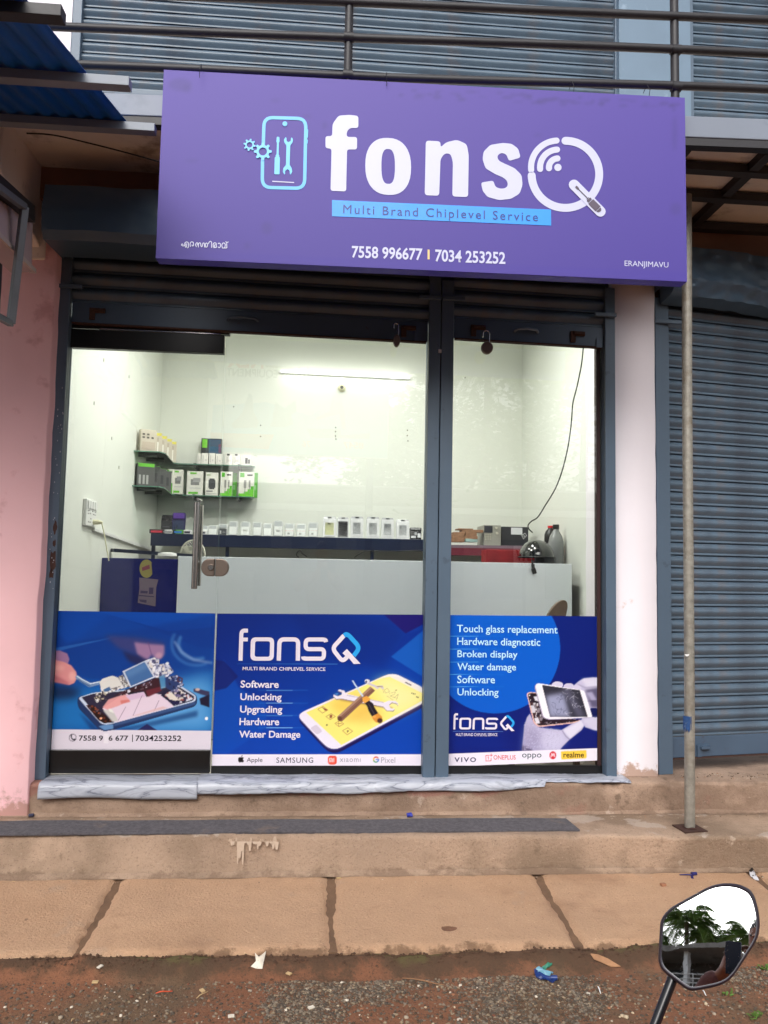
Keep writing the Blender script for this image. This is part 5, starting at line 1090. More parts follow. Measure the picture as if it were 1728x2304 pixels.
for k, (a, b, t) in enumerate(((445, 452.5, 1020.5), (454, 469, 1020), (471, 484.5, 1020), (486, 500, 1021.5), (508, 524, 1021.5), (526, 541, 1022), (549.5, 565.5, 1017))):
    x, w_, h = pxbox(a, b, t, 2.14, ZS1)
    carton('adapter_box', 'small white adapter box, %s from the left on the upper glass shelf' % ords[k] if k < 6 else 'small white box showing black earbuds at the right end of the upper shelf', (x, 2.15, ZS1), w_, .04, h, (236, 232, 226),
           [(.15, .3, .2, .75, (190, 186, 184)), (.3, .8, .3, .5, (214, 208, 204)), (.2, .6, .84, .99, (60, 60, 60))] if k in (4, 5) else [(.2, .55, .15, .55, (36, 36, 44)), (.62, .85, .15, .45, (36, 36, 44))] if k == 6 else [(.2, .32, .2, .8, (196, 192, 190)), (.5, .8, .3, .45, (212, 206, 204))], 'small white boxes on the upper glass shelf')
for k in range(4):
    carton('charger_box', 'charcoal charger box with green top flap, %s from the front on the lower shelf' % ords[k], (-1.305+.018*k, 1.56+.13*k, ZS2), .125-.008*k, .05, .165, (92, 92, 92),
           ([(.1, .22, .1, .5, (170, 170, 168)), (.32, .44, .1, .5, (170, 170, 168)), (.52, .64, .1, .5, (170, 170, 168)), (.05, .95, .86, 1, (118, 200, 70))] if k == 0 else [(.12, .45, .3, .86, (236, 230, 234)), (.2, .38, .45, .6, (226, 200, 206)), (.6, .8, .3, .7, (70, 70, 72)), (.05, .4, .9, 1, (118, 200, 70))]), 'charcoal charger boxes in a row along the left wall', rz=radians(26), top=(118, 200, 70))
G1, G2, G3 = (112, 200, 60), (90, 180, 50), (150, 148, 146)
specs = ((376, 389, 1055, 2.02, 'slim white and green cable box leaning beside the charcoal boxes', 0), (389, 412, 1056.5, 2.06, 'white charger box with a green foot, left of its twin', 1), (421, 457, 1060, 2.12, 'white charger box with a grey adapter picture and green oval', 1), (463, 491, 1063, 2.12, 'white box picturing a black round charger', 2), (497, 523, 1061, 2.12, 'white cable box with green wave, left of two', 0), (538, 572, 1061.5, 2.12, 'white cable box with green wave, right end of lower shelf', 0))
for a, b, t, Y, lab, kind in specs:
    x, w_, h = pxbox(a, b, t, Y, ZS2)
    F = {0: [(0, 1, 0, .12, G1), (.35, 1, .12, .2, G1), (.6, 1, .2, .3, G1), (.8, 1, .3, .42, G2), (.08, .36, .78, .96, G2), (.34, .50, .34, .66, G3), (.40, .44, .1, .34, G3), (.66, .78, .38, .66, G3), (.70, .74, .12, .38, G3), (.55, .9, .84, .9, (60, 60, 60))],
         1: [(.12, .72, .05, .14, G1), (.2, .6, .88, .95, G1), (.25, .78, .42, .66, (132, 132, 132)), (.4, .85, .55, .72, (164, 164, 164)), (.2, .9, .28, .31, (200, 200, 200))],
         2: [(.25, .80, .34, .68, (72, 74, 78)), (.32, .72, .28, .74, (72, 74, 78)), (.1, .6, .16, .22, (150, 150, 150)), (.1, .9, .07, .10, (200, 200, 196)), (.1, .4, .86, .92, (180, 196, 160))]}[kind]
    carton('charger_box' if kind else 'cable_box', lab, (x, Y+.02, ZS2), w_, .035, h, (232, 230, 222), F, 'green and white boxes on the lower glass shelf')
for k in range(2):
    a = (519, 566)[k]; x, w_, h = pxbox(a, a+14, 1062, 2.19, ZS2); carton('green_box', 'narrow green box tucked behind the %s cable box on the lower shelf' % ('fifth', 'last')[k], (x, 2.21, ZS2), w_, .03, h*.97, (96, 178, 66), [(.2, .8, .3, .5, (150, 200, 140))], 'narrow green boxes on the lower glass shelf')
# things on the work bench
ZK = 1.3025; YI = YK+.05
def lathe_cap(): pass
def pouch(a, b, t, lab, col, inner, grp, nm='phone_case_pack', cat='phone case', tray=None, arch=False, zb=ZK, Y=YI, tag_=None, ov=.6):
    x, w_, h = pxbox(a, b, t, Y, zb); T = thing(nm, lab, cat, (x, Y, zb+.001), grp)
    zb += .001; n = 9
    lean = random.uniform(.01, .03)
    def sh(px, pz): return (x+px*w_, Y+lean*pz/1.0*.9-.0, zb+pz*h)
    top = [(.5, .9), (.42, 1.0), (-.42, 1.0), (-.5, .9)] if not arch else [(.5*cos(q), .82+.18*sin(q)) for q in np.linspace(0, pi, n)]
    pts = [(-.46, 0), (.46, 0)]+top; m_ = len(pts); vs = []
    for dy in (0, .012):
        for p in pts: q = sh(*p); vs.append((q[0], q[1]+dy+(.006 if dy else 0), q[2]))
    cx_ = sh(0, .45); vs.append((cx_[0], cx_[1]-.007, cx_[2])); fs = [(i, (i+1) % m_, 2*m_) for i in range(m_)]+[tuple(range(m_, 2*m_))[::-1]]+[(i, i+m_, (i+1) % m_+m_, (i+1) % m_) for i in range(m_)]
    bod = ob('pouch', MB().add(vs, fs), col, T, smooth=30)
    for (u0, u1, v0, v1, cc) in inner:
        u0, u1 = u0-.5, u1-.5; q = [sh(u0, v0), sh(u1, v0), sh(u1, v1), sh(u0, v1)]
        mb = MB(); mb.hexa([(p[0], p[1]-.0105, p[2]) for p in q]+[(p[0], p[1]-.0085, p[2]) for p in q]); ob('insert', mb, cc if not isinstance(cc, tuple) else flat(cc, .4), bod, bevel=.001)
    return T
CLR = mat('clear_pouch', (204, 206, 204), .15, var=.08, scale=40, bump=.6, bscale=30); FOIL = mat('foil_pack', (222, 222, 224), .2, metal=.5, var=.1, scale=40, bump=.9, bscale=40)
PCK = mat('pouch_black', (32, 30, 36), .25, var=.3, scale=20, bump=.8); PPU = mat('pouch_violet', (46, 40, 84), .25, var=.4, scale=18, bump=.8)
tx = lambda v: 420+v/2.86
pouch(362, 387, 1158, 'black zip pouch with a cable at the left end of the bench', PCK, [(.1, .9, .05, .7, (40, 40, 46)), (.2, .8, .35, .4, (110, 110, 116))], 'dark pouches at the left end of the bench', 'accessory_pouch', 'pouch')
pouch(387, 418, 1153, 'violet-topped accessory pouch beside the black pouch', PPU, [(.1, .9, .02, .62, (42, 52, 84)), (.3, .42, .1, .4, (200, 204, 214)), (.1, .9, .72, .98, (84, 52, 140))], 'dark pouches at the left end of the bench', 'accessory_pouch', 'pouch')
flatb = [(337, 372, 1203, (60, 54, 62), (206, 60, 80)), (363, 396, 1203, (214, 214, 214), (150, 150, 154)), (388, 412, 1203, (90, 160, 60), (60, 120, 200)), (414, 430, 1204, (226, 224, 226), (60, 60, 70)), (443, 464, 1204, (222, 222, 224), (80, 80, 90))]
for k, (a, b, t, c1, c2_) in enumerate(flatb):
    x, w_, h = pxbox(a, b, t, YI-.03, ZK)
    carton('flat_box', 'flat screen-guard box lying on the bench, %s from the left' % ords[k], (x, YI-.02, ZK), w_, .06, .030, c1, [(.1, .9, .2, .7, c2_)], 'flat boxes lying at the left end of the bench')
LT = (214, 216, 214); GY = (168, 172, 172)
cas = [(110, 178, 1), (168, 176, 0), (233, 166, 2), (300, 150, 0), (378, 150, 1), (455, 156, 0), (521, 164, 0), (590, 144, 1), (662, 164, 2), (737, 166, 2), (815, 158, 2)]
for k, (cxx, ty, kd) in enumerate(cas):
    hw = 33 if kd != 0 else 31
    F = [(.12, .88, .04, .62, flat((226, 228, 226), .2) if k != 2 else flat((110, 112, 116), .3)), (.16, .84, .62, .93, flat((176, 180, 182), .2))]
    if kd == 1: F += [(.3, .7, .28, .42, (236, 236, 234))]
    if kd == 2: F += [(.1, .9, .42, .46, (206, 112, 104)), (.3, .55, .15, .3, (150, 150, 152))]
    if k == 2: F = [(.1, .9, .0, .55, (70, 72, 76)), (.2, .4, .1, .4, (220, 220, 220)), (.5, .8, .2, .3, (200, 200, 200)), (.16, .84, .62, .93, flat((176, 180, 182), .2))]
    pouch(tx(cxx-hw), tx(cxx+hw), 1120+ty/2.86, 'clear phone case in a plastic sleeve, %s from the left on the bench' % ords[k], CLR, F, 'clear phone cases standing along the bench', arch=kd == 1)
pk = [(878, 965, 120, 'silver foil pack with a yellowish phone case, left end of the pack row', 'y'), (970, 1045, 124, 'foil pack with a black phone case, second in the pack row', 'k'), (1055, 1139, 120, 'foil pack with a clear case, right of the black case pack', 'c'), (1158, 1243, 122, 'foil pack with a red-lined clear case, fourth in the pack row', 'r'), (1253, 1335, 128, 'foil pack with a cross-lined clear case, fifth in the pack row', 'r'), (1349, 1436, 139, 'shorter foil pack with a clear case, right end of the pack row', 'c')]
for a, b, t, lab, kd in pk:
    F = [(.02, .98, .0, .9, flat((214, 214, 216), .25)), (.36, .64, .92, .985, (28, 30, 36))]
    if kd == 'y': F += [(.16, .82, .12, .72, (206, 208, 160)), (.34, .56, .6, .7, (60, 60, 56)), (.1, .9, .02, .06, (60, 60, 60))]
    elif kd == 'k': F += [(.08, .92, .02, .8, (46, 46, 50)), (.2, .82, .1, .72, (70, 70, 76)), (.35, .65, .32, .5, (150, 150, 154))]
    else:
        F += [(.2, .78, .18, .72, (168, 172, 176)), (.24, .74, .21, .69, (226, 228, 230)), (.26, .46, .54, .67, (170, 174, 178)), (.1, .9, .06, .08, (150, 150, 156)), (.2, .8, .1, .12, (150, 150, 156))]
        if kd == 'r': F += [(.2, .8, .44, .455, (206, 120, 116))]
    pouch(tx(a), tx(b), 1120+t/2.86, lab, FOIL, F, 'foil phone case packs standing along the bench')
pouch(tx(1436), tx(1514), 1120+190/2.86, 'crumpled black pouch with silver print beside the last foil pack', PCK, [(.1, .5, .1, .3, (190, 190, 194)), (.4, .6, .35, .6, (160, 160, 164)), (.65, .9, .15, .5, (200, 200, 204)), (.1, .9, .8, .95, (120, 120, 122))], None, 'accessory_pouch', 'pouch')
# small table fan behind the counter
c = S(433, 1252, 1.25); T = thing('table_fan', 'white caged table fan behind the counter near the door handle', 'fan', (c.x, 1.25, 1.1185))
mb = MB(); R_ = .098
Mf = Matrix.Rotation(radians(-24), 3, 'Z')
cc = Vector((c.x, 1.25, c.z+.012))
def fp_(a, r, y): return cc + Mf @ Vector((r*cos(a), y, r*sin(a)))
for k in range(30):
    a = 2*pi*k/30; mb.tube([fp_(a, .02, -.045), fp_(a, .06, -.042), fp_(a, R_, 0), fp_(a, .06, .04)], .0012, 5, False)
for r, y, t_ in ((.02, -.045, .002), (.055, -.043, .0014), (R_, 0, .005), (.08, -.028, .0014)): mb.tube([fp_(2*pi*k/32, r, y) for k in range(33)], t_, 6, False)
ob('grille', mb, mat('fan_white', (206, 204, 190), .4), T, smooth=60)
mb = MB()
for k in range(3):
    a = 2*pi*k/3+.4; mb.add([fp_(a-.25, .02, -.01), fp_(a-.45, .08, -.018), fp_(a+.1, .09, 0), fp_(a+.35, .07, .012), fp_(a+.3, .02, .01)], [(0, 1, 2, 3, 4)])
ob('blade', mb, mat('fan_white', (206, 204, 190), .4), T)
mb = MB(); mb.tube([cc+Mf @ Vector((0, -.03, 0)), cc+Mf @ Vector((0, .07, 0))], .026, 14); mb.tube([cc+Mf @ Vector((0, .05, 0)), Vector((cc.x, 1.27, 1.13))], .012, 10); mb.lathe([(.06, 1.1185), (.055, 1.135), (.02, 1.145)], (cc.x, 1.27, 0), 20); ob('motor_stand', mb, mat('fan_white', (206, 204, 190), .4), T, smooth=50)
solo('white_bowl', MB().lathe([(.05, 0), (.062, .012), (.06, .03), (.03, .036)], S(376, 1262, 1.1)*1.0+Vector((0, 0, 1.1185-S(376, 1262, 1.1).z)), 20), PLASTW, 'white rounded lid on the counter behind the navy panel', 'lid', smooth=50)
# loose cables
def cable(name, pts, Y, r, m, label, cat='cable', ys=None):
    P = [S(px, py, (ys[i] if ys else Y)) for i, (px, py) in enumerate(pts)]; Q = []
    for i in range(len(P)-1):
        p0, p1, p2, p3 = P[max(i-1, 0)], P[i], P[i+1], P[min(i+2, len(P)-1)]
        for k in range(6):
            t = k/6; Q.append(.5*((2*p1)+(p2-p0)*t+(2*p0-5*p1+4*p2-p3)*t*t+(3*p1-p0-3*p2+p3)*t*t*t))
    Q.append(P[-1]); mb = MB(); mb.tube(Q, r, 8); return solo(name, mb, m, label, cat, smooth=60)
cable('hanging_cable', [(1313, 775), (1309, 815), (1303.6, 845), (1297, 875), (1289, 907), (1286, 945), (1282, 980), (1276, 1015), (1267, 1052), (1257, 1082), (1246, 1106), (1227, 1137), (1209.5, 1164), (1197, 1172), (1188.6, 1181), (1190, 1190), (1198, 1198)], .35, .0042, CABLE, 'thin black cable hanging in a curve behind the right-hand pane', ys=[.28, .3, .32, .34, .36, .4, .45, .5, .56, .62, .7, .8, .9, .95, .98, 1.0, 1.02])
crp = lambda L: [(420+x/2.86, 1120+y/2.86) for x, y in L]
cable('loose_cable', crp([(775, 380), (745, 358), (730, 340), (712, 352), (708, 372), (722, 382)]), 1.55, .004, CABLE, 'short black cable looping under the bench, left of two')
cable('loose_cable', crp([(1080, 384), (1110, 362), (1145, 345), (1180, 343), (1240, 346), (1340, 345), (1440, 340), (1510, 338)]), 1.6, .0035, CABLE, 'long black cable trailing under the bench edge on the right')
# right side of the counter
cr_ = lambda L: [(980+x/4.147, 1120+y/4.147) for x, y in L]
ZR = 1.2625
def bx(nm, lab, x0, x1, yt, Y, d, m, cat, group=None, zb=ZR, rz=0):
    a = S(980+x0/4.147, 1120+yt/4.147, Y); b = S(980+x1/4.147, 1120+yt/4.147, Y)
    return solo(nm, MB().box((a.x, Y, zb+.001), (b.x, Y+d, a.z), rz=rz), m, lab, cat, group, bevel=.002)
BRN = mat('brown_packet', (150, 112, 84), .6, var=.25, scale=30)
stack = [(135, 265, 382, 412, 0), (150, 268, 366, 383, 3), (128, 262, 346, 367, -4), (160, 270, 322, 347, 2), (268, 385, 384, 412, 9), (262, 388, 358, 385, 0), (275, 380, 322, 358, 3), (240, 442, 300, 322, -3), (205, 345, 288, 300, 4)]
for k, (x0, x1, y0, y1, rz) in enumerate(stack):
    a = S(980+x0/4.147, 1120+y1/4.147, 1.72); b = S(980+x1/4.147, 1120+y0/4.147, 1.72)
    solo('parts_packet', MB().box((a.x, 1.70, max(a.z, ZR+.001)+.0006), (b.x, 1.82, b.z-.0006), rz=radians(rz*.6)), BRN if k != 4 else mat('teal_packet', (150, 180, 176), .5), 'brown parts packet, %s from the bottom of the stack on the repair bench' % ords[k] if k != 4 else 'pale teal packet at the foot of the right-hand stack of parts', 'packet', 'parts packets stacked on the repair bench', bevel=.002)
T = thing('power_supply', 'grey bench power supply with a dark display and knobs', 'power supply', S(1107, 1220, 1.75))
a = S(1089, 1181, 1.72); b = S(1127, 1218, 1.72)
mb = MB(); mb.box((a.x, 1.72, ZR+.001), (b.x, 1.98, a.z)); ob('case', mb, mat('instrument_grey', (158, 158, 148), .5, var=.05), T, bevel=.003)
mb = MB(); c1, c2_ = S(1089.5, 1183, 1.72), S(1108, 1199, 1.72); mb.box((c1.x, 1.717, c2_.z), (c2_.x, 1.722, c1.z)); ob('display', mb, mat('dark_screen', (50, 54, 62), .15), T)
mb = MB()
for i in range(3):
    for j in range(3): p = S(1093+i*5, 1203+j*5, 1.72); mb.box((p.x-.004, 1.714, p.z-.004), (p.x+.004, 1.72, p.z+.004))
for px, py in ((1116, 1188), (1118, 1200)): p = S(px, py, 1.72); mb.tube([(p.x, 1.72, p.z), (p.x, 1.705, p.z)], .009, 12)
ob('control_knob', mb, mat('knob_pale', (200, 196, 180), .5), T, smooth=40)
T = thing('bench_meter', 'black bench instrument with a white paper note on its face', 'instrument', S(1150, 1215, 1.8))
a = S(1128, 1184.5, 1.80); b = S(1189, 1184.5, 1.80); mb = MB(); mb.box((a.x, 1.80, ZR+.001), (b.x, 2.0, a.z)); ob('case', mb, mat('instrument_black', (46, 48, 54), .4), T, bevel=.003)
mb = MB(); c1, c2_ = S(1150, 1187, 1.8), S(1175, 1203, 1.8); mb.box((c1.x, 1.797, c2_.z), (c2_.x, 1.802, c1.z)); ob('paper_note', mb, flat((226, 228, 232), .6), T)
def bottle(px, pyt, w_, nm, lab, m, capm, Y, zb, capw=.35):
    c = S(px, pyt, Y); h = c.z-zb; r = w_/2; T = thing(nm, lab, 'bottle', (c.x, Y, zb+.001))
    mb = MB(); mb.lathe([(r*.9, zb+.001), (r, zb+.012), (r, zb+h*.55), (r*.8, zb+h*.72), (r*.38, zb+h*.86), (r*.34, zb+h*.9)], (c.x, Y, 0), 20); ob('bottle_body', mb, m, T, smooth=50)
    mb = MB(); mb.lathe([(r*capw, zb+h*.89), (r*capw, zb+h), (r*capw*.9, zb+h*1.0)], (c.x, Y, 0), 16); ob('cap', mb, capm, T, smooth=40)
bottle(1251, 1180.5, .105, 'solvent_bottle', 'tall grey translucent bottle with black cap right of the helmet', mat('smoky_plastic', (132, 134, 134), .25, var=.15), PLASTK, 1.12, 1.1185, .42)
bottle(1238, 1183, .085, 'red_capped_bottle', 'black bottle with a red cap between helmet and grey bottle', PLASTK, mat('red_cap', (190, 26, 36), .4), 1.42, ZR, .45)
# helmet on the counter
hc = S(1207, 1235, 1.02); hc.z = 1.152
T = thing('helmet', 'glossy black open-face helmet resting on the counter top', 'helmet', (hc.x, 1.02, 1.1185))
mb = MB(); n = 28; vs = []; fs = []; R0 = .118
for j in range(11):
    ph_ = (pi/2)*j/10
    for k in range(n):
        a = 2*pi*k/n; r = R0*sin(ph_); vs.append((hc.x+r*cos(a)*1.0, 1.02+r*sin(a)*1.1, hc.z+R0*1.0*cos(ph_)+.02))
for j in range(10):
    for k in range(n): fs.append((j*n+k, (j+1)*n+k, (j+1)*n+(k+1) % n, j*n+(k+1) % n))
mb.add(vs, fs); BK = mat('gloss_black', (20, 21, 22), .06, coat=.8, var=.02); shell = ob('shell', mb, BK, T, smooth=180)
mb = MB(); mb.tube([(hc.x+.121*cos(a), 1.02+.132*sin(a), hc.z+.018) for a in np.linspace(0, 2*pi, 40)], .0045, 8, False); ob('rim', mb, PLASTK, T, smooth=60)
mb = MB(); vs = []; fs = []
for j in range(5):
    for k in range(15):
        a = -.9+(1.9+.9)*k/14-.5; vs.append((hc.x+.116*cos(a), 1.02+.126*sin(a), hc.z+.016-(hc.z+.016-1.121)*j/4))
for j in range(4):
    for k in range(14): fs.append((j*15+k, j*15+k+1, (j+1)*15+k+1, (j+1)*15+k))
mb.add(vs, fs); o = ob('neck_guard', mb, mat('helmet_lining', (30, 30, 32), .6), T, smooth=180); sm_ = o.modifiers.new('t', 'SOLIDIFY'); sm_.thickness = .01
pl = Plate((hc.x, .91, 0), (1, 0, 0), T)
q = lambda L: cr_(L)
mb = MB(); em = [(845, 345), (878, 322), (892, 345), (862, 378)]
E_ = [S(*p, .905) for p in q(em)]
def onshell(p):
    d = Vector((p.x-hc.x, 0, p.z-hc.z-.02)); k = max(.0, 1-(d.x/R0)**2-(d.z/R0)**2); return Vector((p.x, 1.02-1.1*R0*sqrt(k)-.001, p.z))
E_ = [onshell(p) for p in E_]; mb.tube(E_+E_[:1], .0022, 6, False); mb.tube([onshell(S(*p, .905)) for p in q([(866, 345), (870, 355)])], .0035, 8); ob('emblem', mb, flat((226, 226, 226), .3), shell, smooth=60)
mb = MB(); s1 = [S(*p, y) for p, y in zip(q([(905, 580), (908, 620), (912, 660), (922, 700)]), (.90, .785, .780, .780))]
for a, b in zip(s1, s1[1:]): mb.sqtube(a, b, .020, .006, upv=(0, 1, 0))
mb.sqtube(s1[-2], s1[-1]+Vector((.003, 0, -.006)), .026, .010, upv=(0, 1, 0)); ob('chin_strap', mb, PLASTK, T)
# open padlocks hooked through the latches
for lab, bx_, by_, sx_, sy_ in (('open round padlock hanging left of the mullion', (885, 900), (753, 781), (884, 898), (727, 757)), ('open round padlock hanging right of the mullion', (1083, 1108), (769, 797), (1085, 1103), (743, 772))):
    Yp = -.095; c0 = S(sum(bx_)/2, sum(by_)/2, Yp); T = thing('padlock', lab, 'padlock', c0, 'open padlocks on the shutter latches')
    w2 = (S(bx_[1], by_[0], Yp).x-S(bx_[0], by_[0], Yp).x)/2; h2 = (S(bx_[0], by_[0], Yp).z-S(bx_[0], by_[1], Yp).z)/2
    mb = MB(); mb.lathe([(.9, -.013), (1, -.009), (1, .009), (.9, .013)], c0, 20, M=Matrix.Diagonal((w2*1.05, 1, h2)).to_3x3() @ Matrix.Rotation(pi/2, 3, 'X')); ob('lock_body', mb, mat('lock_metal', (120, 106, 98), .4, metal=.5, var=.2), T, smooth=40)
    t0 = S(sx_[0]+3, sy_[1], Yp); t1 = S(sx_[1], sy_[1]-12, Yp); zt_ = S(0, sy_[0], Yp).z
    zt_ = S(sx_[0], sy_[0], Yp).z; r_ = abs(t1.x-t0.x)/2; mb = MB(); mb.tube([c0+Vector((w2*.4, 0, h2*.7)), (c0.x+w2*.45, Yp, zt_-r_)]+[(c0.x+w2*.45-r_+r_*cos(q_), Yp, zt_-r_+r_*sin(q_)) for q_ in np.linspace(0, pi, 9)]+[(c0.x+w2*.45-2*r_, Yp, zt_-r_-.018)], .0042, 8); ob('shackle', mb, CHROME, T, smooth=60)
# brown chair back in front of the counter
cp = [(1040, 1110), (1075, 1050), (1120, 995), (1165, 962), (1200, 953), (1225, 965), (1236, 1000), (1230, 1050), (1215, 1110), (1205, 1200), (1060, 1200)]
Y = .52; L_ = [S(*p, Y) for p in q(smooth(cp, 40, 4, True))]
WOOD = mat('chair_back_leather', (104, 84, 70), .6, var=.25, scale=10, bump=.5)
T = thing('chair', 'brown rounded chair back showing above the service list poster', 'chair', (1.22, Y, 0.004))
mb = MB(); n = len(L_); mb.add([(p.x, Y, p.z) for p in L_]+[(p.x, Y+.035, p.z) for p in L_], [tuple(range(n)), tuple(range(n, 2*n))[::-1]]+[(i, i+n, (i+1) % n+n, (i+1) % n) for i in range(n)]); ob('backrest', mb, WOOD, T, bevel=.008, smooth=50)
mb = MB(); mb.box((1.02, .10, .42), (1.42, .55, .46)); ob('seat', mb, WOOD, T, bevel=.01)
for x, y in ((1.04, .12), (1.40, .12), (1.04, .53), (1.40, .53)):
    mb = MB(); mb.box((x-.015, y-.015, .005), (x+.015, y+.015, .42 if y < .5 else .72)); ob('leg', mb, PLASTK, T)
# ------------------------------------------------------------------ pole, mat, left awning, left sign
pc = SZ(1552, 1865, -.156)
T = thing('steel_pole', 'weathered galvanised pole standing on the step in front of the white pillar', 'pole', (pc.x, pc.y, -.156))
top = S(1541, 470, pc.y+.02)
mb = MB(); P = []; 
for t_ in np.linspace(0, 1, 24): P.append(Vector((pc.x+(top.x-pc.x)*t_+.002*sin(t_*7), pc.y, -.15+(3.02+.15)*t_)))
mb.tube(P, .0245, 20); ob('pole_tube', mb, GALV, T, smooth=60)
mb = MB(); mb.box((pc.x-.060, pc.y-.055, -.160), (pc.x+.060, pc.y+.055, -.150), rz=.12); ob('base_plate', mb, RUST, T, bevel=.001)
mb = MB(); mb.tube([(pc.x+.029*cos(a), pc.y+.029*sin(a), -.148+.003*sin(a*3)) for a in np.linspace(0, 2*pi, 24)], .005, 6, False); ob('weld_bead', mb, RUST, T, smooth=60)
# torn blue tape band and a paper scrap on the pole
za = S(1550, 1612, pc.y-.025).z; zb_ = S(1550, 1644, pc.y-.025).z
mb = MB(); vs = []; fs = []; n = 60
for i in range(n+1):
    a = pi*1.0+pi*i/n*1.0; low = zb_+.018*fbm(i*.35, 1, 2, 3, 1)+(-.012 if i in (24, 25, 26, 40, 41) else 0)+(.03 if i in (30, 31, 33) else 0)
    for z in (za, low): vs.append((pc.x+(-.0028)+.0256*cos(a), pc.y+.0256*sin(a), z))
for i in range(n):
    if i in (29, 32, 34): continue
    fs.append((2*i, 2*i+1, 2*i+3, 2*i+2))
mb.add(vs, fs); ob('torn_tape', mb, mat('blue_tape', (36, 72, 122), .5, var=.3, scale=40, dirt=[((150, 160, 170), 50, .58, .64, .8)]), T)
p = S(1545, 1474, pc.y-.027); mb = MB(); mb.add([(p.x-.010, p.y, p.z+.004), (p.x+.014, p.y, p.z+.005), (p.x+.012, p.y, p.z-.002), (p.x+.002, p.y-.001, p.z-.007), (p.x-.006, p.y-.001, p.z-.004)], [(0, 1, 2, 3, 4)]); ob('paper_scrap', mb, PLASTW, T)
# ribbed mat
MATM = mat('ribbed_mat', (88, 84, 88), .95, var=.35, scale=60, bump=1.2, bscale=200, dirt=[((130, 110, 96), 5, .58, .72, .45), ((46, 42, 50), 120, .55, .65, .6)])
nY = 26; xs_ = np.linspace(-2.3, 1.232, 220); vs = []; fs = []
for i, x in enumerate(xs_):
    for k in range(nY*2+1):
        t_ = k/(nY*2); y = -.222-.178*t_+.012*(1.2-x)*0; xx = x
        z = -.149+.0035*(1 if k % 2 else -1)*.5+.004*fbm(x, y, 4, 3, 2.2)
        if i == len(xs_)-1: z -= 0
        vs.append((xx+(.010*t_ if i == len(xs_)-1 else 0), y+.004*fbm(x, 0, 7, 3, 1.2), z))
m_ = nY*2+1
for i in range(len(xs_)-1):
    for k in range(m_-1): fs.append((i*m_+k, i*m_+k+1, (i+1)*m_+k+1, (i+1)*m_+k))
for i in range(len(xs_)-1): # front edge
    a = i*m_+m_-1; b = (i+1)*m_+m_-1; vs += []; 
mb = MB(); mb.add(vs, fs)
base = len(mb.v); fe = []
for i in range(len(xs_)): q_ = mb.v[i*m_+m_-1]; mb.v.append((q_[0], q_[1], -.157))
for i in range(len(xs_)-1): mb.f.append((i*m_+m_-1, base+i, base+i+1, (i+1)*m_+m_-1)); mb.m.append(0)
solo('floor_mat', mb, MATM, 'long narrow dark ribbed mat lying along the lower step', 'mat')
# blue corrugated awning of the shop on the left
AW = thing('corrugated_awning', 'blue corrugated sheet awning at the top left corner', 'awning', (-1.6, -.75, 2.9))
xe = -.905; sl0 = (2.695-2.982)/(-1.82+.75)
def az(y): return 2.992+(y+.75)*.268
mb = MB(); vs = []; fs = []; n = 300; m_ = 14
for i in range(n+1):
    x = xe-2.2*i/n; c_ = cos(2*pi*(xe-x)/.072); w_ = .0085*max(-.55, min(.75, c_*1.2))
    for k in range(m_+1):
        y = -.72-1.5*k/m_; vs.append((x, y, az(y)+w_))
for i in range(n):
    for k in range(m_): fs.append((i*(m_+1)+k, (i+1)*(m_+1)+k, (i+1)*(m_+1)+k+1, i*(m_+1)+k+1))
o = ob('corrugated_sheet', MB().add(vs, fs), BLUESH, AW, smooth=60); s_ = o.modifiers.new('t', 'SOLIDIFY'); s_.thickness = .0015; s_.offset = 1
for y, xend in ((-.80, -.775), (-1.33, -.745), (-1.86, -.80)):
    zt = az(y)-.012; mb = MB(); mb.box((-3.1, y-.022, zt-.036), (xend, y+.022, zt)); ob('purlin', mb, GREYT if y > -1.8 else DKTUBE, AW, bevel=.002)
mb = MB(); mb.sqtube((-2.6, -.2, az(-.2)-.075), (-2.6, -2.2, az(-2.2)-.075), .05, .05); ob('rafter', mb, DKTUBE, AW)
cable('sagging_wire', [(60, 300), (120, 304), (200, 322), (290, 345), (372, 368)], -.58, .0035, CABLE, 'black wire sagging below the balcony at the left of the purple sign', 'wire')
# projecting light box and its frame at the far left
T = thing('projecting_sign', 'white projecting sign box in a grey metal frame at the far left edge', 'sign', S(20, 640, -.95))
GM = mat('dull_frame', (120, 124, 128), .5, metal=.3, var=.15, scale=12)
mb = MB(); c1 = S(55, 466, -.92); c2_ = S(24, 728, -.88); c3_ = S(-70, 372, -1.35); c4 = S(-70, 676, -1.32)
mb.sqtube(c1, c2_, .028, .028); ob('frame_bar', mb, GM, T, bevel=.002)
mb = MB(); mb.sqtube(c3_, c1, .026, .026); ob('frame_bar', mb, GM, T, bevel=.002)
mb = MB(); mb.sqtube(c4, c2_, .024, .024); ob('frame_bar', mb, GM, T, bevel=.002)
b1, b2, b3, b4 = S(74, 500, -.62), S(72, 613, -.62), S(-60, 408, -1.28), S(-60, 478, -1.28)
mb = MB(); of = Vector((-.10, .02, 0)); mb.hexa([b4, b2, b2+of, b4+of, b3, b1, b1+of, b3+of]); ob('light_box', mb, mat('lightbox_face', (196, 176, 180), .6, var=.05), T, bevel=.004)
mb = MB(); mb.sqtube(S(74, 610, -.60), S(-60, 476, -1.26), .03, .02); ob('frame_bar', mb, mat('pale_channel', (206, 190, 184), .5), T)
mb = MB(); mb.sqtube(S(66, 482, -.70), S(-40, 390, -1.2), .05, .07); ob('bracket', mb, mat('dark_steel', (46, 42, 42), .6), T)

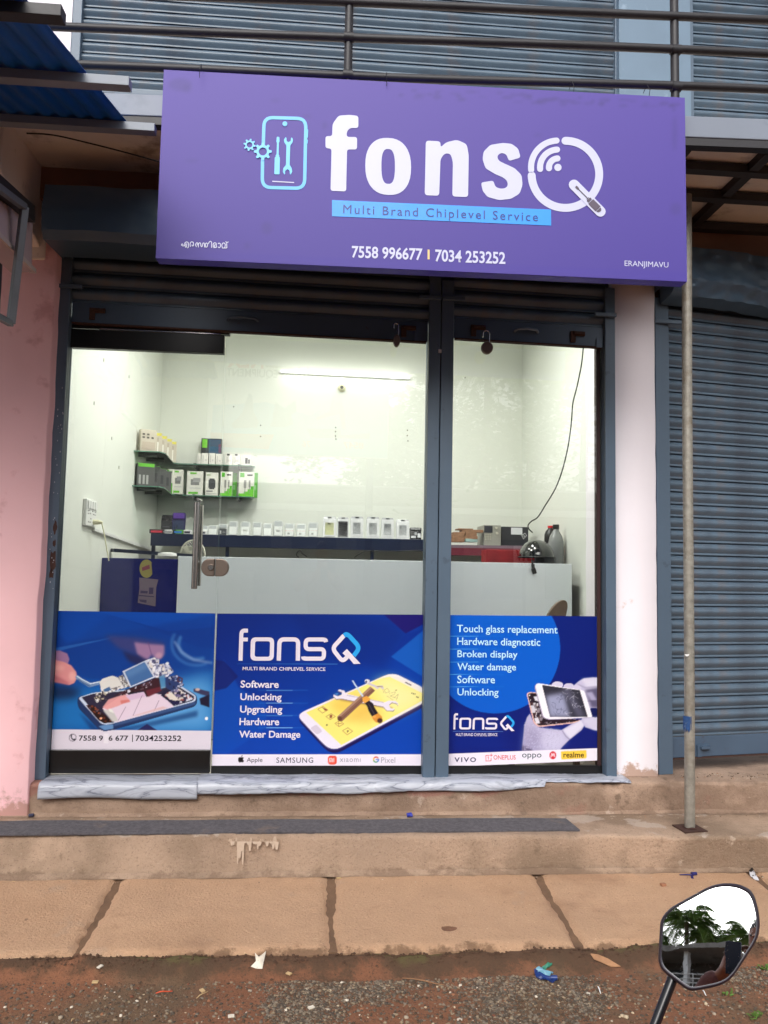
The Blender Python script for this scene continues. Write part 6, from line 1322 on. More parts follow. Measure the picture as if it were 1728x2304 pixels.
# ------------------------------------------------------------------ litter
def litter(nm, lab, px, py, pts, m, cat, z=None, th=.002, surf=None):
    Zs = surf; c = SZ(px, py, Zs); c.z = z if z is not None else Zs+.004
    n = len(pts); vs = [(c.x+x, c.y+y, c.z+.004+zz_) for x, y, zz_ in pts]+[(c.x+x, c.y+y, c.z+zz_) for x, y, zz_ in pts]
    return solo(nm, MB().add(vs, [tuple(range(n)), tuple(range(n, 2*n))[::-1]]+[(i, (i+1) % n, (i+1) % n+n, i+n) for i in range(n)]), m, lab, cat)
PAPER = mat('crumpled_paper', (232, 222, 204), .8, var=.1, scale=60, bump=.8, dirt=[((150, 140, 120), 80, .6, .66, .6)])
c = SZ(583, 2165, ZG)
T = thing('torn_paper', 'torn whitish printed paper lying on the dirt left of centre', 'paper', (c.x, c.y, ZG))
def g(px, py, h=0):
    z = ZG
    for _ in range(5): q_ = SZ(px, py, z); z = .5*z+.5*gz(q_.x, q_.y)
    return Vector((q_.x, q_.y, gz(q_.x, q_.y)+.004+h))
mb = MB(); pp = [(567, 2152), (578, 2150), (599, 2147), (598, 2160), (590, 2184), (577, 2183), (564, 2178), (576, 2172), (573, 2160)]; hs_ = (.006, .012, .016, .012, .002, .001, .001, .006, .008)
V = [g(*p, h) for p, h in zip(pp, hs_)]; ce = g(583, 2166, .014); mb.add([*V, ce], [(i, (i+1) % 9, 9) for i in range(9)]); ob('paper_sheet', mb, PAPER, T)
mb = MB(); c = g(1215, 2190, .004)
WR = mat('blue_plastic_film', (34, 58, 120), .3, var=.3, scale=30); 
T = thing('plastic_wrapper', 'crumpled blue and green plastic wrapper on the gravel', 'wrapper', (c.x, c.y, ZG))
for pts_, m_, nm_ in (([(1203, 2186), (1216, 2180), (1222, 2190), (1245, 2192), (1238, 2200), (1222, 2199), (1210, 2196)], mat('pale_blue_film', (110, 160, 180), .3), 'film'), ([(1219, 2182), (1240, 2172), (1243, 2178), (1226, 2186)], mat('green_film', (50, 130, 104), .3), 'film'), ([(1202, 2188), (1210, 2198), (1222, 2204), (1235, 2206), (1252, 2207), (1254, 2214), (1240, 2214), (1222, 2210), (1206, 2202)], WR, 'film')):
    mb = MB(); V = [g(px_+random.uniform(-1, 1), py_+random.uniform(-.8, .8), random.uniform(.001, .015)) for (px0, py0), (px1, py1) in zip(pts_, pts_[1:]+pts_[:1]) for px_, py_ in ((px0, py0), ((px0*2+px1)/3, (py0*2+py1)/3), ((px0+px1*2)/3, (py0+py1*2)/3))]; n = len(V); ce = sum(V, Vector())/n+Vector((0, 0, .006)); mb.add([*V, ce]+[v-Vector((0, 0, .004)) for v in V], [(i, (i+1) % n, n) for i in range(n)]+[(i, n+1+i, n+1+(i+1) % n, (i+1) % n) for i in range(n)]); ob(nm_, mb, m_, T)
mb = MB(); mb.tube([g(1207, 2196, .005), g(1222, 2205, .008), g(1240, 2209, .008)], [.004, .006, .005], 8); mb.tube([g(1240, 2209, .01), g(1254, 2210, .012)], [.009, .008], 10); ob('nozzle', mb, WR, T, smooth=50)
def onslab(px, py, h=0): q_ = SZ(px, py, -.325); return Vector((q_.x, q_.y, -.318-.03*(-.44-q_.y)/.66+h))
def flatpoly(nm, lab, cat, pts, hs_, m, f=g):
    V = [f(*p, h) for p, h in zip(pts, hs_)]; n = len(V); ce = sum(V, Vector())/n; mb = MB(); mb.add([*V, ce]+[v-Vector((0, 0, .003)) for v in V], [(i, (i+1) % n, n) for i in range(n)]+[(i, n+1+i, n+1+(i+1) % n, (i+1) % n) for i in range(n)]); return solo(nm, mb, m, lab, cat)
flatpoly('snack_wrapper', 'black and white wrapper in the slab joint at the far right', 'wrapper', [(1685, 1963), (1692, 1961), (1700, 1975), (1708, 1983), (1698, 1981), (1688, 1975)], (.01, .018, .016, .006, .004, .008), mat('wrapper_white', (214, 214, 220), .4, dirt=[((24, 24, 28), 26, .5, .54, 1)]), onslab)
mb = MB(); mb.tube([onslab(1529, 1973, .006), onslab(1545, 1973, .007), onslab(1557, 1974, .008)], [.002, .003, .003], 8); mb.tube([onslab(1556, 1973, .009), onslab(1567, 1972, .010)], [.009, .007], 10); mb.tube([onslab(1557, 1976, .006), onslab(1558, 1979, .004)], .006, 8)
solo('broken_toy', mb, mat('dark_blue_plastic', (34, 34, 100), .4), 'dark blue plastic piece with a thin stem on the pavement', 'plastic scrap', smooth=50)
mb = MB(); c = SZ(921, 1838, -.15); mb.tube([(c.x-.012, c.y, -.142), (c.x+.012, c.y+.004, -.138)], [.010, .009], 10); mb.tube([(c.x+.004, c.y-.008, -.143), (c.x+.016, c.y-.008, -.14)], .006, 8)
solo('bottle_cap', mb, mat('cobalt_plastic', (44, 54, 160), .4), 'small cobalt blue cap at the back edge of the ribbed mat', 'cap', smooth=50)
mb = MB(); c = SZ(70, 1838, -.15); mb.tube([(c.x-.010, c.y, -.143), (c.x+.012, c.y, -.141)], .008, 8); solo('cloth_scrap', mb, mat('navy_cloth', (54, 54, 78), .8), 'tiny navy scrap beside the left end of the ribbed mat', 'scrap', smooth=50)
c = onslab(1492, 1994, 0); solo('brick_chip', MB().box((c.x-.012, c.y-.009, c.z), (c.x+.012, c.y+.009, c.z+.014), rz=.2), mat('brick_chip', (158, 110, 82), .9, var=.2, bump=1), 'small brown brick chip on the pavement slab near the pole', 'brick chip', bevel=.002)
T = flatpoly('puddle_lid', 'flat round brown lid pressed into the middle pavement slab', 'lid', [(1011+18*cos(a), 2080+6.5*sin(a)) for a in np.linspace(0, 2*pi, 18)[:-1]], [.003]*17, mat('rust_lid', (120, 84, 62), .7, var=.3, scale=60), onslab)
flatpoly('bark_strip', 'torn strip of pale bark lying on the dirt right of the wrapper', 'bark', [(1329, 2154), (1345, 2157), (1368, 2168), (1396, 2180), (1376, 2178), (1352, 2171), (1336, 2163)], (.01, .012, .014, .006, .002, .008, .006), mat('bark', (168, 126, 92), .9, var=.2, scale=40, bump=1))
def stick(lab, a, b, r, m, nm='twig', cat='twig', f=g):
    P = [f(a[0]+(b[0]-a[0])*t, a[1]+(b[1]-a[1])*t, .005+.003*sin(t*5)) for t in np.linspace(0, 1, 5)]; mb = MB(); mb.tube(P, [r*.7, r, r, r*.9, r*.5], 6); return solo(nm, mb, m, lab, cat, None, smooth=60)
STRAW = mat('dry_straw', (206, 176, 130), .8, var=.15)
stick('thin orange plastic strip on the dirt at the lower left', (350, 2241), (388, 2234), .0022, mat('orange_strip', (220, 84, 44), .5), 'orange_strip', 'plastic strip')
stick('pale straw standing out at the very bottom left', (160, 2304), (168, 2295), .002, STRAW); stick('straight pale twig on the gravel left of centre', (442, 2252), (468, 2234), .0018, STRAW)
stick('longer curved twig on the reddish patch near the centre', (905, 2206), (1000, 2220), .0022, mat('brown_twig', (150, 110, 78), .8)); stick('white matchstick on the dirt left of the motorcycle mirror stem', (1345, 2225), (1352, 2240), .0022, PLASTW, 'matchstick', 'matchstick')
stick('white matchstick on the mud below the motorcycle mirror', (1581, 2234), (1589, 2244), .0022, PLASTW, 'matchstick', 'matchstick')
for k, (x, y) in enumerate(((214, 2213), (225, 2178), (455, 2232), (520, 2290), (33, 1985), (455, 1978), (762, 1979), (1192, 1948), (650, 2194), (700, 2270), (1490, 2290))):
    c = g(x, y, 0) if y > 2130 else onslab(x, y, 0) if y < 1990 else g(x, y)
    solo('paper_bit', MB().box((c.x-.010, c.y-.007, c.z), (c.x+.010, c.y+.006, c.z+.004), rz=k*1.1), PAPER if k % 2 else STRAW, 'pale litter bit %s' % ('on the left dirt', 'below the left joint', 'by the straight twig', 'at the bottom left', 'against the left foot of the step', 'under the splash stain', 'at the top of the middle joint', 'at the foot of the step right of centre', 'below the torn paper', 'on the lower gravel edge', 'by the stem of the mirror')[k], 'litter', 'pale bits of litter')
# ------------------------------------------------------------------ gravel, pebbles, weeds
def pebbles(n, fpos, smin, smax, cols, name):
    ico = [(0, 0, 1), (.894, 0, .447), (.276, .851, .447), (-.724, .526, .447), (-.724, -.526, .447), (.276, -.851, .447), (.724, .526, -.447), (-.276, .851, -.447), (-.894, 0, -.447), (-.276, -.851, -.447), (.724, -.526, -.447), (0, 0, -1)]
    F = [(0,1,2),(0,2,3),(0,3,4),(0,4,5),(0,5,1),(1,6,2),(2,7,3),(3,8,4),(4,9,5),(5,10,1),(2,6,7),(3,7,8),(4,8,9),(5,9,10),(1,10,6),(11,7,6),(11,8,7),(11,9,8),(11,10,9),(11,6,10)]
    ico = np.array(ico); F = np.array(F); P = []; Cc = []
    V = []; 
    for i in range(n):
        x, y, z = fpos(); s_ = smin+(smax-smin)*random.random()**3
        sc = np.array((s_*random.uniform(.7, 1.3), s_*random.uniform(.7, 1.3), s_*random.uniform(.4, .8)))
        a = random.uniform(0, 6.28); R_ = np.array(((cos(a), -sin(a), 0), (sin(a), cos(a), 0), (0, 0, 1)))
        v = (ico*rng.uniform(.75, 1.2, (12, 1))*sc) @ R_.T+np.array((x, y, z+s_*.15)); V.append(v); Cc.append(random.choice(cols))
    V = np.concatenate(V); Fi = (F[None]+np.arange(n)[:, None, None]*12).reshape(-1, 3)
    me = bpy.data.meshes.new(name); me.vertices.add(len(V)); me.vertices.foreach_set('co', V.ravel()); me.loops.add(Fi.size); me.loops.foreach_set('vertex_index', Fi.ravel().astype(np.int32)); me.polygons.add(len(Fi)); me.polygons.foreach_set('loop_start', np.arange(0, Fi.size, 3, dtype=np.int32)); me.update(calc_edges=True)
    at = me.color_attributes.new('ink', 'FLOAT_COLOR', 'POINT'); cl = np.array([(*lin(c_), 1) for c_ in Cc]).repeat(12, 0).astype(np.float32); at.data.foreach_set('color', cl.ravel())
    me.materials.append(GRV); o = bpy.data.objects.new(name, me); COL.objects.link(o); return o
GRV = vcol_mat('gravel_stone', .85, .12)
gcols = [(104, 94, 82), (122, 110, 96), (88, 76, 64), (134, 120, 102), (112, 86, 66), (148, 130, 106), (98, 72, 54), (80, 70, 60), (92, 80, 66), (84, 66, 50)]
def dens(px, py):
    """gravel patches as seen lying on the dirt"""
    d = 0
    for cx_, cy_, rx_, ry_, w_ in ((860, 2200, 330, 60, 1), (1150, 2240, 260, 80, 1), (680, 2270, 110, 60, .9), (1000, 2160, 420, 22, .7), (1330, 2160, 180, 30, .6), (1690, 2200, 70, 40, .5)):
        q_ = ((px-cx_)/rx_)**2+((py-cy_)/ry_)**2; d = max(d, w_*max(0, 1-q_))
    for cx_, cy_, rx_, ry_ in ((980, 2250, 110, 62), (1215, 2260, 70, 40), (400, 2280, 200, 50)):
        q_ = ((px-cx_)/rx_)**2+((py-cy_)/ry_)**2
        if q_ < 1: d *= q_*.5
    return d
def gp():
    while True:
        px, py = random.uniform(-30, 1760), random.uniform(2128, 2330); q_ = SZ(px, py, ZG)
        if random.random() < dens(px, py)+.055 and q_.y < -1.19: return q_.x, q_.y, gz(q_.x, q_.y)
pebbles(27000, gp, .0012, .0072, gcols, 'gravel')['kind'] = 'stuff'
def gp2():
    while True:
        px, py = random.uniform(-30, 1760), random.uniform(2128, 2330); q_ = SZ(px, py, ZG)
        if random.random() < .25+.4*dens(px, py) and q_.y < -1.19: return q_.x, q_.y, gz(q_.x, q_.y)
pebbles(330, gp2, .0028, .009, [(204, 184, 154), (176, 160, 140), (160, 110, 80), (226, 214, 196), (120, 74, 54)], 'pale_pebbles')['kind'] = 'stuff'
def gp3():
    if random.random() < .5: x = random.uniform(-1.7, 2.5); y = -.50-abs(random.gauss(0, .02)); return x, y, -.322
    if random.random() < .5: x = random.uniform(1.85, 2.6); y = random.uniform(-.1, .03); return x, y, .004
    x = random.uniform(-1.7, 2.5); y = -.165-abs(random.gauss(0, .03)); return x, y, -.157
pebbles(900, gp3, .0012, .005, [(120, 96, 76), (196, 180, 160), (90, 70, 54), (170, 130, 100)], 'step_grit')['kind'] = 'stuff'
# crumbling dark earth banked against the slab edge
mb = MB()
for k in range(900):
    x = random.uniform(-1.6, 2.4); y = -1.09-abs(random.gauss(0, .025)); z = gz(x, y); s_ = random.uniform(.002, .007)
    mb.lathe([(s_*.2, 0), (s_, s_*.5), (s_*.5, s_)], (x, y, z-.002), 5)
o = ob('edge_earth', mb, mat('damp_earth', (84, 60, 44), .95, var=.3, scale=60, bump=1), None); o['kind'] = 'stuff'
LEAF = mat('weed_leaf', (86, 118, 44), .7, var=.3, scale=60); mb = MB()
for cx_, cy_, n_, sp_ in ((648, 2139, 34, 24), (612, 2148, 8, 14), (868, 2130, 10, 10), (0, 2140, 10, 12), (1730, 2108, 12, 10), (1722, 2180, 26, 14), (1700, 2290, 20, 14), (1640, 2240, 10, 20)):
    for k in range(n_):
        b_ = g(cx_+random.gauss(0, sp_*.5), cy_+random.gauss(0, 3), -.002); a = random.uniform(0, 6.28); L_ = random.uniform(.008, .02); h_ = random.uniform(.003, .016); w_ = L_*.28
        d_ = Vector((cos(a), sin(a), 0)); s_ = Vector((-sin(a), cos(a), 0)); mb.add([b_, b_+d_*L_*.5+s_*w_+Vector((0, 0, h_)), b_+d_*L_+Vector((0, 0, h_*.8)), b_+d_*L_*.5-s_*w_+Vector((0, 0, h_))], [(0, 1, 2, 3)])
o = ob('small_weeds', mb, LEAF, None); o['kind'] = 'stuff'
# ------------------------------------------------------------------ motorcycle whose mirror stands in the foreground
MP = CAM+rayd(1590, 2105)*1.1; RC = 2.0
P_ = CAM+rayd(1647, 2125)*1.1; n1 = (CAM-P_).normalized(); MN = (n1-(P_-MP)/RC).normalized()
def onm(px, py):
    d = rayd(px, py); return CAM+d*((MP-CAM).dot(MN)/d.dot(MN))
cm = lambda L: [onm(1440+x/5.76, 1960+y/5.76) for x, y in L]
outer = [(232, 1150), (262, 650), (310, 560), (400, 470), (880, 205), (1000, 165), (1140, 152), (1290, 170), (1430, 235), (1490, 330), (1540, 520), (1556, 680), (1540, 830), (1490, 940), (1230, 1340), (1130, 1440), (1000, 1495), (690, 1556), (610, 1540), (540, 1490), (330, 1330), (262, 1260)]
O2 = cm(smooth(outer, 60, 4, True)); n = len(O2); ctr = sum(O2, Vector())/n
T = thing('motorcycle', 'parked motorcycle of which only the black five-sided mirror and stem show at bottom right', 'motorcycle', (.48, -3.1, ZG))
GB = mat('mirror_shell', (48, 40, 50), .42, var=.1, spec=.6); BKM = mat('black_painted_metal', (20, 20, 24), .25, var=.05, coat=.4)
u_ = MN.cross(Vector((0, 0, 1))).normalized(); v_ = u_.cross(MN)
def ringm(s, off): return [ctr+(p-ctr)*s+MN*off for p in O2]
mb = MB(); rings = [ringm(.925, .0015), ringm(.935, .005), ringm(.955, .0075), ringm(.978, .006), ringm(1.0, .0), ringm(1.0, -.010), ringm(.93, -.024), ringm(.6, -.034), ringm(.15, -.037)]
vs = [p for R_ in rings for p in R_]; fs = []
for j in range(len(rings)-1):
    for k in range(n): fs.append((j*n+k, j*n+(k+1) % n, (j+1)*n+(k+1) % n, (j+1)*n+k))
fs.append(tuple((len(rings)-1)*n+k for k in range(n))); mb.add(vs, fs); ob('mirror_shell', mb, GB, T, smooth=70)
mir = bpy.data.materials.new('mirror_silver'); mir.use_nodes = True; b_ = mir.node_tree.nodes['Principled BSDF']; b_.inputs['Metallic'].default_value = 1; b_.inputs['Base Color'].default_value = (.84, .86, .88, 1); b_.inputs['Roughness'].default_value = .015
nz_ = mir.node_tree.nodes.new('ShaderNodeTexNoise'); nz_.inputs['Scale'].default_value = 30; nz_.inputs['Detail'].default_value = 9
mr_ = mir.node_tree.nodes.new('ShaderNodeMapRange'); mr_.inputs[1].default_value = .56; mr_.inputs[2].default_value = .8; mr_.inputs[3].default_value = .012; mr_.inputs[4].default_value = .10
mir.node_tree.links.new(nz_.outputs[0], mr_.inputs[0]); mir.node_tree.links.new(mr_.outputs[0], b_.inputs['Roughness'])
vs = []; fs = []; K = 16
for j in range(K):
    s = .93*(j+1)/K
    for p in O2:
        q = ctr+(p-ctr)*s; r2 = (q-MP).length_squared; vs.append(q-MN*(r2/(2*RC)-.0035))
vs.append(ctr+MN*.0035)
for k in range(n): fs.append((n*K, k, (k+1) % n))
for j in range(K-1):
    for k in range(n): fs.append((j*n+k, (j+1)*n+k, (j+1)*n+(k+1) % n, j*n+(k+1) % n))
ob('mirror_glass', MB().add(vs, fs), mir, T, smooth=180)
s0 = onm(1440+410/5.76, 1960+1400/5.76)-MN*.014; s1 = CAM+rayd(1474, 2304)*1.08; s2 = s1+(s1-s0)*1.3
mb = MB(); mb.tube([s0+(s0-s1).normalized()*.012, s0, s1, s2], [.0075, .0072, .0068, .0068], 14); ob('mirror_stem', mb, BKM, T, smooth=60)
# the rest of the machine below the picture
hb = s2
mb = MB(); mb.tube([hb+Vector((-.02, 0, 0)), hb+Vector((.12, .05, .02)), hb+Vector((.35, .06, .0)), hb+Vector((.58, .0, -.02))], .011, 10); ob('handlebar', mb, BKM, T, smooth=60)
fx = hb+Vector((.28, .08, -.03))
mb = MB(); mb.tube([fx, (fx.x-.02, fx.y+.14, ZG+.28)], .024, 10); mb.tube([fx+Vector((.07, 0, 0)), (fx.x+.07, fx.y+.14, ZG+.28)], .024, 10); ob('fork', mb, CHROME, T, smooth=60)
for nm_, yy in (('front_wheel', fx.y+.14), ('rear_wheel', fx.y-1.0)):
    c = Vector((fx.x+.03, yy, ZG+.28)); mb = MB(); mb.tube([c+Vector((0, .24*cos(a), .24*sin(a))) for a in np.linspace(0, 2*pi, 33)], .042, 10, False); ob('tyre', mb, mat('tyre_rubber', (26, 26, 27), .8), T, smooth=60)
    mb = MB(); mb.tube([c-Vector((.03, 0, 0)), c+Vector((.03, 0, 0))], .05, 12)
    for k in range(5): mb.tube([c, c+Vector((0, .21*cos(k*1.257), .21*sin(k*1.257)))], .012, 6)
    ob('wheel_hub', mb, BKM, T, smooth=60)
c = fx
mb = MB(); mb.lathe([(.02, -.30), (.13, -.24), (.15, 0), (.10, .2), (.03, .26)], (c.x+.03, c.y-.32, c.z-.14), 16, M=Matrix.Rotation(pi/2, 3, 'X')); ob('fuel_tank', mb, mat('tank_red', (130, 20, 24), .25, coat=.6), T, smooth=50)
mb = MB(); mb.box((c.x-.09, c.y-1.12, c.z-.20), (c.x+.15, c.y-.52, c.z-.12)); ob('seat', mb, PLASTK, T, bevel=.03)
mb = MB(); mb.box((c.x-.09, c.y-.72, ZG+.18), (c.x+.15, c.y-.30, ZG+.50)); ob('engine', mb, mat('engine_grey', (110, 112, 116), .45, metal=.6), T, bevel=.03)
mb = MB(); mb.tube([(c.x+.03, c.y-1.0, ZG+.28), (c.x+.03, c.y-.5, ZG+.30), (c.x+.03, c.y-.8, c.z-.2), (c.x+.03, c.y-.02, c.z-.10)], .018, 8); mb.tube([(c.x-.05, c.y-.6, ZG+.2), (c.x-.28, c.y-.62, ZG+.005)], .010, 8); ob('frame_tube', mb, BKM, T, smooth=60)

# ------------------------------------------------------------------ the photographer, seen in the mirror
PR = thing('person', 'person in a brown shirt holding up a phone, reflected in the motorcycle mirror', 'person', (-.02, -4.5, ZG))
def skin(nm, V, E_, rad, m, root=0, sub=2):
    me = bpy.data.meshes.new(nm); me.from_pydata([Vector(v)-WL[PR] for v in V], E_, []); o = bpy.data.objects.new(nm, me); COL.objects.link(o); o.parent = PR; WL[o] = WL[PR]
    sk = o.modifiers.new('skin', 'SKIN'); sk.use_smooth_shade = True
    for i, r in enumerate(rad): me.skin_vertices[0].data[i].radius = (r if isinstance(r, tuple) else (r, r))
    for i in range(len(V)): me.skin_vertices[0].data[i].use_root = (i == root)
    s_ = o.modifiers.new('sub', 'SUBSURF'); s_.levels = sub; s_.render_levels = sub; me.materials.append(m); return o
V = [(-.02, -4.52, .48), (-.02, -4.52, .70), (-.02, -4.50, .92), (-.02, -4.49, 1.06), (-.02, -4.46, 1.14), (-.02, -4.46, 1.24)]
E_ = [(0, 1), (1, 2), (2, 3), (3, 4), (4, 5)]; Rr = [(.14, .10), (.13, .095), (.15, .10), (.055, .05), (.06, .065), (.062, .075)]
for s in (-1, 1):
    b_ = len(V); V += [(-.02+s*.17, -4.50, .94), (-.02+s*(.27 if s < 0 else .22), -4.24, .86), (-.01+s*.075, -4.14, .985), (-.005+s*.052, -4.105, 1.005)]; E_ += [(2, b_), (b_, b_+1), (b_+1, b_+2), (b_+2, b_+3)]; Rr += [.055, .040, .026, (.022, .030)]
    for k in range(4):
        f0 = len(V); z = 1.035-.022*k; V += [(s*.050, -4.092, z), (s*.047, -4.076, z+.002)]; E_ += [(b_+3, f0), (f0, f0+1)]; Rr += [.0085, .0075]
    f0 = len(V); V += [(s*.040, -4.10, .98), (s*.022, -4.092, 1.0)]; E_ += [(b_+3, f0), (f0, f0+1)]; Rr += [.010, .009]
    b_ = len(V); V += [(-.02+s*.09, -4.52, .40), (-.02+s*.11, -4.50, .04), (-.02+s*.11, -4.53, ZG+.07), (-.02+s*.12, -4.42, ZG+.035)]; E_ += [(0, b_), (b_, b_+1), (b_+1, b_+2), (b_+2, b_+3)]; Rr += [.085, .055, .04, .035]
SKN = mat('skin', (150, 98, 74), .55, var=.06); skin('body', V, E_, Rr, SKN)
mb = MB(); c = Vector((-.02, -4.43, 1.245)); M = Matrix.Diagonal((.074, .092, .108)).to_3x3()
mb.lathe([(sin(a), cos(a)) for a in np.linspace(.02, pi-.02, 14)], c, 18, M=M)
mb.tube([c+Vector((0, .085, .012)), c+Vector((0, .106, -.018)), c+Vector((0, .088, -.026))], [.008, .014, .008], 8)
for s in (-1, 1): mb.lathe([(.012, -.006), (.016, 0), (.010, .008)], c+Vector((s*.076, .0, -.005)), 8, M=Matrix.Rotation(pi/2, 3, 'Y'))
mb.tube([c+Vector((-.022, .082, -.05)), c+Vector((0, .09, -.05)), c+Vector((.022, .082, -.05))], .005, 6); ob('face', mb, SKN, PR, smooth=60)
mb = MB()
for s in (-1, 1): mb.lathe([(.002, -.008), (.009, 0), (.002, .008)], c+Vector((s*.03, .080, .005)), 10)
ob('eye', mb, PLASTK, PR, smooth=60)
mb = MB(); mb.lathe([(sin(a)*1.06, cos(a)*1.08) for a in np.linspace(.02, 1.55, 10)], c+Vector((0, -.012, .016)), 18, M=M); ob('hair', mb, mat('black_hair', (18, 15, 14), .6), PR, smooth=60)
SH = mat('brown_shirt', (118, 78, 74), .85, var=.25, scale=14, bump=1.2, bscale=30)
V = [(-.02, -4.52, .44), (-.02, -4.515, .70), (-.02, -4.50, .93), (-.02, -4.49, 1.03)]; E_ = [(0, 1), (1, 2), (2, 3)]; Rr = [(.165, .12), (.155, .115), (.17, .115), (.065, .06)]
for s in (-1, 1): b_ = len(V); V += [(-.02+s*.175, -4.50, .95), (-.02+s*(.27 if s < 0 else .22), -4.24, .865), (-.02+s*.10, -4.14, .965)]; E_ += [(2, b_), (b_, b_+1), (b_+1, b_+2)]; Rr += [.074, .066, .046]
skin('shirt', V, E_, Rr, SH)
V = [(-.02, -4.52, .50)]; E_ = []; Rr = [(.15, .11)]
for s in (-1, 1): b_ = len(V); V += [(-.02+s*.09, -4.52, .38), (-.02+s*.11, -4.50, .04), (-.02+s*.11, -4.53, ZG+.09)]; E_ += [(0, b_), (b_, b_+1), (b_+1, b_+2)]; Rr += [.10, .075, .06]
skin('trousers', V, E_, Rr, mat('dark_trousers', (40, 42, 52), .85))
T = thing('phone', 'dark smartphone held upright by the reflected person', 'phone', (0, -4.075, .93))
M = Matrix((RT, FW, UP)).transposed()
mb = MB(); mb.box((-.037, -.022, -.125), (.037, -.014, .020)); mb.v = [tuple(CAM+M @ Vector(p)) for p in mb.v]; ob('phone_body', mb, mat('phone_dark', (40, 46, 56), .25), T, bevel=.003)
mb = MB(); mb.box((-.033, -.0245, -.120), (.033, -.0222, .015)); mb.v = [tuple(CAM+M @ Vector(p)) for p in mb.v]; ob('phone_screen', mb, PLASTK, T)

# ------------------------------------------------------------------ across the road: everything the panes and the mirror reflect
def RV(px, py, Yv): p = S(px, py, Yv); return Vector((p.x, -p.y, p.z))
GREYW = mat('weathered_wall', (150, 146, 140), .85, var=.15, scale=1, bump=.5, dirt=[((70, 66, 60), 1.2, .5, .7, .6)])
# billboard
BB = thing('billboard', 'large fitness shop billboard across the road reflected in the shop glass', 'billboard', (-.9, -13.2, ZG))
a, b = RV(472, 788, 13), RV(873, 1032, 13)
mb = MB(); mb.box((a.x, -13.06, b.z), (b.x, -12.996, a.z)); ob('board', mb, mat('billboard_white', (234, 236, 236), .5, var=.02), BB)
mb = MB(); 
for x in (a.x+.4, b.x-.4): mb.box((x-.08, -13.25, ZG-.1), (x+.08, -13.09, a.z))
for z in (b.z+.3, a.z-.3): mb.box((a.x, -13.09, z-.05), (b.x, -13.06, z+.05))
ob('post', mb, DKTUBE, BB)
class VPlate(Plate):
    def uv(s, px, py): p = S(px, py, 13.0); return p.x, p.z
    def at(s, u, v, k=1): return Vector((u, -12.992+.004*k, v))
VPb = VPlate((0, 0, 0), (1, 0, 0), BB)
def btext(t, x0, x1, y0, y1, m, bold=.02):
    c_ = bpy.data.curves.new('t', 'FONT'); c_.body = t; c_.offset = bold; o = bpy.data.objects.new('t', c_); COL.objects.link(o); bpy.context.view_layer.update()
    me = bpy.data.meshes.new_from_object(o.evaluated_get(bpy.context.evaluated_depsgraph_get())); bpy.data.objects.remove(o)
    A = np.empty(len(me.vertices)*3); me.vertices.foreach_get('co', A); A = A.reshape(-1, 3); mn, mx = A.min(0), A.max(0)
    p0, p1 = S(x0, y1, 13.0), S(x1, y0, 13.0); f = 1-(A[:, 0]-mn[0])/(mx[0]-mn[0])
    Q = np.stack([p0.x+f*(p1.x-p0.x), np.full(len(f), -12.98), p0.z+(A[:, 1]-mn[1])/(mx[1]-mn[1])*(p1.z-p0.z)], 1)-np.array(WL[BB]); me.vertices.foreach_set('co', Q.ravel()); me.update(); ob('lettering', me, m, BB)
RED = flat((214, 50, 40), .5); DKG = flat((60, 60, 66), .5)
btext('WELL', 597, 708, 797, 827, DKG, .03); btext('NEX', 511, 594, 797, 827, RED, .03); btext('FITNESS EQUIPMENT', 509, 705, 836, 850, DKG, .015)
btext('8547', 772, 818, 996, 1009, RED); btext('76', 680, 698, 993, 1006, RED)
VPb.fill('blue_panel', [[(480, 912), (600, 905), (700, 935), (790, 860), (872, 830), (872, 1031), (473, 1016)]], flat((150, 196, 226), .5), 0)
VPb.fill('orange_panel', [[(474, 974), (617, 978), (604, 1011), (474, 1005)]], flat((240, 150, 100), .5), 2)
VPb.fill('machine_picture', [[(615, 928), (620, 905), (640, 920), (665, 900), (668, 925), (655, 935), (660, 955), (640, 962), (606, 960), (612, 950)]], flat((150, 156, 164), .5), 2)
VPb.fill('machine_picture', [[(520, 955), (545, 930), (560, 885), (568, 890), (570, 925), (583, 950), (578, 962), (525, 964)]], flat((150, 156, 164), .5), 2)
VPb.fill('machine_picture', [[(690, 965), (765, 966), (768, 980), (832, 975), (832, 988), (700, 985)]], flat((140, 150, 160), .5), 2)
VPb.fill('runner_picture', [[(748, 890), (768, 890), (775, 930), (778, 965), (770, 965), (764, 932), (745, 936), (712, 946), (712, 940), (742, 925)]], flat((176, 176, 178), .5), 2)
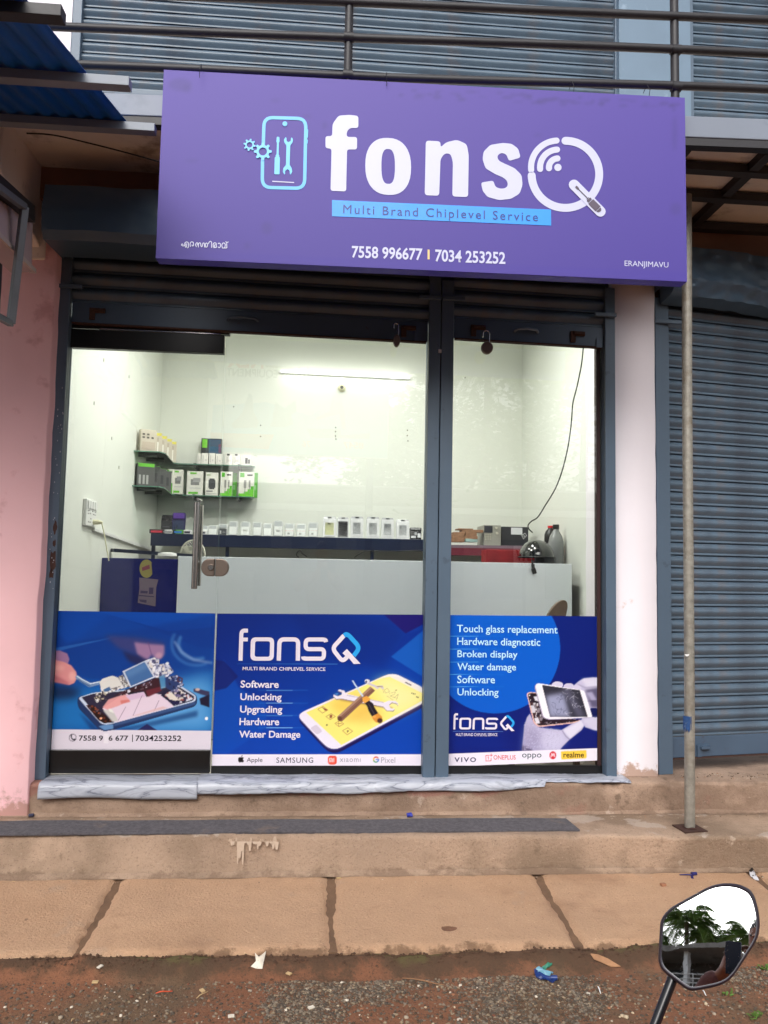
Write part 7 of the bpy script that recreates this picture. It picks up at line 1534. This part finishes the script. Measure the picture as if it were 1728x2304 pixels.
# small board
T = thing('standing_sign', 'small white street board with black lettering reflected beside the helmet', 'sign', (RV(1180, 1250, 12).x, -12, ZG))
a, b = RV(1156, 1228, 12), RV(1206, 1278, 12); mb = MB(); mb.box((a.x, -12.03, b.z), (b.x, -12.0, a.z)); ob('board', mb, PLASTW, T)
mb = MB(); mb.box(((a.x+b.x)/2-.03, -12.06, ZG), ((a.x+b.x)/2+.03, -12.031, b.z+.1)); ob('post', mb, DKTUBE, T)
BBs = BB
def stext(t, x0, x1, y0, y1, m, bold):
    c_ = bpy.data.curves.new('t', 'FONT'); c_.body = t; c_.offset = bold; o = bpy.data.objects.new('t', c_); COL.objects.link(o); bpy.context.view_layer.update()
    me = bpy.data.meshes.new_from_object(o.evaluated_get(bpy.context.evaluated_depsgraph_get())); bpy.data.objects.remove(o)
    A = np.empty(len(me.vertices)*3); me.vertices.foreach_get('co', A); A = A.reshape(-1, 3); mn, mx = A.min(0), A.max(0)
    p0, p1 = S(x0, y1, 12.0), S(x1, y0, 12.0); f = 1-(A[:, 0]-mn[0])/(mx[0]-mn[0])
    Q = np.stack([p0.x+f*(p1.x-p0.x), np.full(len(f), -11.99), p0.z+(A[:, 1]-mn[1])/(mx[1]-mn[1])*(p1.z-p0.z)], 1)-np.array(WL[T]); me.vertices.foreach_set('co', Q.ravel()); me.update(); ob('lettering', me, m, T)
stext('EMV', 1160, 1202, 1238, 1262, PLASTK, .04); stext('BAZAR', 1162, 1200, 1266, 1276, PLASTK, .02)
# building with white railing
Hs = thing('house', 'two-storey house with white balcony railing reflected in the motorcycle mirror', 'building', (-12, -19, ZG))
mb = MB(); mb.box((-20, -22, ZG-.2), (-7.2, -18.2, 7.0)); ob('wall', mb, mat('dark_house_wall', (84, 78, 74), .9, var=.3, scale=1), Hs)
mb = MB(); mb.box((-20.5, -22.4, 6.95), (-6.9, -16.6, 7.15)); ob('roof', mb, GREYW, Hs); mb = MB(); mb.box((-20, -18.2, 5.05), (-7.2, -16.9, 5.2)); ob('balcony_slab', mb, GREYW, Hs)
for x in (-16, -12.4, -9.25): mb = MB(); mb.box((x-.11, -17.15, ZG-.1), (x+.11, -16.93, 6.95)); ob('column', mb, PLASTW, Hs)
mb = MB()
for z in (5.42, 5.60, 5.78, 5.96): mb.tube([(-19.9, -16.92, z), (-7.25, -16.92, z)], .022, 8)
for x in np.arange(-19.9, -7.2, 1.58): mb.tube([(x, -16.92, 5.2), (x, -16.92, 5.98)], .025, 8)
ob('railing', mb, PLASTW, Hs)
mb = MB(); mb.box((-11.2, -18.2, 5.25), (-10.1, -18.16, 6.6)); ob('window', mb, PLASTK, Hs)
# long low shop opposite with pale bands
Lw = thing('low_building', 'long low pale-banded shop building across the road, reflected in the right pane', 'building', (4, -15, ZG))
a, b = RV(440, 1072, 15), RV(1360, 1120, 15)
mb = MB(); mb.box((a.x, -19, ZG-.2), (b.x+7, -15, a.z-.15)); ob('wall', mb, GREYW, Lw)
mb = MB(); mb.box((a.x-.2, -15.35, RV(1100, 1138, 15).z), (b.x+7, -15.0, RV(1100, 1100, 15).z)); mb.box((a.x-.2, -15.0, RV(1100, 1160, 15).z), (b.x+7, -14.8, RV(1100, 1146, 15).z)); ob('parapet', mb, PLASTW, Lw)
for k in range(8): x = a.x+.8+k*1.6; mb = MB(); mb.box((x, -14.99, .2), (x+1.1, -14.95, 1.9)); ob('shutter', mb, mat('shop_shutter', (90, 96, 104), .5), Lw)
T2 = thing('grey_house', 'plain grey house left of the billboard, faintly reflected in the door glass', 'building', (-4, -16, ZG))
a, b = RV(250, 700, 16), RV(462, 1000, 16)
mb = MB(); mb.box((a.x, -20, ZG-.2), (b.x, -16, a.z-1.3)); ob('wall', mb, GREYW, T2)
mb = MB(); mb.hexa([(a.x-.3, -20.4, a.z-1.3), (b.x+.3, -20.4, a.z-1.3), (b.x+.3, -15.6, a.z-1.3), (a.x-.3, -15.6, a.z-1.3), (a.x+.8, -18.2, a.z), (b.x-.8, -18.2, a.z), (b.x-.8, -17.8, a.z), (a.x+.8, -17.8, a.z)]); ob('roof', mb, mat('roof_tiles', (120, 74, 56), .8, var=.2), T2)
for x in (.35, .7): xx = a.x+(b.x-a.x)*x; mb = MB(); mb.box((xx-.4, -16.02, 2.6), (xx+.4, -15.96, 3.7)); ob('window', mb, PLASTK, T2)
solo('compound_wall', MB().box((-26, -12.6, ZG-.1), (-1.5, -12.45, 1.0)).box((-1.4, -12.6, ZG-.1), (14, -12.45, .5)), GREYW, 'low grey compound wall along the far side of the road', 'wall')
# palms and trees
FR = mat('palm_leaf', (128, 158, 88), .6, var=.35, scale=2); TRK = mat('palm_trunk', (120, 108, 92), .9, var=.2, scale=4)
def palm_parts():
    mb = MB(); mb.tube([(.25*sin(t*1.2), .1*t, t*8) for t in np.linspace(0, 1, 9)], [.17-.07*t for t in np.linspace(0, 1, 9)], 10); tr = mb
    mb = MB(); top = Vector((.25*sin(1.2), .1, 8))
    for k in range(34):
        a = 2.4*k; up_ = random.uniform(-.1, 1.7); L_ = random.uniform(1.5, 2.1); d = Vector((cos(a), sin(a), 0)); side = Vector((-sin(a), cos(a), 0)); pr = []
        for i in range(11):
            t = i/10; pr.append(top+d*(L_*t*cos(up_*.55))+Vector((0, 0, L_*(up_*.75*t-1.0*t*t))))
        for p, q in zip(pr, pr[1:]): mb.add([p-side*.02, p+side*.02, q+side*.015, q-side*.015], [(0, 1, 2, 3)])
        for i in range(1, 10):
            for f in (0, .33, .66):
                p = pr[i].lerp(pr[i+1], f) if i < 10 else pr[i]; t = (i+f)/10; ll = .62*sin(pi*min(.97, t*.85+.12))
                for s in (-1, 1):
                    e = p+side*s*ll*.75+d*ll*.45+Vector((0, 0, -ll*.45)); w_ = d*.035; mb.add([p-w_, p+w_, e], [(0, 1, 2)])
    return tr, mb
tr, fr_ = palm_parts()
PM = thing('palm_tree', 'first', 'tree', (0, 0, 0)); ob('trunk', tr, TRK, PM, smooth=60); ob('fronds', fr_, FR, PM)
spots = [(-15.6, -24, 1.32, 'coconut palm at the far left of the mirror reflection'), (-13.6, -23.5, 1.52, 'tallest palm above the house roof in the mirror reflection'), (-12.0, -24.5, 1.42, 'broad palm right of the tallest one in the mirror reflection'), (-9.4, -24, 1.40, 'palm leaning in at the right of the mirror reflection'), (5.4, -22, 1.1, 'palm reflected high in the right-hand pane'), (9.5, -24, 1.2, 'palm beyond the low building at the right')]
for i, (x, y, s_, lab) in enumerate(spots):
    if i == 0: r = PM
    else:
        r = PM.copy(); COL.objects.link(r)
        for ch in PM.children: c2_ = ch.copy(); COL.objects.link(c2_); c2_.parent = r
    r.location = (x, y, ZG); r.scale = (s_, s_, s_); r.rotation_euler = (0, 0, i*1.3); r['label'] = lab; r['group'] = 'palms beyond the road'
LF = mat('tree_leaf', (112, 140, 76), .65, var=.4, scale=1.2); mb = MB(); fs_ = 0
cl = [(random.gauss(0, 1.5), random.gauss(0, 1.2), 4.6+random.gauss(0, 1.1)) for _ in range(46)]
for c_ in cl:
    for k in range(95):
        p = Vector(c_)+Vector((random.gauss(0, .42), random.gauss(0, .42), random.gauss(0, .34))); a = random.uniform(0, 6.28); s_ = random.uniform(.08, .17); d = Vector((cos(a), sin(a), random.uniform(-.6, .6)))*s_; e = Vector((-sin(a), cos(a), random.uniform(-.4, .4)))*s_*.6
        mb.add([p-d, p-e, p+d, p+e], [(0, 1, 2, 3)])
TR = thing('leafy_tree', 'x', 'tree', (0, 0, 0)); ob('crown', mb, LF, TR)
mb = MB(); mb.tube([(0, 0, 0), (.05, .03, 1.5), (0, .1, 3)], [.22, .18, .14], 10)
for c_ in cl[:9]: mb.tube([(0, .1, 2.6), Vector(c_)*.6+Vector((0, 0, 1.3)), c_], [.09, .05, .02], 6)
ob('trunk', mb, TRK, TR, smooth=60)
tl = [(1.6, -19, 1.0, 'leafy tree behind the right edge of the billboard'), (4.0, -18.8, 1.15, 'leafy tree above the low building, left one'), (6.4, -20.5, 1.1, 'leafy tree above the low building, middle one'), (10.5, -20, 1.3, 'leafy tree above the low building, right one'), (-12.9, -24.5, 1.35, 'leafy tree behind the house in the mirror'), (-16.5, -24.5, 1.3, 'leafy tree behind the left end of the house')]
for i, (x, y, s_, lab) in enumerate(tl):
    if i == 0: r = TR
    else:
        r = TR.copy(); COL.objects.link(r)
        for ch in TR.children: c2_ = ch.copy(); COL.objects.link(c2_); c2_.parent = r
    r.location = (x, y, ZG); r.scale = (s_, s_, s_*random.uniform(.9, 1.1)); r.rotation_euler = (0, 0, i*2.1); r['label'] = lab; r['group'] = 'leafy trees beyond the road'
bpy.context.view_layer.update()
